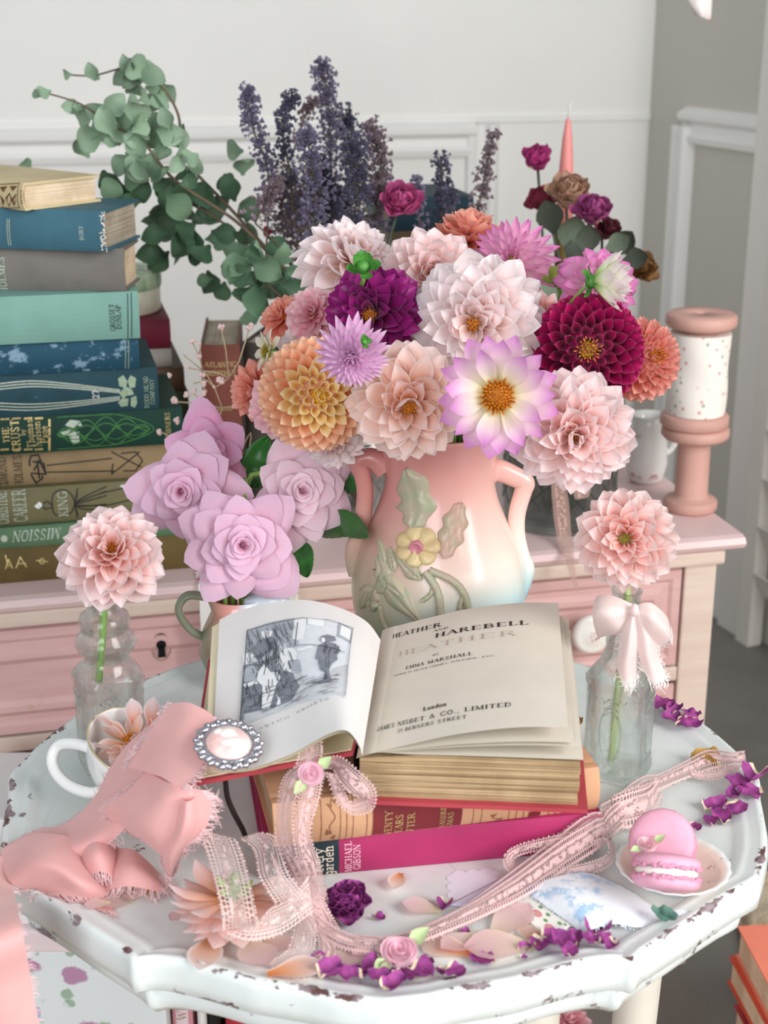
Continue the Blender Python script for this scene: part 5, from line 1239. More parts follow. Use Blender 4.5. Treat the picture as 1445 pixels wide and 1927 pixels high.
# serrated rose leaves
def serrated(pts, wpx, Y, mat, droop=0.0):
    P = crom([at(x, y, Yy) for (x, y), Yy in zip(pts, Y)], 6); m = len(P) - 1; k = mpp(P[0])
    def fn(u, v):
        i = min(int(v * m), m - 1); p = P[i].lerp(P[i+1], v * m - i); d = (P[i+1] - P[i]).normalized(); c = tocam(p); sd = d.cross(c).normalized()
        s = u * 2 - 1; hw = wpx * k * (sin(pi * min(1, v ** .8 * .97 + .03)) ** .8) * (1 + .07 * ((v * 9) % 1) * (abs(s) > .9))
        return p + sd * s * hw + c * (abs(s) * .004 - .001 * sin(v * 20) * (1 - abs(s)))
    b = MB(); b.grid(fn, 6, 27); return b.mesh('leaf')
for i, (pts, wp, Y) in enumerate([([(478, 918), (480, 870), (505, 822)], 27, (1.185, 1.19, 1.19)), ([(632, 925), (655, 912), (678, 920)], 16, (1.175, 1.165, 1.155)), ([(592, 998), (645, 985), (692, 1010)], 25, (1.185, 1.13, 1.085)), ([(560, 1020), (568, 1048), (578, 1086)], 22, (1.14, 1.12, 1.105))]):
    lm = leaf_m; o = single('rose_leaf', serrated(pts, wp, Y, lm), lm, ('dark green rose leaf standing up between two roses', 'small dark rose leaf by the vase handle', 'broad dark rose leaf touching the vase shoulder', 'dark rose leaf hanging below the pale rose')[i], 'leaf', 'rose leaves')
    md = o.modifiers.new('thick', 'SOLIDIFY'); md.thickness = .0006
# ------------------------------------------------------------------ glass bottles with a dahlia each
clear = glass_mat('clear_glass', '#fbfefd', 0.58)
def sq_r(a, s, ch, circ):
    c_, s_ = abs(cos(a)), abs(sin(a)); r = min(s / max(c_, s_), ch * s / (c_ + s_)); return lerp(r, s * 0.92, circ)
def bottle(label, base, yaw, s, hs, neck, name='glass_bottle'):
    """hs: shoulder height; neck: list of (z, radius)"""
    root = thing(name, label, 'bottle', base, yaw, 'pressed glass bottles on the table')
    lev = [(0.0, s * .92, 0), (0.001, s * .99, 0), (0.004, s * 1.04, 0), (0.010, s * 1.04, 0), (0.0125, s * 1.0, 0), (hs * .5, s, 0), (hs - .008, s, 0), (hs - .005, s * 1.05, 0), (hs, s * 1.06, 0), (hs + .003, s * .98, .1), (hs + .009, s * .80, .5)] + [(z, r / .92, 1) for z, r in neck]
    n = 48
    def shell(lv, b, flip=False):
        b.grid(lambda u, v: (lambda L: V((cos(2*pi*u) * sq_r(2*pi*u, L[1], 1.62, L[2]), sin(2*pi*u) * sq_r(2*pi*u, L[1], 1.62, L[2]), L[0])))(lv[int(round(v * (len(lv) - 1)))]), n, len(lv) - 1, closed=True)
    b = MB(); shell(lev, b); b.add([b.v[i] for i in range(n)], [tuple(reversed(range(n)))])
    inn = [(max(z, .007), max(.003, r - .0032), c_) for z, r, c_ in lev]; inn = inn[2:]
    b2 = MB(); shell(inn, b2); b2.add([b2.v[i] for i in range(n)], [tuple(range(n))])
    b2.f = [tuple(reversed(f)) for f in b2.f]
    top_o = [b.v[(len(lev) - 1) * n + i] for i in range(n)]; top_i = [b2.v[(len(inn) - 1) * n + i] for i in range(n)]
    b.add(b2.v, b2.f); b.add(top_o + top_i, [(i, (i+1) % n, n + (i+1) % n, n + i) for i in range(n)])
    obj('glass', b.mesh('glass'), clear, root)
    # pressed ornament: upright ovals, chevrons and a zigzag band on the faces
    for k in range(4):
        Mx = Matrix.Rotation(k * pi / 2, 4, 'Z'); b = MB(); w_ = s * .52
        b.tube([(w_ * .7 * sin(t), -s - .0002, hs * .5 + hs * .26 * cos(t)) for t in [2*pi*i/20 for i in range(21)]], .0007, 5)
        b.tube([(lerp(-w_, w_, i / 10), -s - .0002, hs - .012 - (.004 if i % 2 else 0)) for i in range(11)], .0006, 5)
        b.tube([(lerp(-w_, w_, i / 10), -s - .0002, .014 + (.004 if i % 2 else 0)) for i in range(11)], .0006, 5)
        for j in range(3): b.tube([(-w_ * .5, -s - .0002, hs * .80 - j * .005), (0, -s - .0002, hs * .80 + .004 - j * .005), (w_ * .5, -s - .0002, hs * .80 - j * .005)], .0006, 5)
        me = b.mesh('pressed_pattern'); me.transform(Mx); obj('pressed_pattern', me, clear, root)
    return root
bl = PT(214, 1437); hL = PY(216, 1268, bl.y).z - TZ; k = mpp(bl)
def nz(py, B): return PY(700, py, B.y).z - TZ
bottle('clear pressed glass bottle with two neck rings behind the teacup', bl + V((0, 0, .0004)), radians(24), .0225, hL, [(nz(1240, bl), .0165), (nz(1226, bl), .0160), (nz(1219, bl), .0205), (nz(1208, bl), .0222), (nz(1196, bl), .0205), (nz(1188, bl), .0165), (nz(1180, bl), .0175), (nz(1170, bl), .0185), (nz(1158, bl), .0172), (nz(1150, bl), .0125), (nz(1140, bl), .0115), (nz(1112, bl), .0115), (nz(1104, bl), .0125)])
br = PT(1160, 1452); hR = PY(1166, 1266, br.y).z - TZ
bottle('clear pressed glass bottle with a pale silk bow round its neck', br + V((0, 0, .0004)), radians(-27), .0215, hR, [(nz(1235, br), .0150), (nz(1225, br), .0135), (nz(1215, br), .0125), (nz(1205, br), .0128), (nz(1190, br), .0115), (nz(1150, br), .0105), (nz(1120, br), .0100), (nz(1112, br), .0112)])
p = at(210, 1040, bl.y - .012); d1 = dahlia('blush pink dahlia in the bottle behind the teacup', p, axis(p, .0, .42, 1), 112 * mpp(p), 'deco', p_blush, N=88, openc=.05, seed=31, group='dahlias in the glass bottles')
b = MB(); b.tube(crom([d1.matrix_basis @ V((0, 0, -.012)), bl + V((0, 0, nz(1104, bl))), bl + V((0, 0, nz(1150, bl))), bl + V((-.002, -.002, nz(1205, bl))), bl + V((-.006, -.005, hL - .004))], 6), .0026, 8); obj('stem', b.mesh('stem'), stem_m, d1, world=True)
p = at(1176, 1014, br.y - .012); d2 = dahlia('blush pink dahlia with a coral heart in the bottle with the bow', p, axis(p, .0, .02, 1), 106 * mpp(p), 'deco', p_blush2, N=84, openc=.08, seed=32, center=stamg, group='dahlias in the glass bottles')
b = MB(); b.tube(crom([d2.matrix_basis @ V((0, 0, -.012)), br + V((0, 0, nz(1112, br))), br + V((0, 0, nz(1190, br))), br + V((-.003, -.003, hR * .8)), br + V((-.005, -.006, .012))], 6), .0025, 8); obj('stem', b.mesh('stem'), M('stem_pale', '#a9bb7e', .45, .15, 40), d2, world=True)

# ------------------------------------------------------------------ cloth patches
def surface(rows, nu=6, nv=6):
    """rows of control points -> Catmull-Rom surface as point grid"""
    R_ = [crom(r, nu) for r in rows]; cols = [crom([r[i] for r in R_], nv) for i in range(len(R_[0]))]
    return [[cols[i][j] for i in range(len(cols))] for j in range(len(cols[0]))]
def grid_mesh(G_, name, wrinkle=0.0, seed=0):
    b = MB(); h_, w_ = len(G_), len(G_[0]); vs = []; uv = []
    Lv = [0.0]
    for j in range(1, h_): Lv.append(Lv[-1] + (G_[j][w_//2] - G_[j-1][w_//2]).length)
    W_ = max(1e-4, (G_[0][0] - G_[0][-1]).length)
    for j in range(h_):
        for i in range(w_):
            p = V(G_[j][i])
            if wrinkle: p = p + V((noise.noise(p * 45 + V((seed, 0, 0))), noise.noise(p * 45 + V((0, seed, 5))), noise.noise(p * 45 + V((9, 0, seed))))) * wrinkle
            p = settle(p)
            vs.append(p); uv.append((i / (w_ - 1), Lv[j] / W_))
    fs = [(j*w_+i, j*w_+i+1, (j+1)*w_+i+1, (j+1)*w_+i) for j in range(h_-1) for i in range(w_-1)]
    b.add(vs, fs, uv); return b.mesh(name)
def fray(edge, n_, L, mat, parent, drop=0.3, seed=0, thick=.00026):
    """loose threads along an edge polyline, growing away from the cloth"""
    q = random.Random(seed); b = MB(); m = len(edge) - 1
    for i in range(n_):
        f = q.random() * m; k_ = min(int(f), m - 1); p = edge[k_][0].lerp(edge[k_+1][0], f - k_); out = (edge[k_][1]).normalized(); t_ = (edge[k_+1][0] - edge[k_][0]); t_ = t_.normalized() if t_.length > 1e-7 else V((1, 0, 0))
        l = L * q.uniform(.4, 1.15); w1 = t_ * q.uniform(-.7, .7) + V((q.uniform(-.4, .4), q.uniform(-.4, .4), q.uniform(-.4, .4))); w2 = t_ * q.uniform(-1, 1) + V((0, 0, -drop)) + V((q.uniform(-.5, .5), q.uniform(-.5, .5), q.uniform(-.5, .5)))
        b.tube([p - out * l * .15, p + (out + w1 * .4) * l * .5, p + (out * .8 + w1 * .4 + w2 * .5) * l], thick, 3, cap=False)
    b.v = [tuple(settle(p, .0002)) for p in b.v]
    return obj('frayed_edge', b.mesh('frayed_edge'), mat, parent, world=True, kind='stuff')
def edge_of(G_, side):
    h_, w_ = len(G_), len(G_[0])
    if side == 'L': return [(G_[j][0], G_[j][0] - G_[j][1]) for j in range(h_)]
    if side == 'R': return [(G_[j][-1], G_[j][-1] - G_[j][-2]) for j in range(h_)]
    if side == 'T': return [(G_[0][i], G_[0][i] - G_[1][i]) for i in range(w_)]
    return [(G_[-1][i], G_[-1][i] - G_[-2][i]) for i in range(w_)]
def silk(name, c, transl=.25, c2=None):
    t = NT(name); co = t.coord(); n1 = t.noise(co, 30, 3); L = lin(c); d_ = lin(c2) if c2 else tuple(x * .92 for x in L)
    col = t.mix(t.ramp(n1, [(0.35, 0.), (0.65, 1.)]), L, d_); b_ = t.bsdf(col, .55, spec=.2, sheen=.35)
    x, y, z = t.sep(co); t.bump(b_, t.math('ADD', t.math('SINE', t.math('MULTIPLY', x, 6000)), t.math('SINE', t.math('MULTIPLY', y, 6000))), .08, .0003)
    tr = t.n('ShaderNodeBsdfTranslucent'); t.l(col, tr.inputs[0]); mx = t.n('ShaderNodeMixShader'); mx.inputs[0].default_value = transl; t.l(b_.outputs[0], mx.inputs[1]); t.l(tr.outputs[0], mx.inputs[2]); MATS[name] = t.done(mx); return MATS[name]
pinks = silk('pink_silk', '#f7bebb'); threads = M('pink_threads', '#f3cfd0', .7, .1, 100)
PTr = lambda row: [PT(x, y, h) for x, y, h in row]
rib = thing('silk_ribbon', 'frayed pink silk ribbon draped over the teacup and table edge', 'ribbon', PT(200, 1600))
def piece(rows, fr='LRTB', nu=7, nv=7, wr=.0011, n_=150, L=.0075, name='fold', seed=0, mat=pinks, parent=rib, tm_=threads):
    G_ = surface([PTr(r) for r in rows], nu, nv); o = obj(name, grid_mesh(G_, name, wr, seed), mat, parent, world=True)
    for s_ in fr: fray(edge_of(G_, s_), n_, L, tm_, parent, seed=seed + ord(s_))
    return o, G_
# upper fold, hanging over the book corner
piece([[(322, 1322, .108), (362, 1322, .112), (404, 1350, .108)], [(290, 1368, .098), (345, 1365, .108), (402, 1378, .104)], [(258, 1412, .086), (318, 1420, .098), (386, 1432, .100)], [(238, 1444, .076), (295, 1458, .088), (344, 1486, .090)]], 'LR', seed=1)
# long band passing under the upper fold, over the cup and down to the table
piece([[(300, 1352, .092), (332, 1350, .098), (362, 1372, .098)], [(252, 1388, .075), (285, 1420, .082), (320, 1452, .084)], [(208, 1440, .055), (240, 1478, .060), (268, 1506, .062)], [(176, 1500, .036), (206, 1534, .042), (232, 1562, .040)], [(128, 1548, .022), (166, 1580, .028), (196, 1596, .022)], [(70, 1562, .014), (112, 1602, .020), (152, 1632, .012)], [(4, 1596, .010), (60, 1640, .014), (120, 1668, .006)]], 'LR', seed=2, n_=70)
# lower flap hanging in front of the cup
piece([[(276, 1452, .080), (322, 1474, .088), (382, 1488, .084)], [(240, 1488, .066), (306, 1510, .076), (398, 1512, .076)], [(196, 1524, .048), (280, 1548, .062), (384, 1562, .060)], [(232, 1562, .036), (292, 1590, .046), (346, 1600, .040)], [(300, 1596, .020), (318, 1622, .026), (338, 1612, .022)]], 'LRB', seed=3, n_=120)
piece([[(330, 1490, .078), (352, 1508, .082), (384, 1486, .080)], [(318, 1540, .060), (345, 1560, .066), (392, 1540, .062)], [(300, 1590, .040), (322, 1606, .044), (352, 1592, .040)], [(310, 1640, .014), (322, 1650, .016), (338, 1620, .018)]], 'LB', seed=4, n_=70)
# gathered folds on the table
piece([[(2, 1600, .012), (60, 1570, .020), (120, 1572, .024), (180, 1582, .012)], [(10, 1640, .010), (70, 1615, .026), (130, 1622, .024), (190, 1640, .006)], [(24, 1664, .008), (90, 1650, .018), (150, 1658, .020), (205, 1672, .003)], [(60, 1680, .003), (120, 1685, .008), (170, 1690, .006), (210, 1684, .002)]], 'RB', seed=5, n_=110)
piece([[(146, 1610, .004), (156, 1578, .020), (184, 1566, .026), (214, 1584, .020), (222, 1606, .006)], [(142, 1640, .003), (160, 1612, .022), (186, 1602, .028), (214, 1612, .020), (218, 1640, .004)], [(150, 1664, .002), (170, 1646, .014), (192, 1640, .018), (210, 1652, .012), (206, 1678, .002)]], 'TRB', seed=6, n_=80)
piece([[(205, 1600, .012), (250, 1598, .018), (296, 1640, .006)], [(200, 1640, .010), (250, 1630, .018), (300, 1660, .006)], [(196, 1680, .003), (240, 1668, .010), (310, 1682, .003)]], 'RB', seed=7, n_=80)
piece([[(54, 1672, .006), (120, 1652, .012), (190, 1676, .004)], [(90, 1694, .003), (150, 1686, .006), (205, 1700, .002)], [(150, 1708, .0015), (180, 1712, .0015), (214, 1716, .0015)]], 'LB', seed=8, n_=60)
# end hanging over the table edge
tail = [[(-60, 1600, .010), (0, 1610, .012), (40, 1640, .010)], [(-70, 1660, .006), (-10, 1668, .010), (26, 1672, .009)]]
G_ = surface([PTr(tail[0]), PTr(tail[1]), [PY(-90, 1760, .70), PY(-20, 1760, .69), PY(40, 1740, .70)], [PY(-90, 1860, .70), PY(-10, 1860, .69), PY(58, 1840, .70)], [PY(-90, 1960, .70), PY(0, 1960, .69), PY(78, 1950, .70)]], 7, 7)
obj('fold', grid_mesh(G_, 'fold', .0006), pinks, rib, world=True); fray(edge_of(G_, 'R'), 90, .004, threads, rib, seed=77)
# silk bow on the right bottle
bow = thing('silk_bow', 'pale pink silk bow with frayed tails round the bottle neck', 'bow', PY(1180, 1160, br.y))
pales = silk('pale_silk', '#f6e6e2', .3, '#efd6d2'); pth = M('pale_threads', '#f6ebe8', .7, .05, 100)
def bpiece(rows, fr='', seed=0, n_=60, name='loop', wr=.0012):
    G_ = surface([[PY(x, y, br.y - .014 - d) for x, y, d in r] for r in rows], 6, 6); obj(name, grid_mesh(G_, name, wr, seed), pales, bow, world=True)
    for s_ in fr: fray(edge_of(G_, s_), n_, .006, pth, bow, .5, seed=seed + ord(s_))
bpiece([[(1198, 1140, .006), (1190, 1150, .010), (1188, 1158, .006)], [(1160, 1124, .004), (1150, 1156, .018), (1164, 1192, .006)], [(1128, 1120, -.002), (1120, 1158, .012), (1132, 1200, -.004)], [(1118, 1130, -.008), (1116, 1165, -.002), (1128, 1206, -.010)]], seed=1)
bpiece([[(1194, 1140, .006), (1194, 1150, .010), (1192, 1160, .006)], [(1224, 1136, .008), (1228, 1166, .020), (1210, 1206, .008)], [(1254, 1160, .004), (1258, 1195, .014), (1240, 1218, .004)], [(1262, 1180, -.006), (1262, 1202, 0), (1248, 1216, -.006)]], 'B', seed=2)
bpiece([[(1186, 1150, .010), (1192, 1152, .014), (1198, 1152, .010)], [(1166, 1200, .010), (1186, 1200, .018), (1204, 1200, .010)], [(1160, 1250, .017), (1180, 1252, .022), (1200, 1255, .015)], [(1170, 1284, .022), (1184, 1288, .024), (1196, 1280, .020)]], 'LRB', seed=3, name='tail', n_=40)
bpiece([[(1192, 1150, .012), (1200, 1150, .014), (1206, 1150, .010)], [(1198, 1200, .012), (1216, 1196, .016), (1232, 1200, .008)], [(1204, 1240, .017), (1224, 1242, .021), (1240, 1240, .014)], [(1216, 1270, .020), (1236, 1286, .022), (1254, 1276, .018)]], 'LRB', seed=4, name='tail', n_=50)
b = MB(); b.ball(PY(1194, 1148, br.y - .028), 10 * mpp(br), 10, 8, sx=.8, sz=1.2); obj('knot', b.mesh('knot'), pales, bow, world=True)
b = MB(); b.lathe([(.0126, -.004), (.0134, 0), (.0126, .004)], 24, c=(0, 0, 0)); me = b.mesh('band'); me.transform(Matrix.Translation(V((br.x, br.y, PY(1180, 1150, br.y).z)))); obj('band', me, pales, bow, world=True)

# ------------------------------------------------------------------ lace
def lacemat(name, c, dens=.5):
    t = NT(name); uv = t.n('ShaderNodeUVMap').outputs[0]; x, y, _ = t.sep(uv)
    def row(u0, wdt, freq):                       # a row of small eyelets
        fy = t.math('SUBTRACT', t.math('FRACT', t.math('MULTIPLY', y, freq)), .5); dx_ = t.math('DIVIDE', t.math('SUBTRACT', x, u0), wdt)
        return t.math('LESS_THAN', t.math('ADD', t.math('POWER', t.math('MULTIPLY', fy, 2.6), 2.0), t.math('POWER', dx_, 2.0)), 1.0)
    holes = t.math('MAXIMUM', row(.10, .05, 7), row(.90, .05, 7)); holes = t.math('MAXIMUM', holes, t.math('MAXIMUM', row(.22, .04, 9), row(.78, .04, 9)))
    net = t.math('GREATER_THAN', t.vor(t.mapping(uv, (24, 24, 1)), 1.0, 'DISTANCE_TO_EDGE'), .10)
    flo = t.math('GREATER_THAN', t.noise(t.mapping(uv, (5, 3, 1)), 1.0, 3), dens)
    mid = t.math('MULTIPLY', t.math('LESS_THAN', t.math('ABSOLUTE', t.math('SUBTRACT', x, .5)), .22), t.math('MULTIPLY', net, flo))
    hole = t.math('MAXIMUM', holes, mid)
    b_ = t.bsdf(t.mix(t.noise(t.mapping(uv, (40, 4, 1)), 1.0, 2), c, tuple(v_ * .82 for v_ in lin(c))), .8, spec=.15, sheen=.3); t.bump(b_, t.noise(t.mapping(uv, (30, 30, 1)), 1.0, 2), .4, .001)
    tr = t.n('ShaderNodeBsdfTransparent'); mx = t.n('ShaderNodeMixShader'); t.l(hole, mx.inputs[0]); t.l(b_.outputs[0], mx.inputs[1]); t.l(tr.outputs[0], mx.inputs[2]); MATS[name] = t.done(mx); return MATS[name]
lacep = lacemat('pink_lace', '#e2bdbb', .52); lacew = lacemat('pale_lace', '#edd3cd', .42)
def lace(edges, mat, parent, name='lace', nv=8, pic=.0006, wr=0.0004, seed=0, fold=0):
    """edges: ((x, y, h) left, (x, y, h) right) pairs along the ribbon; fold adds lengthwise pleats"""
    rows = []
    for a, c in edges:
        A, B = [PT(q_[0], q_[1], q_[2] + (.0022 if q_[2] < .012 else 0)) for q_ in (a, c)]; r = []
        for i in range(7):
            p = A.lerp(B, i / 6); p.z += (fold * (1 if i % 2 else -.3)) if 0 < i < 6 else 0; r.append(p)
        rows.append(r)
    G_ = surface(rows, 2, nv); o = obj(name, grid_mesh(G_, name, wr, seed), mat, parent, world=True)
    b = MB()
    for s_ in 'LR':
        E_ = edge_of(G_, s_); acc = 0; step = .0021
        for (p0, o0), (p1, o1) in zip(E_, E_[1:]):
            d = (p1 - p0).length; acc += d
            while acc > step:
                acc -= step; b.ball(p1 + o0.normalized() * pic * .8, pic, 5, 3)
    b.v = [tuple(settle(p, .0001)) for p in b.v]
    if b.v: obj('picot_edge', b.mesh('picot_edge'), M('picot_' + mat.name, '#ecd0cc', .8, .05), parent, world=True, kind='stuff')
    return G_
lr = thing('lace_ribbon', 'dusty pink lace ribbon with rosebud trailing from the open book', 'ribbon', PT(600, 1700))
zb_ = .088
# from under the plate page to the bow
lace([((568, 1402, .104), (604, 1392, .108)), ((562, 1424, .100), (604, 1420, .104)), ((556, 1446, .094), (596, 1444, .098))], lacep, lr, seed=1)
# right loop of the bow
lace([((596, 1436, .098), (604, 1448, .090)), ((634, 1424, .100), (626, 1446, .092)), ((668, 1446, .098), (640, 1470, .090)), ((704, 1484, .088), (660, 1492, .086)), ((700, 1522, .078), (676, 1500, .080)), ((664, 1532, .074), (658, 1510, .078)), ((634, 1508, .080), (650, 1498, .082)), ((616, 1462, .090), (634, 1462, .090)), ((598, 1444, .094), (606, 1452, .092))], lacep, lr, seed=2, nv=6)
# left loop and long falls
lace([((560, 1438, .100), (598, 1452, .098)), ((532, 1468, .094), (566, 1478, .096)), ((520, 1530, .078), (550, 1536, .082)), ((522, 1590, .060), (556, 1596, .064)), ((548, 1660, .034), (592, 1660, .036)), ((572, 1720, .016), (620, 1716, .014)), ((590, 1760, .006), (640, 1752, .005))], lacep, lr, seed=3, fold=.0015)
lace([((572, 1446, .098), (610, 1452, .094)), ((562, 1500, .086), (600, 1500, .084)), ((552, 1560, .070), (584, 1566, .066)), ((560, 1620, .050), (600, 1624, .044)), ((580, 1690, .022), (616, 1690, .016)), ((596, 1748, .008), (626, 1752, .004)), ((600, 1790, .004), (628, 1806, .002)), ((560, 1816, .004), (584, 1838, .002)), ((512, 1820, .004), (516, 1842, .002))], lacep, lr, seed=4, fold=.001)
# trailing length along the table to the right
lace([((508, 1604, .056), (520, 1640, .046)), ((548, 1668, .036), (536, 1690, .028)), ((600, 1722, .016), (580, 1740, .008)), ((650, 1758, .006), (636, 1782, .003)), ((720, 1770, .005), (712, 1792, .002)), ((800, 1742, .005), (806, 1770, .002)), ((880, 1700, .006), (892, 1732, .002)), ((960, 1640, .010), (980, 1682, .003)), ((1040, 1578, .018), (1066, 1624, .006)), ((1110, 1524, .030), (1140, 1574, .012)), ((1150, 1502, .022), (1172, 1540, .006)), ((1206, 1462, .016), (1224, 1500, .004)), ((1240, 1458, .010), (1248, 1484, .003)), ((1290, 1432, .010), (1300, 1462, .003)), ((1330, 1412, .012), (1350, 1446, .003)), ((1372, 1418, .014), (1390, 1444, .008)), ((1400, 1416, .014), (1404, 1436, .010))], lacep, lr, seed=5, fold=.003, nv=10)
lace([((640, 1756, .004), (650, 1788, .002)), ((740, 1764, .006), (752, 1784, .003)), ((860, 1716, .007), (872, 1742, .003)), ((960, 1650, .012), (984, 1690, .004)), ((1040, 1590, .020), (1070, 1634, .006)), ((1120, 1540, .026), (1140, 1586, .010)), ((1176, 1500, .020), (1212, 1520, .006)), ((1196, 1540, .012), (1216, 1560, .004))], lacep, lr, seed=6, fold=.003, nv=8)
# loops by the saucer
lace([((1120, 1550, .016), (1130, 1590, .004)), ((1050, 1570, .022), (1046, 1596, .010)), ((980, 1588, .020), (986, 1606, .012)), ((950, 1610, .014), (966, 1618, .008)), ((962, 1640, .008), (980, 1632, .004)), ((1040, 1634, .008), (1044, 1652, .003)), ((1110, 1622, .010), (1118, 1642, .003)), ((1144, 1606, .014), (1152, 1620, .005)), ((1140, 1578, .020), (1154, 1586, .010)), ((1110, 1586, .018), (1120, 1600, .008))], lacep, lr, seed=7, fold=.001)
lace([((1150, 1500, .024), (1166, 1560, .008)), ((1186, 1484, .026), (1196, 1556, .006)), ((1216, 1476, .020), (1228, 1540, .004)), ((1234, 1464, .014), (1246, 1500, .003))], lacep, lr, seed=8, fold=.002)
lace([((1296, 1450, .008), (1306, 1464, .003)), ((1340, 1452, .006), (1346, 1466, .003)), ((1384, 1436, .010), (1392, 1452, .006))], lacep, lr, seed=9)
# wide pale lace over the fallen dahlia
lw = thing('lace_trim', 'wide sheer pale lace folded over the fallen dahlia', 'lace', PT(470, 1700))
lace([((372, 1560, .052), (442, 1578, .054)), ((392, 1610, .050), (458, 1620, .052)), ((408, 1668, .050), (470, 1672, .052)), ((420, 1720, .044), (480, 1722, .046)), ((422, 1750, .032), (482, 1742, .036))], lacew, lw, seed=11, pic=.0007)
lace([((424, 1754, .030), (484, 1738, .036)), ((470, 1768, .028), (508, 1712, .042)), ((530, 1756, .026), (548, 1690, .036)), ((590, 1716, .022), (580, 1652, .044))], lacew, lw, seed=12, pic=.0007)
lace([((452, 1576, .050), (486, 1566, .056)), ((480, 1600, .048), (520, 1580, .056)), ((490, 1650, .044), (540, 1640, .050)), ((520, 1700, .034), (580, 1690, .036))], lacew, lw, seed=13, pic=.0007)
lace([((556, 1740, .012), (590, 1720, .018)), ((540, 1790, .006), (590, 1786, .008)), ((500, 1812, .004), (540, 1826, .003))], lacew, lw, seed=14, pic=.0006)
# little ribbon roses
def ribbon_rose(label, pos, ax, R, c='#f3c3d2', leaves=True, group='ribbon rosebuds', parent=None, name='ribbon_rose'):
    q = random.Random(int(pos.x * 1e4)); root = thing(name, label, 'ribbon rose', group=group); root.matrix_basis = frame(pos, ax)
    m_ = silk('satin_' + c[1:], c, .15) if 'satin_' + c[1:] not in MATS else MATS['satin_' + c[1:]]
    turns = 3.6; n_ = 72
    def fn(u, v):
        a = u * turns * 2 * pi; r = R * (.10 + .80 * u ** .9); z = R * (.55 - .25 * u) * (v) + R * .18 * (1 - u); rr = r * (0.72 + .36 * v + .06 * sin(a * 2.7)); return V((rr * cos(a), rr * sin(a), z + R * .05 * sin(a * 3)))
    b = MB(); b.grid(fn, n_, 4); obj('satin_spiral', b.mesh('satin_spiral'), m_, root)
    b = MB(); b.lathe([(R * .05, .0), (R * .85, 0), (R * .9, R * .15), (R * .6, R * .25)], 16); obj('base', b.mesh('base'), m_, root)
    if leaves:
        lm_ = silk('satin_green', '#c9dfa6', .15) if 'satin_green' not in MATS else MATS['satin_green']; me = pmesh('satinleaf', lm_, w=.34, cup0=.8, cup1=1.0, bend=.3, tm=.5, k=1.6, base=.3)
        for a_ in (-.9, 2.4): o = obj('leaf', me, lm_, root); o.matrix_basis = Matrix.Rotation(a_, 4, 'Z') @ Matrix.Translation((0, R * .5, R * .05)) @ Matrix.Rotation(.25, 4, 'X') @ Matrix.Scale(R * 1.5, 4)
    return root
p = PT(586, 1457, .100); ribbon_rose('pink satin rosebud tied at the lace bow on the open book', p, axis(p, 0, .1, 1), 26 * mpp(p))
p = PT(752, 1796, .006); ribbon_rose('pink satin rosebud lying among the petals on the table', p, V((0, -.35, 1)), 38 * mpp(p))

# ------------------------------------------------------------------ teacup, brooch
china = M('white_china', '#f1f1ee', .12, .02, 20, spec=.6, coat=.4)
cr_ = .0345; cc_ = PT(250, 1396, .0475); cax = V((.42, -.30, 1)).normalized()
cup = thing('teacup', 'white china teacup tipped over beneath the pink ribbon', 'cup'); cup.matrix_basis = frame(cc_, cax)
def flute(prof, n_=48, fl=.0):
    b = MB(); m = len(prof) - 1
    b.grid(lambda u, v: (lambda q: V((cos(2*pi*u) * q[0] * (1 + fl * cos(16*pi*u) * (q[0] / cr_)), sin(2*pi*u) * q[0] * (1 + fl * cos(16*pi*u) * (q[0] / cr_)), q[1])))(prof[int(round(v * m))]), n_, m, closed=True); return b
cp_ = [(.0005, -.050), (.014, -.050), (.016, -.049), (.016, -.046), (.022, -.038), (.029, -.024), (.032, -.010), (.0345, 0), (.0338, .0006), (.0325, -.001), (.030, -.012), (.027, -.024), (.020, -.036), (.012, -.042), (.0005, -.043)]
cme = flute(cp_, fl=.012).mesh('bowl'); cme.transform(Matrix.Scale(.93, 4)); cup.location.z -= min((cup.matrix_basis @ v_.co).z for v_ in cme.vertices) - TZ - .0002; obj('bowl', cme, china, cup)
b = MB(); b.lathe([(.0347, -.0006), (.0351, .0002), (.0342, .0010), (.0336, .0004)], 48); gme = b.mesh('gilt_rim'); gme.transform(Matrix.Scale(.93, 4)); obj('gilt_rim', gme, M('rim_gold', '#d8c9a0', .25, .1, metal=.5), cup)
b = MB(); b.tube(crom([PT(180, 1412, .043), PT(146, 1400, .045), PT(112, 1402, .040), PT(98, 1424, .032), PT(104, 1452, .024), PT(130, 1478, .018), PT(172, 1492, .016), PT(212, 1484, .020)], 6), .0042, 8); obj('handle', b.mesh('handle'), china, cup, world=True)
p = V(cup.location) - cax * .003; dahlia('peach blush dahlia head lying inside the teacup', p, V((.30, -.42, 1)), .0255, 'open', p_peach, N=20, seed=41, group='loose dahlia heads on the table')
for i, (x, y, h, az, el) in enumerate([(226, 1376, .052, 1.9, .6), (256, 1372, .050, .4, 1.0), (212, 1414, .046, 2.6, .5), (284, 1370, .052, -.2, 1.0)]):
    me = pmesh('loose%d' % (i % 2), p_blush, w=.32, cup0=1.0, cup1=.7, bend=.5, tipc=-.3, tm=.55, k=2.2)
    o = obj('dahlia_petal', me, p_blush); o.matrix_basis = Matrix.Translation(PT(x, y, h)) @ Matrix.Rotation(az, 4, 'Z') @ Matrix.Rotation(el, 4, 'X') @ Matrix.Scale(.022, 4)
    o['label'] = 'blush dahlia petal lying in the teacup'; o['category'] = 'petal'; o['group'] = 'petals in the teacup'
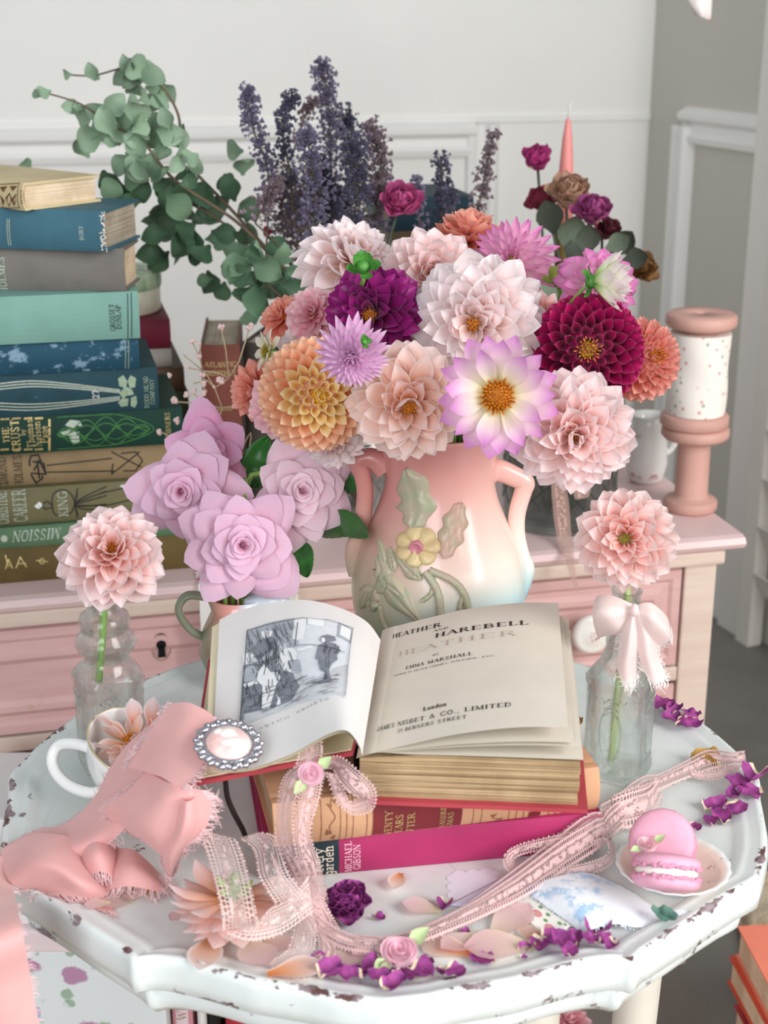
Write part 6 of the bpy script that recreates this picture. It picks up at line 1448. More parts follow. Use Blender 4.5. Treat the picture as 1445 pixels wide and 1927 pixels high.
p = PT(430, 1404, .107); br_ = thing('cameo_brooch', 'silver filigree brooch with a pink cameo on the open book', 'brooch'); br_.matrix_basis = Matrix.Translation(p) @ Matrix.Rotation(radians(18), 4, 'Z') @ Matrix.Rotation(radians(8), 4, 'X')
chrome = M('brooch_silver', '#c9c9d0', .22, .25, 400, metal=1.0); cam_m = M('cameo_pink', '#f3c3bd', .35, .12, 90, col2='#fbe6e0', spec=.5)
ka = mpp(p); A_, B_ = 50 * ka, 36 * ka * 1.75
b = MB(); b.lathe([(.001, .0042), (.5, .0038), (.8, .0028), (.95, .001), (1.0, 0)], 40); me = b.mesh('cameo'); me.transform(Matrix.Diagonal((A_ * .92, B_ * .92, 1.7, 1))); obj('cameo', me, cam_m, br_)
b = MB()
b.ball((.02 * A_, .22 * B_, .0058), .0052, 12, 8, sx=1.0, sy=1.15, sz=.42); b.ball((.05 * A_, -.22 * B_, .0054), .0062, 12, 8, sx=1.25, sy=.8, sz=.35); b.ball((-.22 * A_, .38 * B_, .0052), .0042, 10, 8, sz=.45); b.ball((.28 * A_, .10 * B_, .0056), .0026, 8, 6, sz=.5); obj('cameo_relief', b.mesh('cameo_relief'), M('cameo_white', '#fdf3ee', .4, .05), br_)
b = MB(); b.tube([(A_ * .9 * cos(t), B_ * .9 * sin(t), .0015) for t in [2*pi*i/48 for i in range(49)]], .0016, 6); obj('bezel', b.mesh('bezel'), chrome, br_)
b = MB()
for i in range(34):
    t = 2 * pi * i / 34; k_ = 1.08 + .12 * (i % 2); b.ball((A_ * k_ * cos(t), B_ * k_ * sin(t), .0015), .0020 if i % 2 else .0026, 7, 5, sx=1.2)
    b.tube([(A_ * .95 * cos(t), B_ * .95 * sin(t), .001), (A_ * 1.15 * cos(t + .07), B_ * 1.15 * sin(t + .07), .003), (A_ * 1.24 * cos(t + .02), B_ * 1.24 * sin(t + .02), .001)], .0008, 5)
obj('filigree', b.mesh('filigree'), chrome, br_, kind='stuff')
# dark twig hanging under the left cover
b = MB(); b.tube(crom([PT(424, 1466, .075), PT(428, 1500, .062), PT(440, 1530, .045), PT(456, 1560, .02), PT(462, 1575, .004)], 5), [.0018] * 21, 6); single('dry_twig', b.mesh('dry_twig'), M('twig', '#2b2420', .8, .2), 'thin dark twig standing under the open cover', 'twig')

# ------------------------------------------------------------------ saucer and macarons
sp_ = PZ(1266, 1628, TZ + .0125); sp_.z = TZ + .0010; sR = 107 * mpp(sp_)
sau = thing('small_saucer', 'small white saucer with a pink well holding two macarons', 'saucer', sp_ + V((0, 0, .0003)))
b = MB(); m_ = [(.0005, .0), (sR * .5, .0), (sR * .52, .0030), (sR * .82, .0088), (sR, .0125), (sR * .985, .0135), (sR * .8, .0088), (sR * .5, .0038), (.0005, .0032)]
b.grid(lambda u, v: (lambda q: V((cos(2*pi*u) * q[0] * (1 + .012 * cos(40*pi*u) * (q[0] > sR * .9)), sin(2*pi*u) * q[0] * (1 + .012 * cos(40*pi*u) * (q[0] > sR * .9)), q[1])))(m_[int(round(v * 8))]), 80, 8, closed=True)
t = NT('saucer_glaze'); x, y, z = t.sep(t.coord()); rr_ = t.math('SQRT', t.math('ADD', t.math('POWER', x, 2.0), t.math('POWER', y, 2.0)))
col = t.mix(t.math('MULTIPLY', t.ramp(t.math('DIVIDE', rr_, sR), [(.90, 1.), (.95, 0.)]), t.math('GREATER_THAN', z, .0031)), '#eff0ee', t.mix(t.ramp(t.noise(t.coord(), 70, 5, .7), [(.66, 0.), (.70, 1.)]), '#ecd2c6', '#8f6a5c'))
obj('dish', b.mesh('dish'), t.done(t.bsdf(col, .15, spec=.55, coat=.3)), sau)
mac_m = M('macaron_shell', '#e6a9be', .55, .05, 120, .15, 900, spec=.25); mac_f = M('macaron_foot', '#df97b2', .75, .12, 500, .5, 900); mac_c = M('macaron_cream', '#fbf2ea', .5, .03, 60)
def macaron(label, pos, ax, R):
    root = thing('macaron', label, 'macaron', group='macarons on the saucer'); root.matrix_basis = frame(pos, ax)
    sh_ = [(R * 1.0, .0), (R * 1.0, R * .12), (R * .95, R * .21), (R * .8, R * .29), (R * .5, R * .34), (R * .2, R * .355), (.0002, R * .355)]
    for sg in (1, -1):
        b = MB(); b.lathe([(r, z) for r, z in sh_], 40); me = b.mesh('shell'); me.transform(Matrix.Translation((0, 0, sg * R * .20)) @ Matrix.Diagonal((1, 1, sg, 1)))
        if sg < 0: me.flip_normals()
        obj('shell', me, mac_m, root)
        q = random.Random(5); b = MB()
        for i in range(70):
            a = 2 * pi * i / 70; b.ball((R * .97 * cos(a), R * .97 * sin(a), sg * R * (.17 + q.uniform(-.03, .03))), R * q.uniform(.05, .09), 6, 4)
        obj('ruffled_foot', b.mesh('ruffled_foot'), mac_f, root, kind='stuff')
    b = MB(); b.lathe([(.001, -R * .13), (R * .9, -R * .13), (R * .93, 0), (R * .9, R * .13), (.001, R * .13)], 36); obj('filling', b.mesh('filling'), mac_c, root); return root
p = PT(1254, 1648, .019); kR = 62 * mpp(p); macaron('pink macaron standing on the saucer with cream filling showing', PT(1254, 1641, .0300), axis(p, .10, 1, 0), kR)
p2 = PT(1247, 1586, .0272); macaron('pink macaron leaning back behind the other one on the saucer', p2, axis(p2, -.10, .22, 1), kR)
n2_ = axis(p2, -.10, .22, 1); d_ = ray(1218, 1592); p = V((0, 0, CH)) + d_ * ((p2 + n2_ * kR * .70 - V((0, 0, CH))).dot(n2_) / d_.dot(n2_)); ribbon_rose('tiny pink satin rosebud resting on the macarons', p, axis(p, 0, .6, .8), 20 * mpp(p), '#f6cdd4')

# ------------------------------------------------------------------ fallen dahlia, papers, petals
p_fan = petal_mat('petal_fallen_pink', [(0.0, '#f09a5a'), (0.35, '#f8c4aa'), (0.8, '#fadad6'), (1.0, '#fceaea')])
p = PT(436, 1698, .020); fallen = dahlia('fallen peach blush dahlia lying face down under the lace', p, V((-.14, -.16, -.95)), 122 * mpp(p), 'open', p_fan, N=44, seed=51, group='loose dahlia heads on the table')
lime = M('sepal_lime', '#8fb653', .45, .25, 60); sm_ = pmesh('sepal3', lime, w=.40, cup0=.9, cup1=.7, bend=.5, tm=.55, k=2.4, base=.5); fR = 34 * mpp(p)
for k_ in range(9):                                 # green calyx on the back of the fallen head
    o = obj('sepal', sm_, lime, fallen); o.matrix_basis = Matrix.Translation((0, 0, -fR * .75)) @ Matrix.Rotation(k_ * 2.4, 4, 'Z') @ Matrix.Translation((0, fR * .15, 0)) @ Matrix.Rotation(radians(-20 - 28 * (k_ % 2)), 4, 'X') @ Matrix.Scale(fR * 1.1, 4)
def sheet(label, quad, h, mat, cat, name, curl=0.0, wob=0.0, group=None, n_=14):
    q = [PT(x, y, h) for x, y in quad]; b = MB()
    def fn(u, v):
        p = q[0].lerp(q[1], u).lerp(q[3].lerp(q[2], u), v); p.z += curl * (abs(u - .5) * 2) ** 2 + wob * noise.noise(p * 40) + wob * .5; return p
    b.grid(fn, n_, n_); o = single(name, b.mesh(name), mat, label, cat, group); md = o.modifiers.new('thick', 'SOLIDIFY'); md.thickness = .0004; md.offset = 1; return o
lil = M('lilac_paper', '#dcd6ea', .7, .03, 20); 
sheet('pale lilac envelope lying under the lace ribbon', [(842, 1704), (940, 1712), (1030, 1640), (1000, 1624)], .0010, lil, 'envelope', 'envelope')
# scalloped card
b = MB(); pts = []
base_ = [PT(852, 1694), PT(850, 1646), PT(928, 1638), PT(938, 1676)]
for e_ in range(4):
    A, B = base_[e_], base_[(e_ + 1) % 4]; nn_ = V((B.y - A.y, -(B.x - A.x), 0)).normalized()
    for s_ in range(3):
        for k_ in range(7):
            t_ = (s_ + k_ / 7) / 3; pts.append(A.lerp(B, t_) - nn_ * .0035 * sin(pi * k_ / 7))
b.add([V((p.x, p.y, TZ + .0001)) for p in pts] + [V((p.x, p.y, TZ + .0005)) for p in pts], [tuple(range(len(pts))), tuple(len(pts) + i for i in range(len(pts)))] + [(i, (i+1) % len(pts), len(pts) + (i+1) % len(pts), len(pts) + i) for i in range(len(pts))])
single('scalloped_card', b.mesh('scalloped_card', False), M('card_white', '#e9e4f0', .7, .03, 20), 'white card with a scalloped edge beside the magenta book', 'card')
def floralcard():
    t = NT('floral_card'); uv = t.n('ShaderNodeUVMap').outputs[0]; v1 = t.vor(t.mapping(uv, (7, 5, 1)), 1.0); v2 = t.vor(t.mapping(uv, (3.1, 2.3, 1), (.4, .2, 0)), 1.0)
    col = t.mix(t.ramp(v1, [(.28, 1.), (.34, 0.)]), '#f0efe8', '#6f9a62'); col = t.mix(t.ramp(v2, [(.26, 1.), (.30, 0.)]), col, '#d98f9a'); col = t.mix(t.ramp(v2, [(.06, 1.), (.09, 0.)]), col, '#c9c46a'); return t.done(t.bsdf(col, .6))
sheet('small card printed with pink roses and green leaves', [(948, 1700), (1042, 1770), (1084, 1734), (990, 1668)], .0018, floralcard(), 'card', 'floral_card')
def bluetoile():
    t = NT('blue_floral_cloth'); co = t.coord(); n1 = t.noise(co, 70, 6, .7); n2 = t.noise(co, 26, 2); f = t.math('MULTIPLY', t.ramp(n1, [(.50, 0.), (.58, 1.)]), t.ramp(n2, [(.46, 0.), (.56, 1.)]))
    b_ = t.bsdf(t.mix(f, '#edf3f8', '#a9c8e6'), .8, sheen=.3); t.bump(b_, t.noise(co, 500, 2), .2, .0005); return t.done(b_)
bt = bluetoile(); sc_ = thing('fabric_scrap', 'white cotton scrap printed with pale blue flowers beside the saucer', 'fabric', PT(1120, 1700))
piece([[(984, 1672, .003), (1040, 1652, .010), (1100, 1642, .008), (1150, 1660, .004), (1190, 1680, .002)], [(1020, 1698, .004), (1070, 1682, .012), (1130, 1680, .010), (1190, 1696, .004), (1240, 1712, .0015)], [(1060, 1728, .003), (1100, 1718, .010), (1150, 1716, .009), (1210, 1718, .004), (1290, 1722, .0015)], [(1096, 1758, .002), (1116, 1748, .004), (1160, 1740, .005), (1210, 1746, .002), (1286, 1730, .001)]], 'LRTB', name='cotton', seed=21, mat=bt, parent=sc_, tm_=M('cotton_threads', '#eaf0f6', .8, .03), n_=60, L=.0022, wr=.0008)
# dried petals
dp = M('dried_petal', '#aa4a92', .7, .3, 160, col2='#7c2f72', bump=.3, bscale=500); dpt = M('dried_petal_pale', '#e6d3b4', .75, .15, 200); dpb = M('dried_petal_brown', '#b08a45', .75, .2, 200)
def crumple(seed, L, W):  # curled brittle petal
    q = random.Random(seed); off = V((q.uniform(0, 50), q.uniform(0, 50), 0)); b = MB(); cur = q.uniform(.8, 2.2); cup = q.uniform(.5, 1.6)
    def fn(u, v):
        s = u * 2 - 1; hw = W * (sin(pi * min(1, v * .85 + .12)) ** .6); x = s * hw; y = (v - .5) * L; z = abs(s) ** 1.6 * hw * cup * .8 + .35 * L * (v - .4) ** 2 * cur
        n_ = noise.noise(V((x, y, 0)) * 260 + off); m_ = noise.noise(V((x, y, 3)) * 90 + off); return V((x + m_ * .0015, y + n_ * .001, z + n_ * .0030 + .0004))
    b.grid(fn, 9, 9); me = b.mesh('petal'); me.materials.append(dp); me.materials.append(dpt)
    for pl in me.polygons:
        if pl.index // 9 < 1: pl.material_index = 1
    zmin = min(v_.co.z for v_ in me.vertices); me.transform(Matrix.Translation((0, 0, -zmin))); return me
CR = [crumple(i, .0125, .0052) for i in range(9)]
DPS = [  # (px, py, size px, where)
 *[(x, y, s, 'by the right bottle') for x, y, s in ((1252, 1352, 34), (1270, 1366, 32), (1290, 1376, 32), (1262, 1358, 26), (1298, 1368, 26))],
 *[(x, y, s, 'at the table rim behind the macarons') for x, y, s in ((1412, 1488, 38), (1392, 1496, 34), (1402, 1512, 34), (1384, 1512, 26), (1344, 1524, 32), (1352, 1546, 30), (1378, 1538, 34), (1338, 1550, 20), (1306, 1562, 22))],
 *[(x, y, s, 'next to the satin rosebud') for x, y, s in ((628, 1850, 36), (652, 1856, 34), (676, 1836, 28), (704, 1830, 36), (722, 1838, 30), (738, 1866, 36), (768, 1836, 40), (784, 1850, 36), (760, 1858, 30), (598, 1822, 28), (580, 1830, 22), (726, 1862, 34), (800, 1818, 22))],
 *[(x, y, s, 'in front of the floral card') for x, y, s in ((850, 1848, 32), (838, 1844, 20), (908, 1810, 32), (990, 1790, 20), (1018, 1786, 32), (1040, 1782, 30), (1058, 1794, 36), (1066, 1806, 28), (1088, 1780, 30), (1106, 1784, 24), (1124, 1758, 42), (1136, 1786, 26), (1146, 1796, 24), (876, 1756, 14), (836, 1710, 24), (826, 1826, 10), (986, 1806, 10))],
 *[(x, y, s, 'beside the dried rosebud') for x, y, s in ((712, 1732, 18), (630, 1742, 22), (602, 1714, 18))]]
OBST = [(PT(752, 1796), 34 * mpp(PT(752, 1796))), (PT(652, 1722), 40 * mpp(PT(652, 1722)))]      # satin rosebud, dried rosebud
DPP = [(PT(x, y), s * 1.35 * mpp(PT(x, y))) for x, y, s, wh in DPS]
for it in range(40):                                # touching, not passing through one another
    for i in range(len(DPP)):
        for j in range(i):
            (pa, sa), (pb, sb2) = DPP[i], DPP[j]; v_ = pa - pb; g_ = .38 * (sa + sb2) - v_.length
            if g_ > 0: v_ = (v_.normalized() if v_.length > 1e-6 else V((1, 0, 0))) * g_ * .25; pa += v_; pb -= v_
        for po, ro in OBST:
            v_ = DPP[i][0] - po; v_.z = 0; g_ = ro + .4 * DPP[i][1] - v_.length
            if g_ > 0: DPP[i][0].xy += (v_.normalized() * g_ * .6).xy
for i, (x, y, s, wh) in enumerate(DPS):
    p = DPP[i][0]; p.z = on_table(p.x, p.y, DPP[i][1] * .45) + .0003; o = obj('dried_petal', CR[i % 9]); k_ = s * 1.35 * mpp(p) / .0115
    o.matrix_basis = Matrix.Translation(p) @ Matrix.Rotation(rnd.uniform(0, 6.3), 4, 'Z') @ Matrix.Scale(k_, 4); o['label'] = 'crinkled purple dried petal ' + wh; o['category'] = 'petal'; o['group'] = 'dried purple petals ' + wh
def dried_rose(label, p, R, mat, N=26, ax=(0, 0, 1), group=None, cat='dried flower'):
    root = thing('dried_rosebud', label, cat, group=group); root.matrix_basis = frame(p, ax)
    for k_ in range(N):
        f = k_ / N; o = obj('petal', CR2[(k_ + int(p.x * 100)) % 5], None, root); o.matrix_basis = Matrix.Rotation(k_ * 2.4, 4, 'Z') @ Matrix.Translation((0, R * (.15 + .5 * f), R * lerp(.75, .25, f))) @ Matrix.Rotation(radians(lerp(75, 8, f)), 4, 'X') @ Matrix.Scale(R / .0105, 4)
    b = MB(); b.ball((0, 0, R * .35), R * .4, 8, 6); obj('heart', b.mesh('heart'), mat, root); return root
CR2 = []
for i in range(5):
    me = crumple(30 + i, .0125, .0052); me.materials[1] = dp; CR2.append(me)
p = PT(652, 1722, .0004); dried_rose('purple dried rosebud lying in front of the magenta book', p + V((0, 0, .002)), 44 * mpp(p), dp, 40, axis(p, 0, .5, .8))
CRb = []
for i, (x, y, s) in enumerate([(1083, 1366, 30), (1078, 1376, 24)]):
    me = crumple(60 + i, .0125, .0052); me.materials[0] = dpb; p = PT(x, y, .0004); o = obj('dried_petal', me); o.matrix_basis = Matrix.Translation(p) @ Matrix.Rotation(i * 2, 4, 'Z') @ Matrix.Scale(s * mpp(p) / .0115, 4)
    o['label'] = 'golden brown dried petal between the open book and right bottle'; o['category'] = 'petal'; o['group'] = 'golden dried petals'
me = crumple(71, .0125, .0052); me.materials[0] = dpb; p = PT(1328, 1442, .001); o = obj('dried_petal', me); o.matrix_basis = Matrix.Translation(p) @ Matrix.Rotation(1.2, 4, 'Z') @ Matrix.Scale(52 * mpp(p) / .0115, 4); o['label'] = 'orange and purple dried petal caught in the lace by the rim'; o['category'] = 'petal'
me = crumple(72, .0125, .0052); me.materials[0] = M('dried_leaf', '#5f8a7a', .7, .2, 150); me.materials[1] = me.materials[0]; p = PT(1246, 1746); p.z = on_table(p.x, p.y, .007) + .0003; o = obj('dried_leaf', me); o.matrix_basis = Matrix.Translation(p) @ Matrix.Rotation(.9, 4, 'Z') @ Matrix.Scale(46 * mpp(p) / .0115, 4); o['label'] = 'small blue green dried leaf below the cotton scrap'; o['category'] = 'leaf'
# fresh loose petals on the table
p_fall = petal_mat('petal_fallen', [(0.0, '#f3ecc0'), (0.35, '#f6dcd2'), (1.0, '#f4cdd4')])
FP = [(748, 1668, 46, 2.9, .5, 'alone in front of the magenta book'), (792, 1716, 60, 1.4, .6, 'by the lace ribbon'), (868, 1778, 80, 2.2, .3, 'under the lace ribbon'), (840, 1788, 90, 1.2, .25, 'under the lace ribbon'), (940, 1788, 110, 1.6, .25, 'under the lace ribbon'), (960, 1740, 100, -.7, .5, 'under the lace ribbon'), (1000, 1762, 60, .4, .4, 'under the lace ribbon'),
      (480, 1818, 90, -2.6, .5, 'below the fallen dahlia'), (520, 1790, 80, -2.2, .6, 'below the fallen dahlia'), (560, 1846, 90, -1.3, .2, 'below the fallen dahlia'), (650, 1810, 70, -1.2, .3, 'below the fallen dahlia'), (690, 1790, 70, 2.5, .3, 'below the fallen dahlia'), (390, 1810, 90, 3.0, .3, 'below the fallen dahlia'),
      (255, 1690, 55, 3.1, .7, 'beside the pink silk'), (222, 1706, 60, 2.2, .4, 'beside the pink silk'), (302, 1678, 56, -1.2, .5, 'beside the pink silk'), (184, 1718, 40, 1.8, .3, 'beside the pink silk'), (340, 1728, 50, 2.6, .3, 'beside the pink silk'), (790, 1830, 36, 1.0, .2, 'by the lace ribbon')]
for i, (x, y, s, az, el, wh) in enumerate(FP):
    m_ = p_fall if i % 3 else p_peach; me = pmesh('fresh%d' % (i % 3), m_, w=.34 + .04 * (i % 2), cup0=1.0, cup1=.6, bend=-.5 + .35 * (i % 3), tipc=.2, tm=.6, k=2.4, base=.3, ruf=.02)
    p = PT(x, y); L = s * mpp(p) * 1.25; p.z = on_table(p.x, p.y, L * .4) + (.0035 if 'alone' in wh else .0012); o = obj('fresh_petal', me); o.matrix_basis = Matrix.Translation(p) @ Matrix.Rotation(az, 4, 'Z') @ Matrix.Translation((0, -L / 2, 0)) @ Matrix.Rotation(el * (.1 if 'under' in wh else .3), 4, 'X') @ Matrix.Diagonal((L, L, L * (.8 if 'alone' in wh else .4), 1))
    o['label'] = 'loose blush petal ' + wh; o['category'] = 'petal'; o['group'] = 'loose blush petals ' + wh
# ------------------------------------------------------------------ things on the dresser behind
def onD(px, py): return PZ(px, py, DZ + .0003)
crystal = glass_mat('crystal', '#f2f6f5', .5); crystal2 = glass_mat('crystal_grey', '#d9dedd', .5)
def cut_glass(label, base, R, H, name, cat, mat, waist=.9, n_=12):
    root = thing(name, label, cat, base); b = MB()
    b.lathe([(R * .85, 0), (R * .92, .004), (R * waist, H * .2), (R * .95, H * .55), (R, H * .9), (R * 1.04, H), (R * 1.0, H), (R * .94, H * .88), (R * .88, H * .5), (R * (waist - .1), H * .2), (R * .7, .01), (.001, .01)], 40, cap0=True); obj('glass', b.mesh('glass'), mat, root)
    b = MB()
    for k_ in range(n_):
        for sg in (1, -1):
            P = []
            for i in range(9):
                t_ = i / 8; a = 2 * pi * k_ / n_ + sg * t_ * 2 * pi * 2 / n_; r_ = R * lerp(waist, .95, t_) * 1.005; P.append((r_ * cos(a), r_ * sin(a), H * lerp(.2, .55, t_)))
            b.tube(P, .0012, 5)
    obj('cut_pattern', b.mesh('cut_pattern'), mat, root, kind='stuff'); return root
cvb = onD(672, 985); cut_glass('cut crystal vase with white lace behind the roses', cvb, .040, .17, 'crystal_vase', 'vase', crystal)
t_ = MB(); t_.grid(lambda u, v: V((cvb.x + .0415 * cos(2*pi*u), cvb.y + .0415 * sin(2*pi*u), cvb.z + lerp(.085, .125, v) + .003 * sin(u * 60) * (v < .1))), 60, 4, closed=True)
wl = lacemat('white_lace', '#eceae4', .45); single('lace_band', t_.mesh('lace_band'), wl, 'white lace band wrapped round the crystal vase', 'lace')
jb = onD(1050, 978); cut_glass('wide cut glass jar with diamond pattern behind the right handle', jb, .068, .145, 'glass_jar', 'jar', crystal2, .95, 16)
cfree = slots(21, .022); jfree = slots(11, .040)
def rooted(p, kind):
    """points leading a stem from above the mouth of the crystal vase ('v') or the glass jar ('j') down to its floor"""
    c_, H_, fr, rc = (cvb, .17, cfree, .022 / .22) if kind == 'v' else (jb, .145, jfree, .040 / .18)
    s_ = V((*take_slot(fr, p.x - c_.x, p.y - c_.y, rc), 0)); return [c_ + s_ * 1.35 + V((0, 0, H_ + .05)), c_ + s_ * 1.1 + V((0, 0, H_ - .005)), c_ + s_ * .8 + V((0, 0, .02))]
# lace ribbon hanging from the jar over the dresser edge
jl = thing('hanging_lace', 'dusty pink lace strip hanging from the glass jar over the dresser edge', 'lace', jb + V((0, -.07, 0)))
dust = lacemat('dusty_lace', '#d9b3a8', .5)
def wpiece(P, parent, mat, name):
    G_ = surface(P, 4, 6); obj(name, grid_mesh(G_, name, .0005), mat, parent, world=True)
yj = jb.y - .074
wpiece([[PY(1036, 880, yj), PY(1058, 878, yj)], [PY(1040, 950, yj), PY(1070, 948, yj)], [PY(1046, 1000, yj - .005), PY(1074, 998, yj - .005)], [PY(1054, 1032, yj - .03), PY(1078, 1030, yj - .03)], [PY(1068, 1070, yj - .065), PY(1082, 1066, yj - .065)], [PY(1084, 1116, yj - .065), PY(1090, 1112, yj - .065)]], jl, dust, 'lace_strip')
wpiece([[PY(1078, 870, yj), PY(1104, 868, yj)], [PY(1078, 915, yj - .004), PY(1112, 910, yj - .004)], [PY(1082, 940, yj - .008), PY(1106, 936, yj - .008)]], jl, dust, 'lace_strip')
# white jug with red flowers
jg = onD(1214, 905); jR = 36 * mpp(jg)
jug = thing('china_jug', 'white china jug with red flowers beside the wooden spools', 'jug', jg)
def jugm():
    t = NT('jug_china'); co = t.coord(); x, y, z = t.sep(co); v = t.vor(co, 42); band = t.ramp(t.math('MULTIPLY', z, 8.0), [(.05, 0.), (.14, 1.), (.42, 1.), (.55, 0.)])
    return t.done(t.bsdf(t.mix(t.math('MULTIPLY', band, t.ramp(v, [(.26, 1.), (.34, 0.)])), '#e6e4e0', '#a23c4e'), .18, spec=.5, coat=.3))
jm = jugm(); jH = PY(1214, 780, jg.y).z - DZ
b = MB(); b.lathe([(jR * .7, 0), (jR * .95, .006), (jR * 1.1, jH * .3), (jR * 1.0, jH * .6), (jR * .82, jH * .85), (jR * .95, jH), (jR * .90, jH), (jR * .76, jH * .85), (jR * .9, jH * .6)], 32, cap0=True); obj('body', b.mesh('body'), jm, jug)
b = MB(); b.tube(crom([(jR * .85, 0, jH * .9), (jR * 1.5, 0, jH * .88), (jR * 1.55, 0, jH * .7), (jR * 1.3, 0, jH * .5), (jR * 1.0, 0, jH * .42)], 5), .004, 8); obj('handle', b.mesh('handle'), jm, jug)
# wooden spools
spm = M('spool_wood', '#d3a598', .55, .06, 20, col2='#c7998d'); sb_ = onD(1298, 957); ks = mpp(sb_ + V((0, 0, .1)))
zs = lambda py: PY(1298, py, sb_.y).z - DZ
s1 = thing('wooden_spool', 'bare pink wooden spool standing on the dresser corner', 'spool', sb_)
b = MB(); zt1 = zs(802); b.lathe([(.0005, 0), (.029, 0), (.0315, .003), (.0315, .011), (.029, .014), (.021, .016), (.0195, .02), (.0190, zt1 - .022), (.021, zt1 - .018), (.036, zt1 - .014), (.0395, zt1 - .010), (.0395, zt1 - .003), (.037, zt1), (.0005, zt1)], 40); obj('body', b.mesh('body'), spm, s1)
s2 = thing('wooden_spool', 'wooden spool wound with white floral fabric on top of the bare one', 'spool', sb_ + V((-.002, 0, zt1 + .0003))); zt2 = zs(590) - zt1
b = MB(); b.lathe([(.0005, 0), (.036, 0), (.0395, .003), (.0395, .013), (.036, .016), (.020, .018), (.020, zt2 - .018), (.037, zt2 - .016), (.0405, zt2 - .012), (.0405, zt2 - .003), (.037, zt2), (.006, zt2), (.005, zt2 - .004), (.0004, zt2 - .004)], 40); obj('body', b.mesh('body'), spm, s2)
def ditsy(name, bgc, fc, scale, fc2=None, thr=.2):
    t = NT(name); co = t.coord(); v = t.vor(co, scale); v2 = t.vor(t.mapping(co, (1, 1, 1), (3.3, 1.7, 2.1)), scale * .8)
    c = t.mix(t.ramp(v, [(thr, 1.), (thr + .07, 0.)]), bgc, fc)
    if fc2: c = t.mix(t.ramp(v2, [(thr * .8, 1.), (thr * .8 + .06, 0.)]), c, fc2)
    return t.done(t.bsdf(c, .75, spec=.15))
b = MB(); nF = 60; b.grid(lambda u, v: V(((.0345 + .0008 * sin(u * 2 * pi * 3 + v * 9)) * cos(2*pi*u), (.0345 + .0008 * sin(u * 2 * pi * 3 + v * 9)) * sin(2*pi*u), lerp(.017, zt2 - .022, v))), nF, 8, closed=True)
n0 = len(b.v); b.add([b.v[i] for i in range(nF)], [tuple(reversed(range(nF)))]); b.add([b.v[n0 - nF + i] for i in range(nF)], [tuple(range(nF))]); obj('wound_fabric', b.mesh('wound_fabric'), ditsy('spool_fabric', '#efe8e0', '#d9a5a0', 95, '#a9b39c', .17), s2)
# pink taper candle
cb = onD(1062, 900); cb.y = 1.80; cb = V((PY(1062, 400, 1.80).x, 1.80, DZ + .0003)); cs = thing('candlestick', 'brass candlestick hidden behind the dried roses', 'candlestick', cb)
zc = PY(1062, 420, 1.80).z - DZ; b = MB(); b.lathe([(.0005, 0), (.035, 0), (.034, .006), (.012, .012), (.008, .03), (.012, zc * .5), (.007, zc * .7), (.012, zc - .02), (.014, zc), (.0005, zc)], 24); obj('body', b.mesh('body'), M('dull_brass', '#8f7a4a', .4, .15, metal=.8), cs)
cn = thing('taper_candle', 'pink taper candle rising behind the dried roses', 'candle', cb + V((0, 0, zc + .0002))); hc_ = PY(1070, 222, 1.80).z - DZ - zc
b = MB(); b.lathe([(.0105, 0), (.0095, hc_ * .4), (.006, hc_ * .8), (.003, hc_ * .97), (.0008, hc_)], 20, cap0=True); obj('wax', b.mesh('wax'), M('pink_wax', '#e08a86', .4, .04, 20), cn)
b = MB(); b.tube([(0, 0, hc_ - .002), (.001, 0, hc_ + .01), (.003, 0, hc_ + .018)], [.0012, .0014, .0008], 6); obj('wick', b.mesh('wick'), M('white_wick', '#d9d6d0', .8, .05), cn)
# dried roses standing in the jar
def tinted(c1, c2):
    out = []
    for i in range(3):
        me = crumple(90 + i, .0125, .0056); me.materials[0] = M('dr_' + c1[1:], c1, .75, .2, 150); me.materials[1] = M('dr_' + c2[1:], c2, .75, .2, 150); out.append(me)
    return out
grn = M('dried_green', '#6f7d6a', .7, .2, 40); dgl = M('dried_dark_leaf', '#4a5247', .7, .2, 40)
def dleaf_mesh(i): return pmesh('dleaf%d' % i, grn if i % 2 else dgl, w=.36, cup0=.6, cup1=.5, bend=.4, tipc=.4, tm=.45, k=1.8, base=.2, ruf=.03)
def std_rose(label, px, py, Y, rpx, cols, N, rx, uy, base, leaves=()):
    global CR2
    keep = CR2; CR2 = cols * 2; p = at(px, py, Y); root = dried_rose(label, p, rpx * mpp(p), cols[0].materials[0], N, axis(p, rx, uy, .6), 'dried roses on the dresser'); CR2 = keep
    b = MB(); b.tube(crom([p - axis(p, rx, uy, .6) * rpx * mpp(p) * .1] + rooted(p, base), 5), .0017, 6); obj('stem', b.mesh('stem'), dgl, root, world=True)
    for i, (x, y, L, ang) in enumerate(leaves):
        q = at(x, y, Y - .01); c = tocam(q); o = obj('leaf', dleaf_mesh(i), None, root, world=True); o.matrix_basis = Matrix.Translation(q) @ c.to_track_quat('Z', 'Y').to_matrix().to_4x4() @ Matrix.Rotation(radians(ang), 4, 'Z') @ Matrix.Rotation(.3, 4, 'X') @ Matrix.Scale(L * mpp(q), 4)
    return root
jin = V((jb.x + .01, jb.y, DZ + .05))
std_rose('dried magenta and cream rose on a thin stem left of the candle', 1012, 318, 1.705, 34, tinted('#a83272', '#e9d9ae'), 14, -.1, .9, 'j')
std_rose('dried beige rose in front of the candle', 1066, 388, 1.625, 46, tinted('#b9927a', '#d1b090'), 22, .1, .7, 'j', ((1045, 440, 80, 20), (1070, 480, 90, -10), (1085, 440, 80, 190), (1055, 500, 90, 170)))
std_rose('small dried crimson rose under the magenta one', 1028, 388, 1.66, 32, tinted('#9a3a50', '#b5806a'), 16, -.4, .5, 'j')
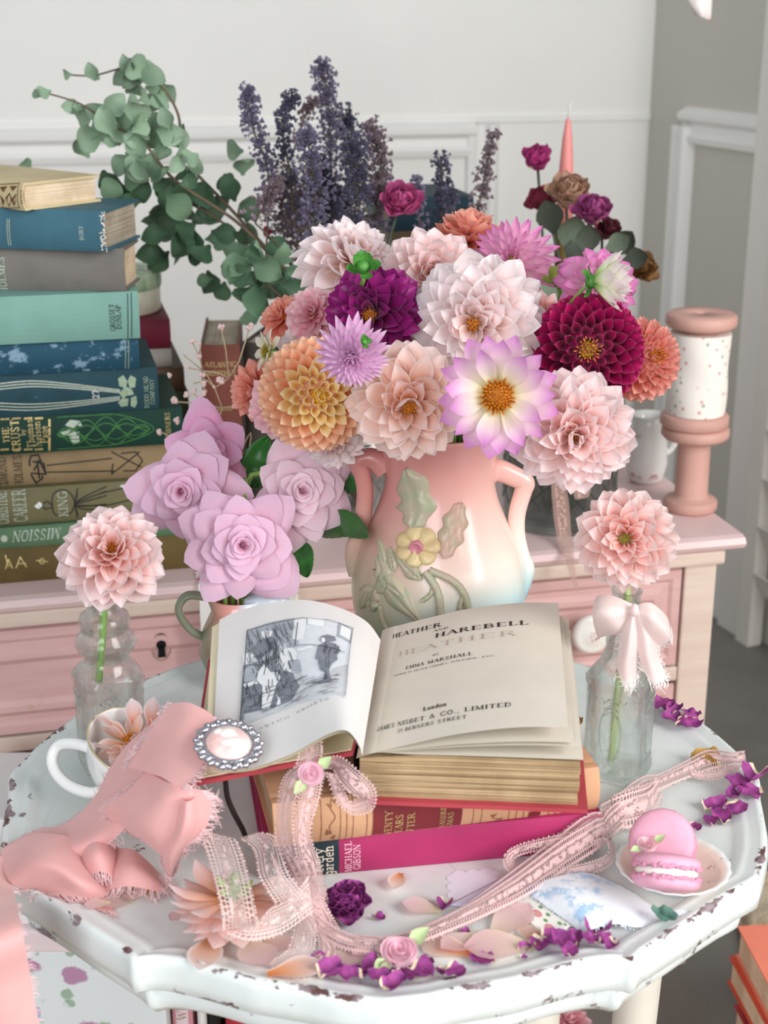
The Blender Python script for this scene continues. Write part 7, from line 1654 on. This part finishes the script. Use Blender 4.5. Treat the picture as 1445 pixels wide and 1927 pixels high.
std_rose('dried mauve rose right of the candle', 1112, 420, 1.575, 40, tinted('#a2497f', '#b58a6a'), 20, .1, .8, 'j', ((1105, 480, 70, 0), (1140, 470, 60, -60), (1170, 490, 60, -80)))
std_rose('small dried wine coloured rose beside the mauve one', 1134, 446, 1.65, 30, tinted('#6a2c3a', '#7a4a3c'), 12, .4, .5, 'j', ((1150, 480, 70, -40),))
std_rose('brown dried hydrangea head behind the sideways pink dahlia', 1192, 515, 1.66, 36, tinted('#8a6238', '#a37c4a'), 22, .4, .3, 'j', ((1165, 475, 55, -30),))
pin = V((cvb.x + .01, cvb.y, DZ + .05))
std_rose('dried pink rose with brown outer petals among the dark sprays', 748, 398, 1.60, 42, tinted('#c4588e', '#cf9a8c'), 24, .1, .5, 'v', ((712, 396, 34, 80),))
std_rose('tiny red dried bud among the green leaves', 503, 442, 1.62, 12, tinted('#b5404e', '#c06a6a'), 10, 0, .5, 'v')

# leafy branches
lg = [petal_mat('dry_leaf_%d' % i, [(0, a), (1, c)], vein=.15, transl=.15, rough=.55, rand=.2) for i, (a, c) in enumerate((('#7d9a7c', '#a3bba2'), ('#5a7a5c', '#84a284'), ('#3a5840', '#5c7e60')))]
lm3 = [[pmesh('bl%d' % v, lg[i], w=.40, cup0=.5 + .3 * v, cup1=.4, bend=(1.5, -1.2, .6)[v], tipc=(.9, -.7, -1.2)[v], tm=.42, k=1.9, base=.12, ruf=.02, nv=8) for v in range(3)] for i in range(3)]
LV = {
 'upper': ([(640, 690), (560, 540), (440, 400), (350, 300), (335, 215), (300, 160), (245, 128), (176, 142), (120, 140)], 1.66,
   [(253, 122, 62, 60), (288, 142, 55, -80), (232, 146, 46, 120), (262, 158, 58, -60), (300, 168, 50, -100), (318, 176, 40, -150), (298, 196, 46, 150), (122, 140, 26, 90), (172, 134, 34, 20), (178, 148, 22, 190), (280, 130, 46, -40), (240, 120, 40, 30)]),
 'middle': ([(650, 690), (570, 560), (460, 430), (330, 340), (270, 270), (200, 230), (150, 195), (75, 172)], 1.592,
   [(78, 178, 36, 110), (66, 176, 22, 60), (134, 202, 38, 80), (146, 205, 30, -60), (176, 238, 66, 80), (202, 226, 60, 20), (166, 260, 62, 100), (210, 262, 52, 170), (236, 218, 56, -30), (258, 206, 60, -10), (272, 232, 54, -60), (228, 248, 50, 120), (300, 236, 60, -70), (322, 254, 56, -110), (312, 222, 42, 20), (330, 272, 52, -140), (286, 268, 54, 160), (258, 276, 54, 180), (306, 296, 50, -160), (345, 300, 50, -170), (276, 310, 60, 150), (250, 316, 54, 110), (240, 336, 56, 80), (212, 344, 62, 60), (188, 338, 44, 70), (264, 360, 56, 150), (230, 368, 60, 100), (306, 336, 56, -120), (350, 336, 50, 180), (366, 314, 42, -20), (45, 308, 34, 40)]),
 'lower': ([(660, 700), (590, 600), (500, 500), (420, 420), (340, 380), (280, 400)], 1.66,
   [(386, 362, 64, -70), (412, 388, 60, -110), (345, 380, 72, 150), (310, 374, 60, 80), (352, 410, 64, 180), (318, 430, 64, 140), (388, 424, 64, -160), (298, 404, 50, 70), (290, 444, 52, 100), (356, 460, 64, 170), (328, 474, 64, 110), (284, 480, 58, 90), (376, 486, 58, 140), (396, 536, 50, 190), (432, 352, 52, 20), (456, 302, 52, 0), (470, 392, 56, -60), (424, 440, 50, -100), (440, 480, 60, 120), (468, 440, 50, -40), (384, 528, 34, 100)]),
 'low right': ([(660, 720), (600, 640), (530, 560), (480, 520), (430, 500)], 1.56,
   [(492, 474, 56, -60), (440, 500, 62, 90), (502, 506, 64, -120), (472, 534, 56, 150), (524, 524, 56, -150), (482, 566, 62, 180), (508, 590, 46, 100), (452, 520, 54, 60), (530, 480, 50, -20), (540, 560, 60, -140), (500, 545, 60, 160), (560, 540, 60, -100), (430, 515, 50, 120), (545, 515, 50, 30), (470, 600, 40, 110), (445, 800, 36, 60)]),
}
for nm, (stem, Y, leaves) in LV.items():
    br2 = thing('leafy_branch', 'dried grey green leafy branch, the %s one of four' % nm if False else {'upper': 'arching grey green branch with the topmost dried leaves', 'middle': 'grey green leafy branch reaching furthest over the book stack', 'lower': 'dark green leafy branch drooping behind the blue books', 'low right': 'dark green leafy branch close to the bouquet'}[nm], 'branch', pin, group='dried leafy branches')
    P = crom([at(x, y, Y) for x, y in stem], 6); P = P[9:]; S_ = crom(list(reversed(rooted(P[0], 'v'))) + [P[0]], 4)[:-1]; b = MB(); b.tube(S_ + P, [.0018] * len(S_) + [lerp(.0020, .0008, i / len(P)) for i in range(len(P))], 5); obj('stem', b.mesh('stem'), M('branch_bark', '#6a5a48', .8, .2), br2, world=True)
    rl = random.Random(len(leaves)); leaves = leaves + [(x + rl.uniform(-26, 26), y + rl.uniform(-22, 22), L * rl.uniform(.75, 1.0), ang + rl.uniform(-90, 90)) for x, y, L, ang in leaves if L > 44]
    for i, (x, y, L, ang) in enumerate(leaves):
        if y > 700: continue
        dY = rnd.uniform(-.03, .03) + (.09 if x < 90 and y > 280 else 0); q = at(x, y, Y + dY); near = min(P, key=lambda p_: (p_ - q).length); c = tocam(q); tone = 0 if y < 330 else (1 if rnd.random() < .5 else 2) if y < 420 else 2 if rnd.random() < .7 else 1
        o = obj('leaf', lm3[tone][i % 3], None, br2, world=True); sz = L * 1.12 * mpp(q)
        o.matrix_basis = Matrix.Translation(q) @ c.to_track_quat('Z', 'Y').to_matrix().to_4x4() @ Matrix.Rotation(radians(ang), 4, 'Z') @ Matrix.Rotation(rnd.uniform(-.6, .6), 4, 'X') @ Matrix.Rotation(rnd.uniform(-.6, .6), 4, 'Y') @ Matrix.Translation((0, -sz * .5, 0)) @ Matrix.Scale(sz, 4)
# dark dried statice sprays
stm = [M('statice_%d' % i, c, .85, .3, 400) for i, c in enumerate(('#787088', '#575468', '#86747c'))]
SP_ = [([(500, 480), (505, 330), (475, 240), (465, 168)], 24, 190), ([(560, 480), (545, 330), (532, 240), (548, 182)], 22, 170), ([(548, 300), (575, 215), (592, 190)], 14, 60), ([(625, 480), (622, 300), (618, 200), (604, 122)], 28, 260), ([(655, 470), (664, 320), (645, 215)], 32, 260), ([(690, 460), (716, 330), (700, 236)], 28, 220),
       ([(585, 490), (592, 360), (576, 250)], 34, 260), ([(645, 490), (672, 370), (664, 270)], 36, 260), ([(540, 480), (530, 400), (540, 330)], 34, 200), ([(702, 460), (706, 390), (718, 330)], 30, 170), ([(610, 490), (610, 400), (600, 320)], 44, 300), ([(560, 500), (560, 420), (585, 350)], 40, 240), ([(640, 500), (650, 430), (640, 360)], 44, 260), ([(820, 460), (832, 380), (830, 296)], 24, 120), ([(890, 450), (908, 350), (928, 255)], 20, 130), ([(785, 450), (790, 390), (786, 335)], 16, 50), ([(860, 450), (850, 400), (846, 360)], 18, 60), ([(480, 420), (500, 380), (520, 350)], 26, 80)]
# depth of each spray, so that the bunch interleaves without passing through itself
SK = [0.9907, 0.9786, 1.0182, 1.0302, 1.048, 1, 0.951, 0.9422, 1.0181, 1.027, 0.9815, 1.0092, 1.0182, 1, 1, 1, 1, 0.9514]
for k_, (pl, wpx, nf) in enumerate(SP_):
    Y = (1.62 + .012 * (k_ % 5)) * SK[k_]; P = crom([at(x, y, Y) for x, y in pl], 8); r0 = pin if pl[0][0] < 760 else jin
    spr = thing('statice_spray', ['purple grey dried flower spray in the dark bunch', 'dark slate dried flower spray in the dark bunch', 'brownish dried flower spray in the dark bunch'][k_ % 3] if pl[0][0] < 760 else {13: 'bushy slate dried spray standing alone right of the dried pink rose', 14: 'tall brownish dried spray nearest the magenta dried rose', 15: 'thin dried spray beside the dried pink rose', 16: 'short slate dried spray just above the coral dahlia'}[k_], 'dried flower', r0, group='dark dried sprays')
    b = MB(); b.tube(crom(list(reversed(rooted(P[0], 'v' if pl[0][0] < 760 else 'j'))) + [P[0]], 4)[:-1] + P, .0011, 5); q = random.Random(k_); kk = mpp(P[0]); fl_ = MB()
    for i in range(int(nf * 1.9)):
        t_ = q.random() ** .8 * .86 + .14; f = t_ * (len(P) - 1); j = min(int(f), len(P) - 2); c = P[j].lerp(P[j+1], f - j); wv = wpx * 1.5 * kk * (1.0 - .4 * t_) * (0.35 + .65 * sin(t_ * 17 + k_) ** 2)
        d = V((q.gauss(0, 1), q.gauss(0, .8), q.gauss(.25, .8))).normalized(); p1 = c + d * wv * q.uniform(.35, 1.0)
        if i % 3 == 0: b.tube([c, p1], .0004, 3, cap=False)
        n2 = d; e1 = n2.orthogonal().normalized(); e2 = n2.cross(e1); r_ = q.uniform(.0016, .0034)
        ring = [p1 + n2 * r_ * 1.0 + (e1 * cos(a) + e2 * sin(a)) * r_ * (1.0 if m_ % 2 else .45) for m_, a in enumerate([i_ * pi / 4 for i_ in range(8)])]
        fl_.add([p1 - n2 * r_ * .6] + ring, [(0, 1 + m_, 1 + (m_ + 1) % 8) for m_ in range(8)])
    obj('stem', b.mesh('stem'), M('spray_stem', '#5f5548', .85, .2), spr, world=True); obj('florets', fl_.mesh('florets', False), stm[k_ % 3], spr, world=True, kind='stuff')
# pitcher holding the roses
pt_ = thing('rose_pitcher', 'small green salmon and pale blue glazed pitcher holding the roses', 'pitcher', PIT0 + V((0, 0, .0004))); hp = PY(450, 1118, PIT0.y).z - TZ
def pitm():
    t = NT('pitcher_glaze'); x, y, z = t.sep(t.coord()); c = t.ramp(t.math('MULTIPLY_ADD', x, 14.0, .5), [(.12, '#7d8468'), (.32, '#c98a7c'), (.5, '#d79a90'), (.62, '#cfdbe2'), (1.0, '#dfe8ee')]); return t.done(t.bsdf(c, .2, spec=.5, coat=.3))
pmt = pitm(); b = MB(); b.lathe([(.018, 0), (.026, .006), (.034, hp * .35), (.030, hp * .6), (.022, hp * .82), (.026, hp), (.024, hp), (.019, hp * .82), (.027, hp * .6)], 32, cap0=True); obj('body', b.mesh('body'), pmt, pt_)
b = MB(); b.tube(crom([(-.022, 0, hp * .95), (-.040, -.004, hp * 1.0), (-.048, -.006, hp * .85), (-.040, -.004, hp * .62), (-.028, 0, hp * .5)], 5), .0055, 8, flat=.6); obj('handle', b.mesh('handle'), M('handle_green', '#8b9078', .25, .1, spec=.5), pt_)
b = MB(); b.tube(crom([(.012, -.008, hp * .86), (.026, -.012, hp * .97), (.042, -.016, hp * 1.0)], 5), [.012, .012, .0115, .011, .0105, .010, .0095, .009, .008, .006, .0035], 10); obj('spout', b.mesh('spout'), M('spout_blue', '#cfdde6', .2, .03, spec=.5), pt_)
# floral runner over the dresser edge and a crochet doily
xa, _ = dface(376, 1150, -.006); xb, _ = dface(558, 1130, -.006)
def run(u, v):
    pts = [(.038, DZ + .0012), (.02, DZ + .0012), (-.001, DZ + .0014), (-.006, DZ - .006), (-.007, DZ - .05), (-.007, DZ - .12), (-.007, DZ - .19)]; f = v * 6; i = min(int(f), 5); a, c = pts[i], pts[i+1]; s_ = f - i
    return V((lerp(xa, xb, u) + .0008 * noise.noise(V((u * 9, v * 40, 0))), lerp(a[0], c[0], s_) - .0015 * (v > .5) * (1 + sin(u * 9)), lerp(a[1], c[1], s_)))
def runm():
    t = NT('runner_print'); co = t.coord(); d_ = t.mix(.06, co, t.n('ShaderNodeTexNoise').outputs['Color']); v = t.vor(co, 26); v2 = t.vor(co, 60); n_ = t.noise(co, 130, 4)
    f = t.ramp(t.math('ADD', v, t.math('MULTIPLY_ADD', n_, .5, -.25)), [(.30, 1.), (.36, 0.)]); c = t.mix(f, '#ece9e4', t.mix(t.ramp(n_, [(.4, 0.), (.6, 1.)]), '#d9707a', '#b8434f')); c = t.mix(t.math('MULTIPLY', t.ramp(v2, [(.16, 1.), (.22, 0.)]), t.math('SUBTRACT', 1.0, f)), c, '#9fae86'); return t.done(t.bsdf(c, .85, spec=.1))
b = MB(); b.grid(run, 10, 24); me = b.mesh('table_runner'); me.transform(dM); single('table_runner', me, runm(), 'white cotton runner with red flowers hanging over the dresser front', 'runner')
b = MB(); xc, _ = dface(505, 1110, -.01); xd, _ = dface(562, 1110, -.01); b.grid(lambda u, v: V((lerp(xc, xd, u), lerp(.10, -.010, min(1, v * 1.4)), DZ + .003 - max(0, v - .7) * .12 * (1 - .5 * abs(u - .5)))), 12, 14); me = b.mesh('crochet_doily'); me.transform(dM)
def crochet():
    t = NT('crochet'); uv = t.n('ShaderNodeUVMap').outputs[0]; hole = t.math('GREATER_THAN', t.vor(t.mapping(uv, (14, 16, 1)), 1.0, 'DISTANCE_TO_EDGE'), .13); b_ = t.bsdf('#e4e2d2', .85); tr = t.n('ShaderNodeBsdfTransparent'); mx = t.n('ShaderNodeMixShader'); t.l(hole, mx.inputs[0]); t.l(b_.outputs[0], mx.inputs[1]); t.l(tr.outputs[0], mx.inputs[2]); return t.done(mx)
single('crochet_doily', me, crochet(), 'cream crochet doily over the runner below the big rose', 'doily')
# baby's breath sprig behind the roses
bbm = M('sprig_stem', '#b9a487', .8, .1); bbf = M('sprig_flower', '#e6c8c4', .8, .1)
bb = thing('babys_breath', 'dried sprig of tiny pink white blossoms before the brown book', 'dried flower', V((-.14, 1.19, TZ + .1)))
Yb = 1.36; seg = [[(430, 900), (405, 812), (418, 768), (404, 730), (388, 704)], [(418, 768), (382, 760), (330, 756)], [(382, 760), (362, 738)], [(418, 768), (440, 764)], [(404, 730), (390, 716), (364, 722)], [(430, 712), (412, 702), (382, 698), (352, 692)], [(382, 698), (374, 668), (362, 645)], [(374, 668), (378, 650)], [(382, 698), (384, 730), (386, 740)], [(405, 812), (332, 826), (300, 812)], [(382, 698), (345, 668)], [(430, 712), (450, 680), (470, 615)], [(430, 712), (425, 660), (416, 618)], [(404, 730), (430, 712)]]
b = MB()
for sg in seg: b.tube([at(x, y, Yb) for x, y in sg], .0007, 5)
s3_ = V((*pfree[0], 0)); b.tube(crom([PIT0 + s3_ * .9 + V((0, 0, .04)), PIT0 + s3_ + V((0, .004, .115)), PIT0 + s3_ * 1.2 + V((0, .060, .150)), PIT0 + V((0, .15, .17)), at(430, 900, Yb)], 5), .0008, 5); obj('stem', b.mesh('stem'), bbm, bb, world=True)
for x, y, r_ in [(362, 643, 7), (377, 648, 5), (374, 670, 7), (380, 706, 8), (384, 722, 7), (384, 740, 7), (414, 716, 8), (352, 690, 4), (328, 754, 8), (350, 744, 7), (364, 736, 6), (332, 792, 7), (300, 812, 7), (416, 616, 7), (470, 614, 8), (320, 706, 6), (402, 728, 4), (440, 764, 5)]:
    p = at(x, y, Yb); b = MB(); q = random.Random(x)
    for i in range(7): b.ball(p + V((q.uniform(-1, 1), q.uniform(-1, 1), q.uniform(-1, 1))) * r_ * mpp(p) * .55, r_ * mpp(p) * .55, 5, 4)
    obj('blossom', b.mesh('blossom'), bbf, bb, world=True)

# ------------------------------------------------------------------ below the table
def floralbox_m(name):
    t = NT(name); co = t.coord(); v = t.vor(co, 22); n_ = t.noise(co, 90, 4); d_ = t.math('ADD', v, t.math('MULTIPLY_ADD', n_, .3, -.15)); c = t.mix(t.ramp(d_, [(.24, 1.), (.29, 0.)]), '#dfe4e6', '#b78aa8')
    v2 = t.vor(t.mapping(co, (1, 1, 1), (.7, .3, .9)), 30); d2 = t.math('ADD', v2, t.math('MULTIPLY_ADD', n_, .5, -.25)); c = t.mix(t.ramp(d2, [(.20, 1.), (.26, 0.)]), c, '#7f9ccb'); v3 = t.vor(t.mapping(co, (1, 1, 1), (.1, .8, .4)), 36); d3 = t.math('ADD', v3, t.math('MULTIPLY_ADD', n_, .5, -.25)); c = t.mix(t.ramp(d3, [(.20, 1.), (.26, 0.)]), c, '#9db39e'); return t.done(t.bsdf(c, .7, spec=.2))
Yx = 1.20; fm = floralbox_m('floral_paper'); xl = PY(-40, 1800, Yx).x; xr = PY(312, 1880, Yx).x; zl = PY(100, 1790, Yx).z; zl2 = PY(100, 1748, Yx).z
fb = thing('storage_box', 'large floral paper covered box with a pale pink lid under the table', 'box', ((xl + xr) / 2, Yx + .07, .026), group='floral boxes under the table'); hw = (xr - xl) / 2
obj('body', bevel_box(-hw, hw, -.07, .07, 0, zl - .026, .003), fm, fb); obj('lid', bevel_box(-hw - .003, hw + .003, -.073, .073, zl - .026, zl2 - .026, .003), M('lid_pink', '#e6d3d6', .6, .04, 20), fb)
fb2 = thing('storage_box', 'smaller floral paper box stacked on the pink lidded one', 'box', ((xl + xr) / 2 - .02, Yx + .075, zl2 + .0003), group='floral boxes under the table')
obj('body', bevel_box(-hw + .01, hw - .05, -.068, .06, 0, .09, .003), fm, fb2); obj('lid', bevel_box(-hw + .008, hw - .048, -.070, .062, .09, .115, .003), M('lid_white', '#e4e4e2', .6, .03, 20), fb2)
def upr(label, pxr, T, H_, col, Y=1.22, W=.11, pg=PGL):
    c = PY(pxr, 1900, Y); return plainbook(label, V((c.x, Y, .03)), 0, 0, T, H_, W, cloth('u_' + col[1:], col, .1), pg, yaw=0, up=True, group='books standing under the table')
zt_ = PY(340, 1862, 1.22).z
pb = upr('pink book with brown lettering beside the floral box', 362, .020, zt_ - .02, '#c98a94')
b = MB(); b.grid(lambda u, v: pb.sp(lerp(-.16, -.004, u), lerp(.004, .016, v), .0006), 1, 6); obj('title_panel', b.mesh('title_panel'), M('pale_panel', '#d9c6cc', .6, .03), pb.cover)
q_, _w = text_quads('WI', .009); obj('lettering', quads_mesh(q_, lambda a, c: pb.sp(-.035 + a, .006 + c, .001)), M('panel_ink', '#a8896a', .6, .05), pb.cover)
upr('plain white booklet between the pink and black books', 388, .009, zt_ - .035, '#dcdad6'); upr('black book standing under the table', 414, .0115, zt_ - .03, '#1a1716'); upr('red book standing beside the black one', 460, .019, zt_ - .045, '#a52a38'); upr('maroon book standing beside the red one', 506, .019, zt_ - .058, '#6a3346'); upr('lilac paper covered book standing at the row end', 566, .025, zt_ - .07, '#b9aecb')
# sunlit salmon books on the rug at the right
zq = .17; c0 = PZ(1388, 1742, zq); c1 = PZ(1446, 1852, zq); v_ = c0 - c1; yawq = math.atan2(v_.y, v_.x) - pi / 2
for i, (lb_, col, T) in enumerate((('salmon book lying on top of the pile by the table', '#e8866e', .04), ('orange red book in the middle of the pile by the table', '#d0543c', .035), ('dark book near the bottom of the pile by the table', '#3a2622', .03), ('crimson book at the bottom of the pile by the table', '#b33a3e', .038))):
    zz_ = [.13, .095, .065, .027][i]; c = PZ(1388, 1742, zq); off = [0, -.006, .010, .004][i]; Mx = Matrix.Translation((c.x + off, c.y, zz_)) @ Matrix.Rotation(yawq + [0, .02, -.04, .03][i], 4, 'Z') @ Matrix.Translation((.16, -.17, 0)) 
    Book(lb_, .16, .17, T - .0004, cloth('sal%d' % i, col, .08), PGL, Mx, group='pile of books on the rug')
p = PZ(1076, 1925, .045); dahlia('pink and white blossom lying on the rug under the table', p, axis(p, 0, .6, .6), 46 * mpp(p), 'deco', p_rosy, N=60, seed=61, group=None)
# fabric pennant hanging at the top right
Yf = 1.9; pn = thing('fabric_pennant', 'white and coral fabric pennant hanging above the panelled wall', 'pennant', PY(1330, 38, Yf))
b = MB(); top = [PY(1210, -160, Yf), PY(1352, -160, Yf)]; bot = [PY(1308, 28, Yf), PY(1339, 40, Yf)]
b.grid(lambda u, v: top[0].lerp(top[1], u).lerp(bot[0].lerp(bot[1], u), v) + V((0, .006 * sin(u * 5 + v * 3), 0)), 8, 10); o = obj('cloth', b.mesh('cloth'), ditsy('pennant_print', '#efe6e2', '#e58a7c', 38, None, .18), pn, world=True); md = o.modifiers.new('thick', 'SOLIDIFY'); md.thickness = .0006
b = MB(); b.tube(crom([PY(900, -420, 2.3), top[0], top[1], corner + rd * .8 + rn * .05 + V((0, 0, 1.62))], 5), .0015, 5); obj('string', b.mesh('string'), M('string', '#d8cfc4', .8, .05), pn, world=True)
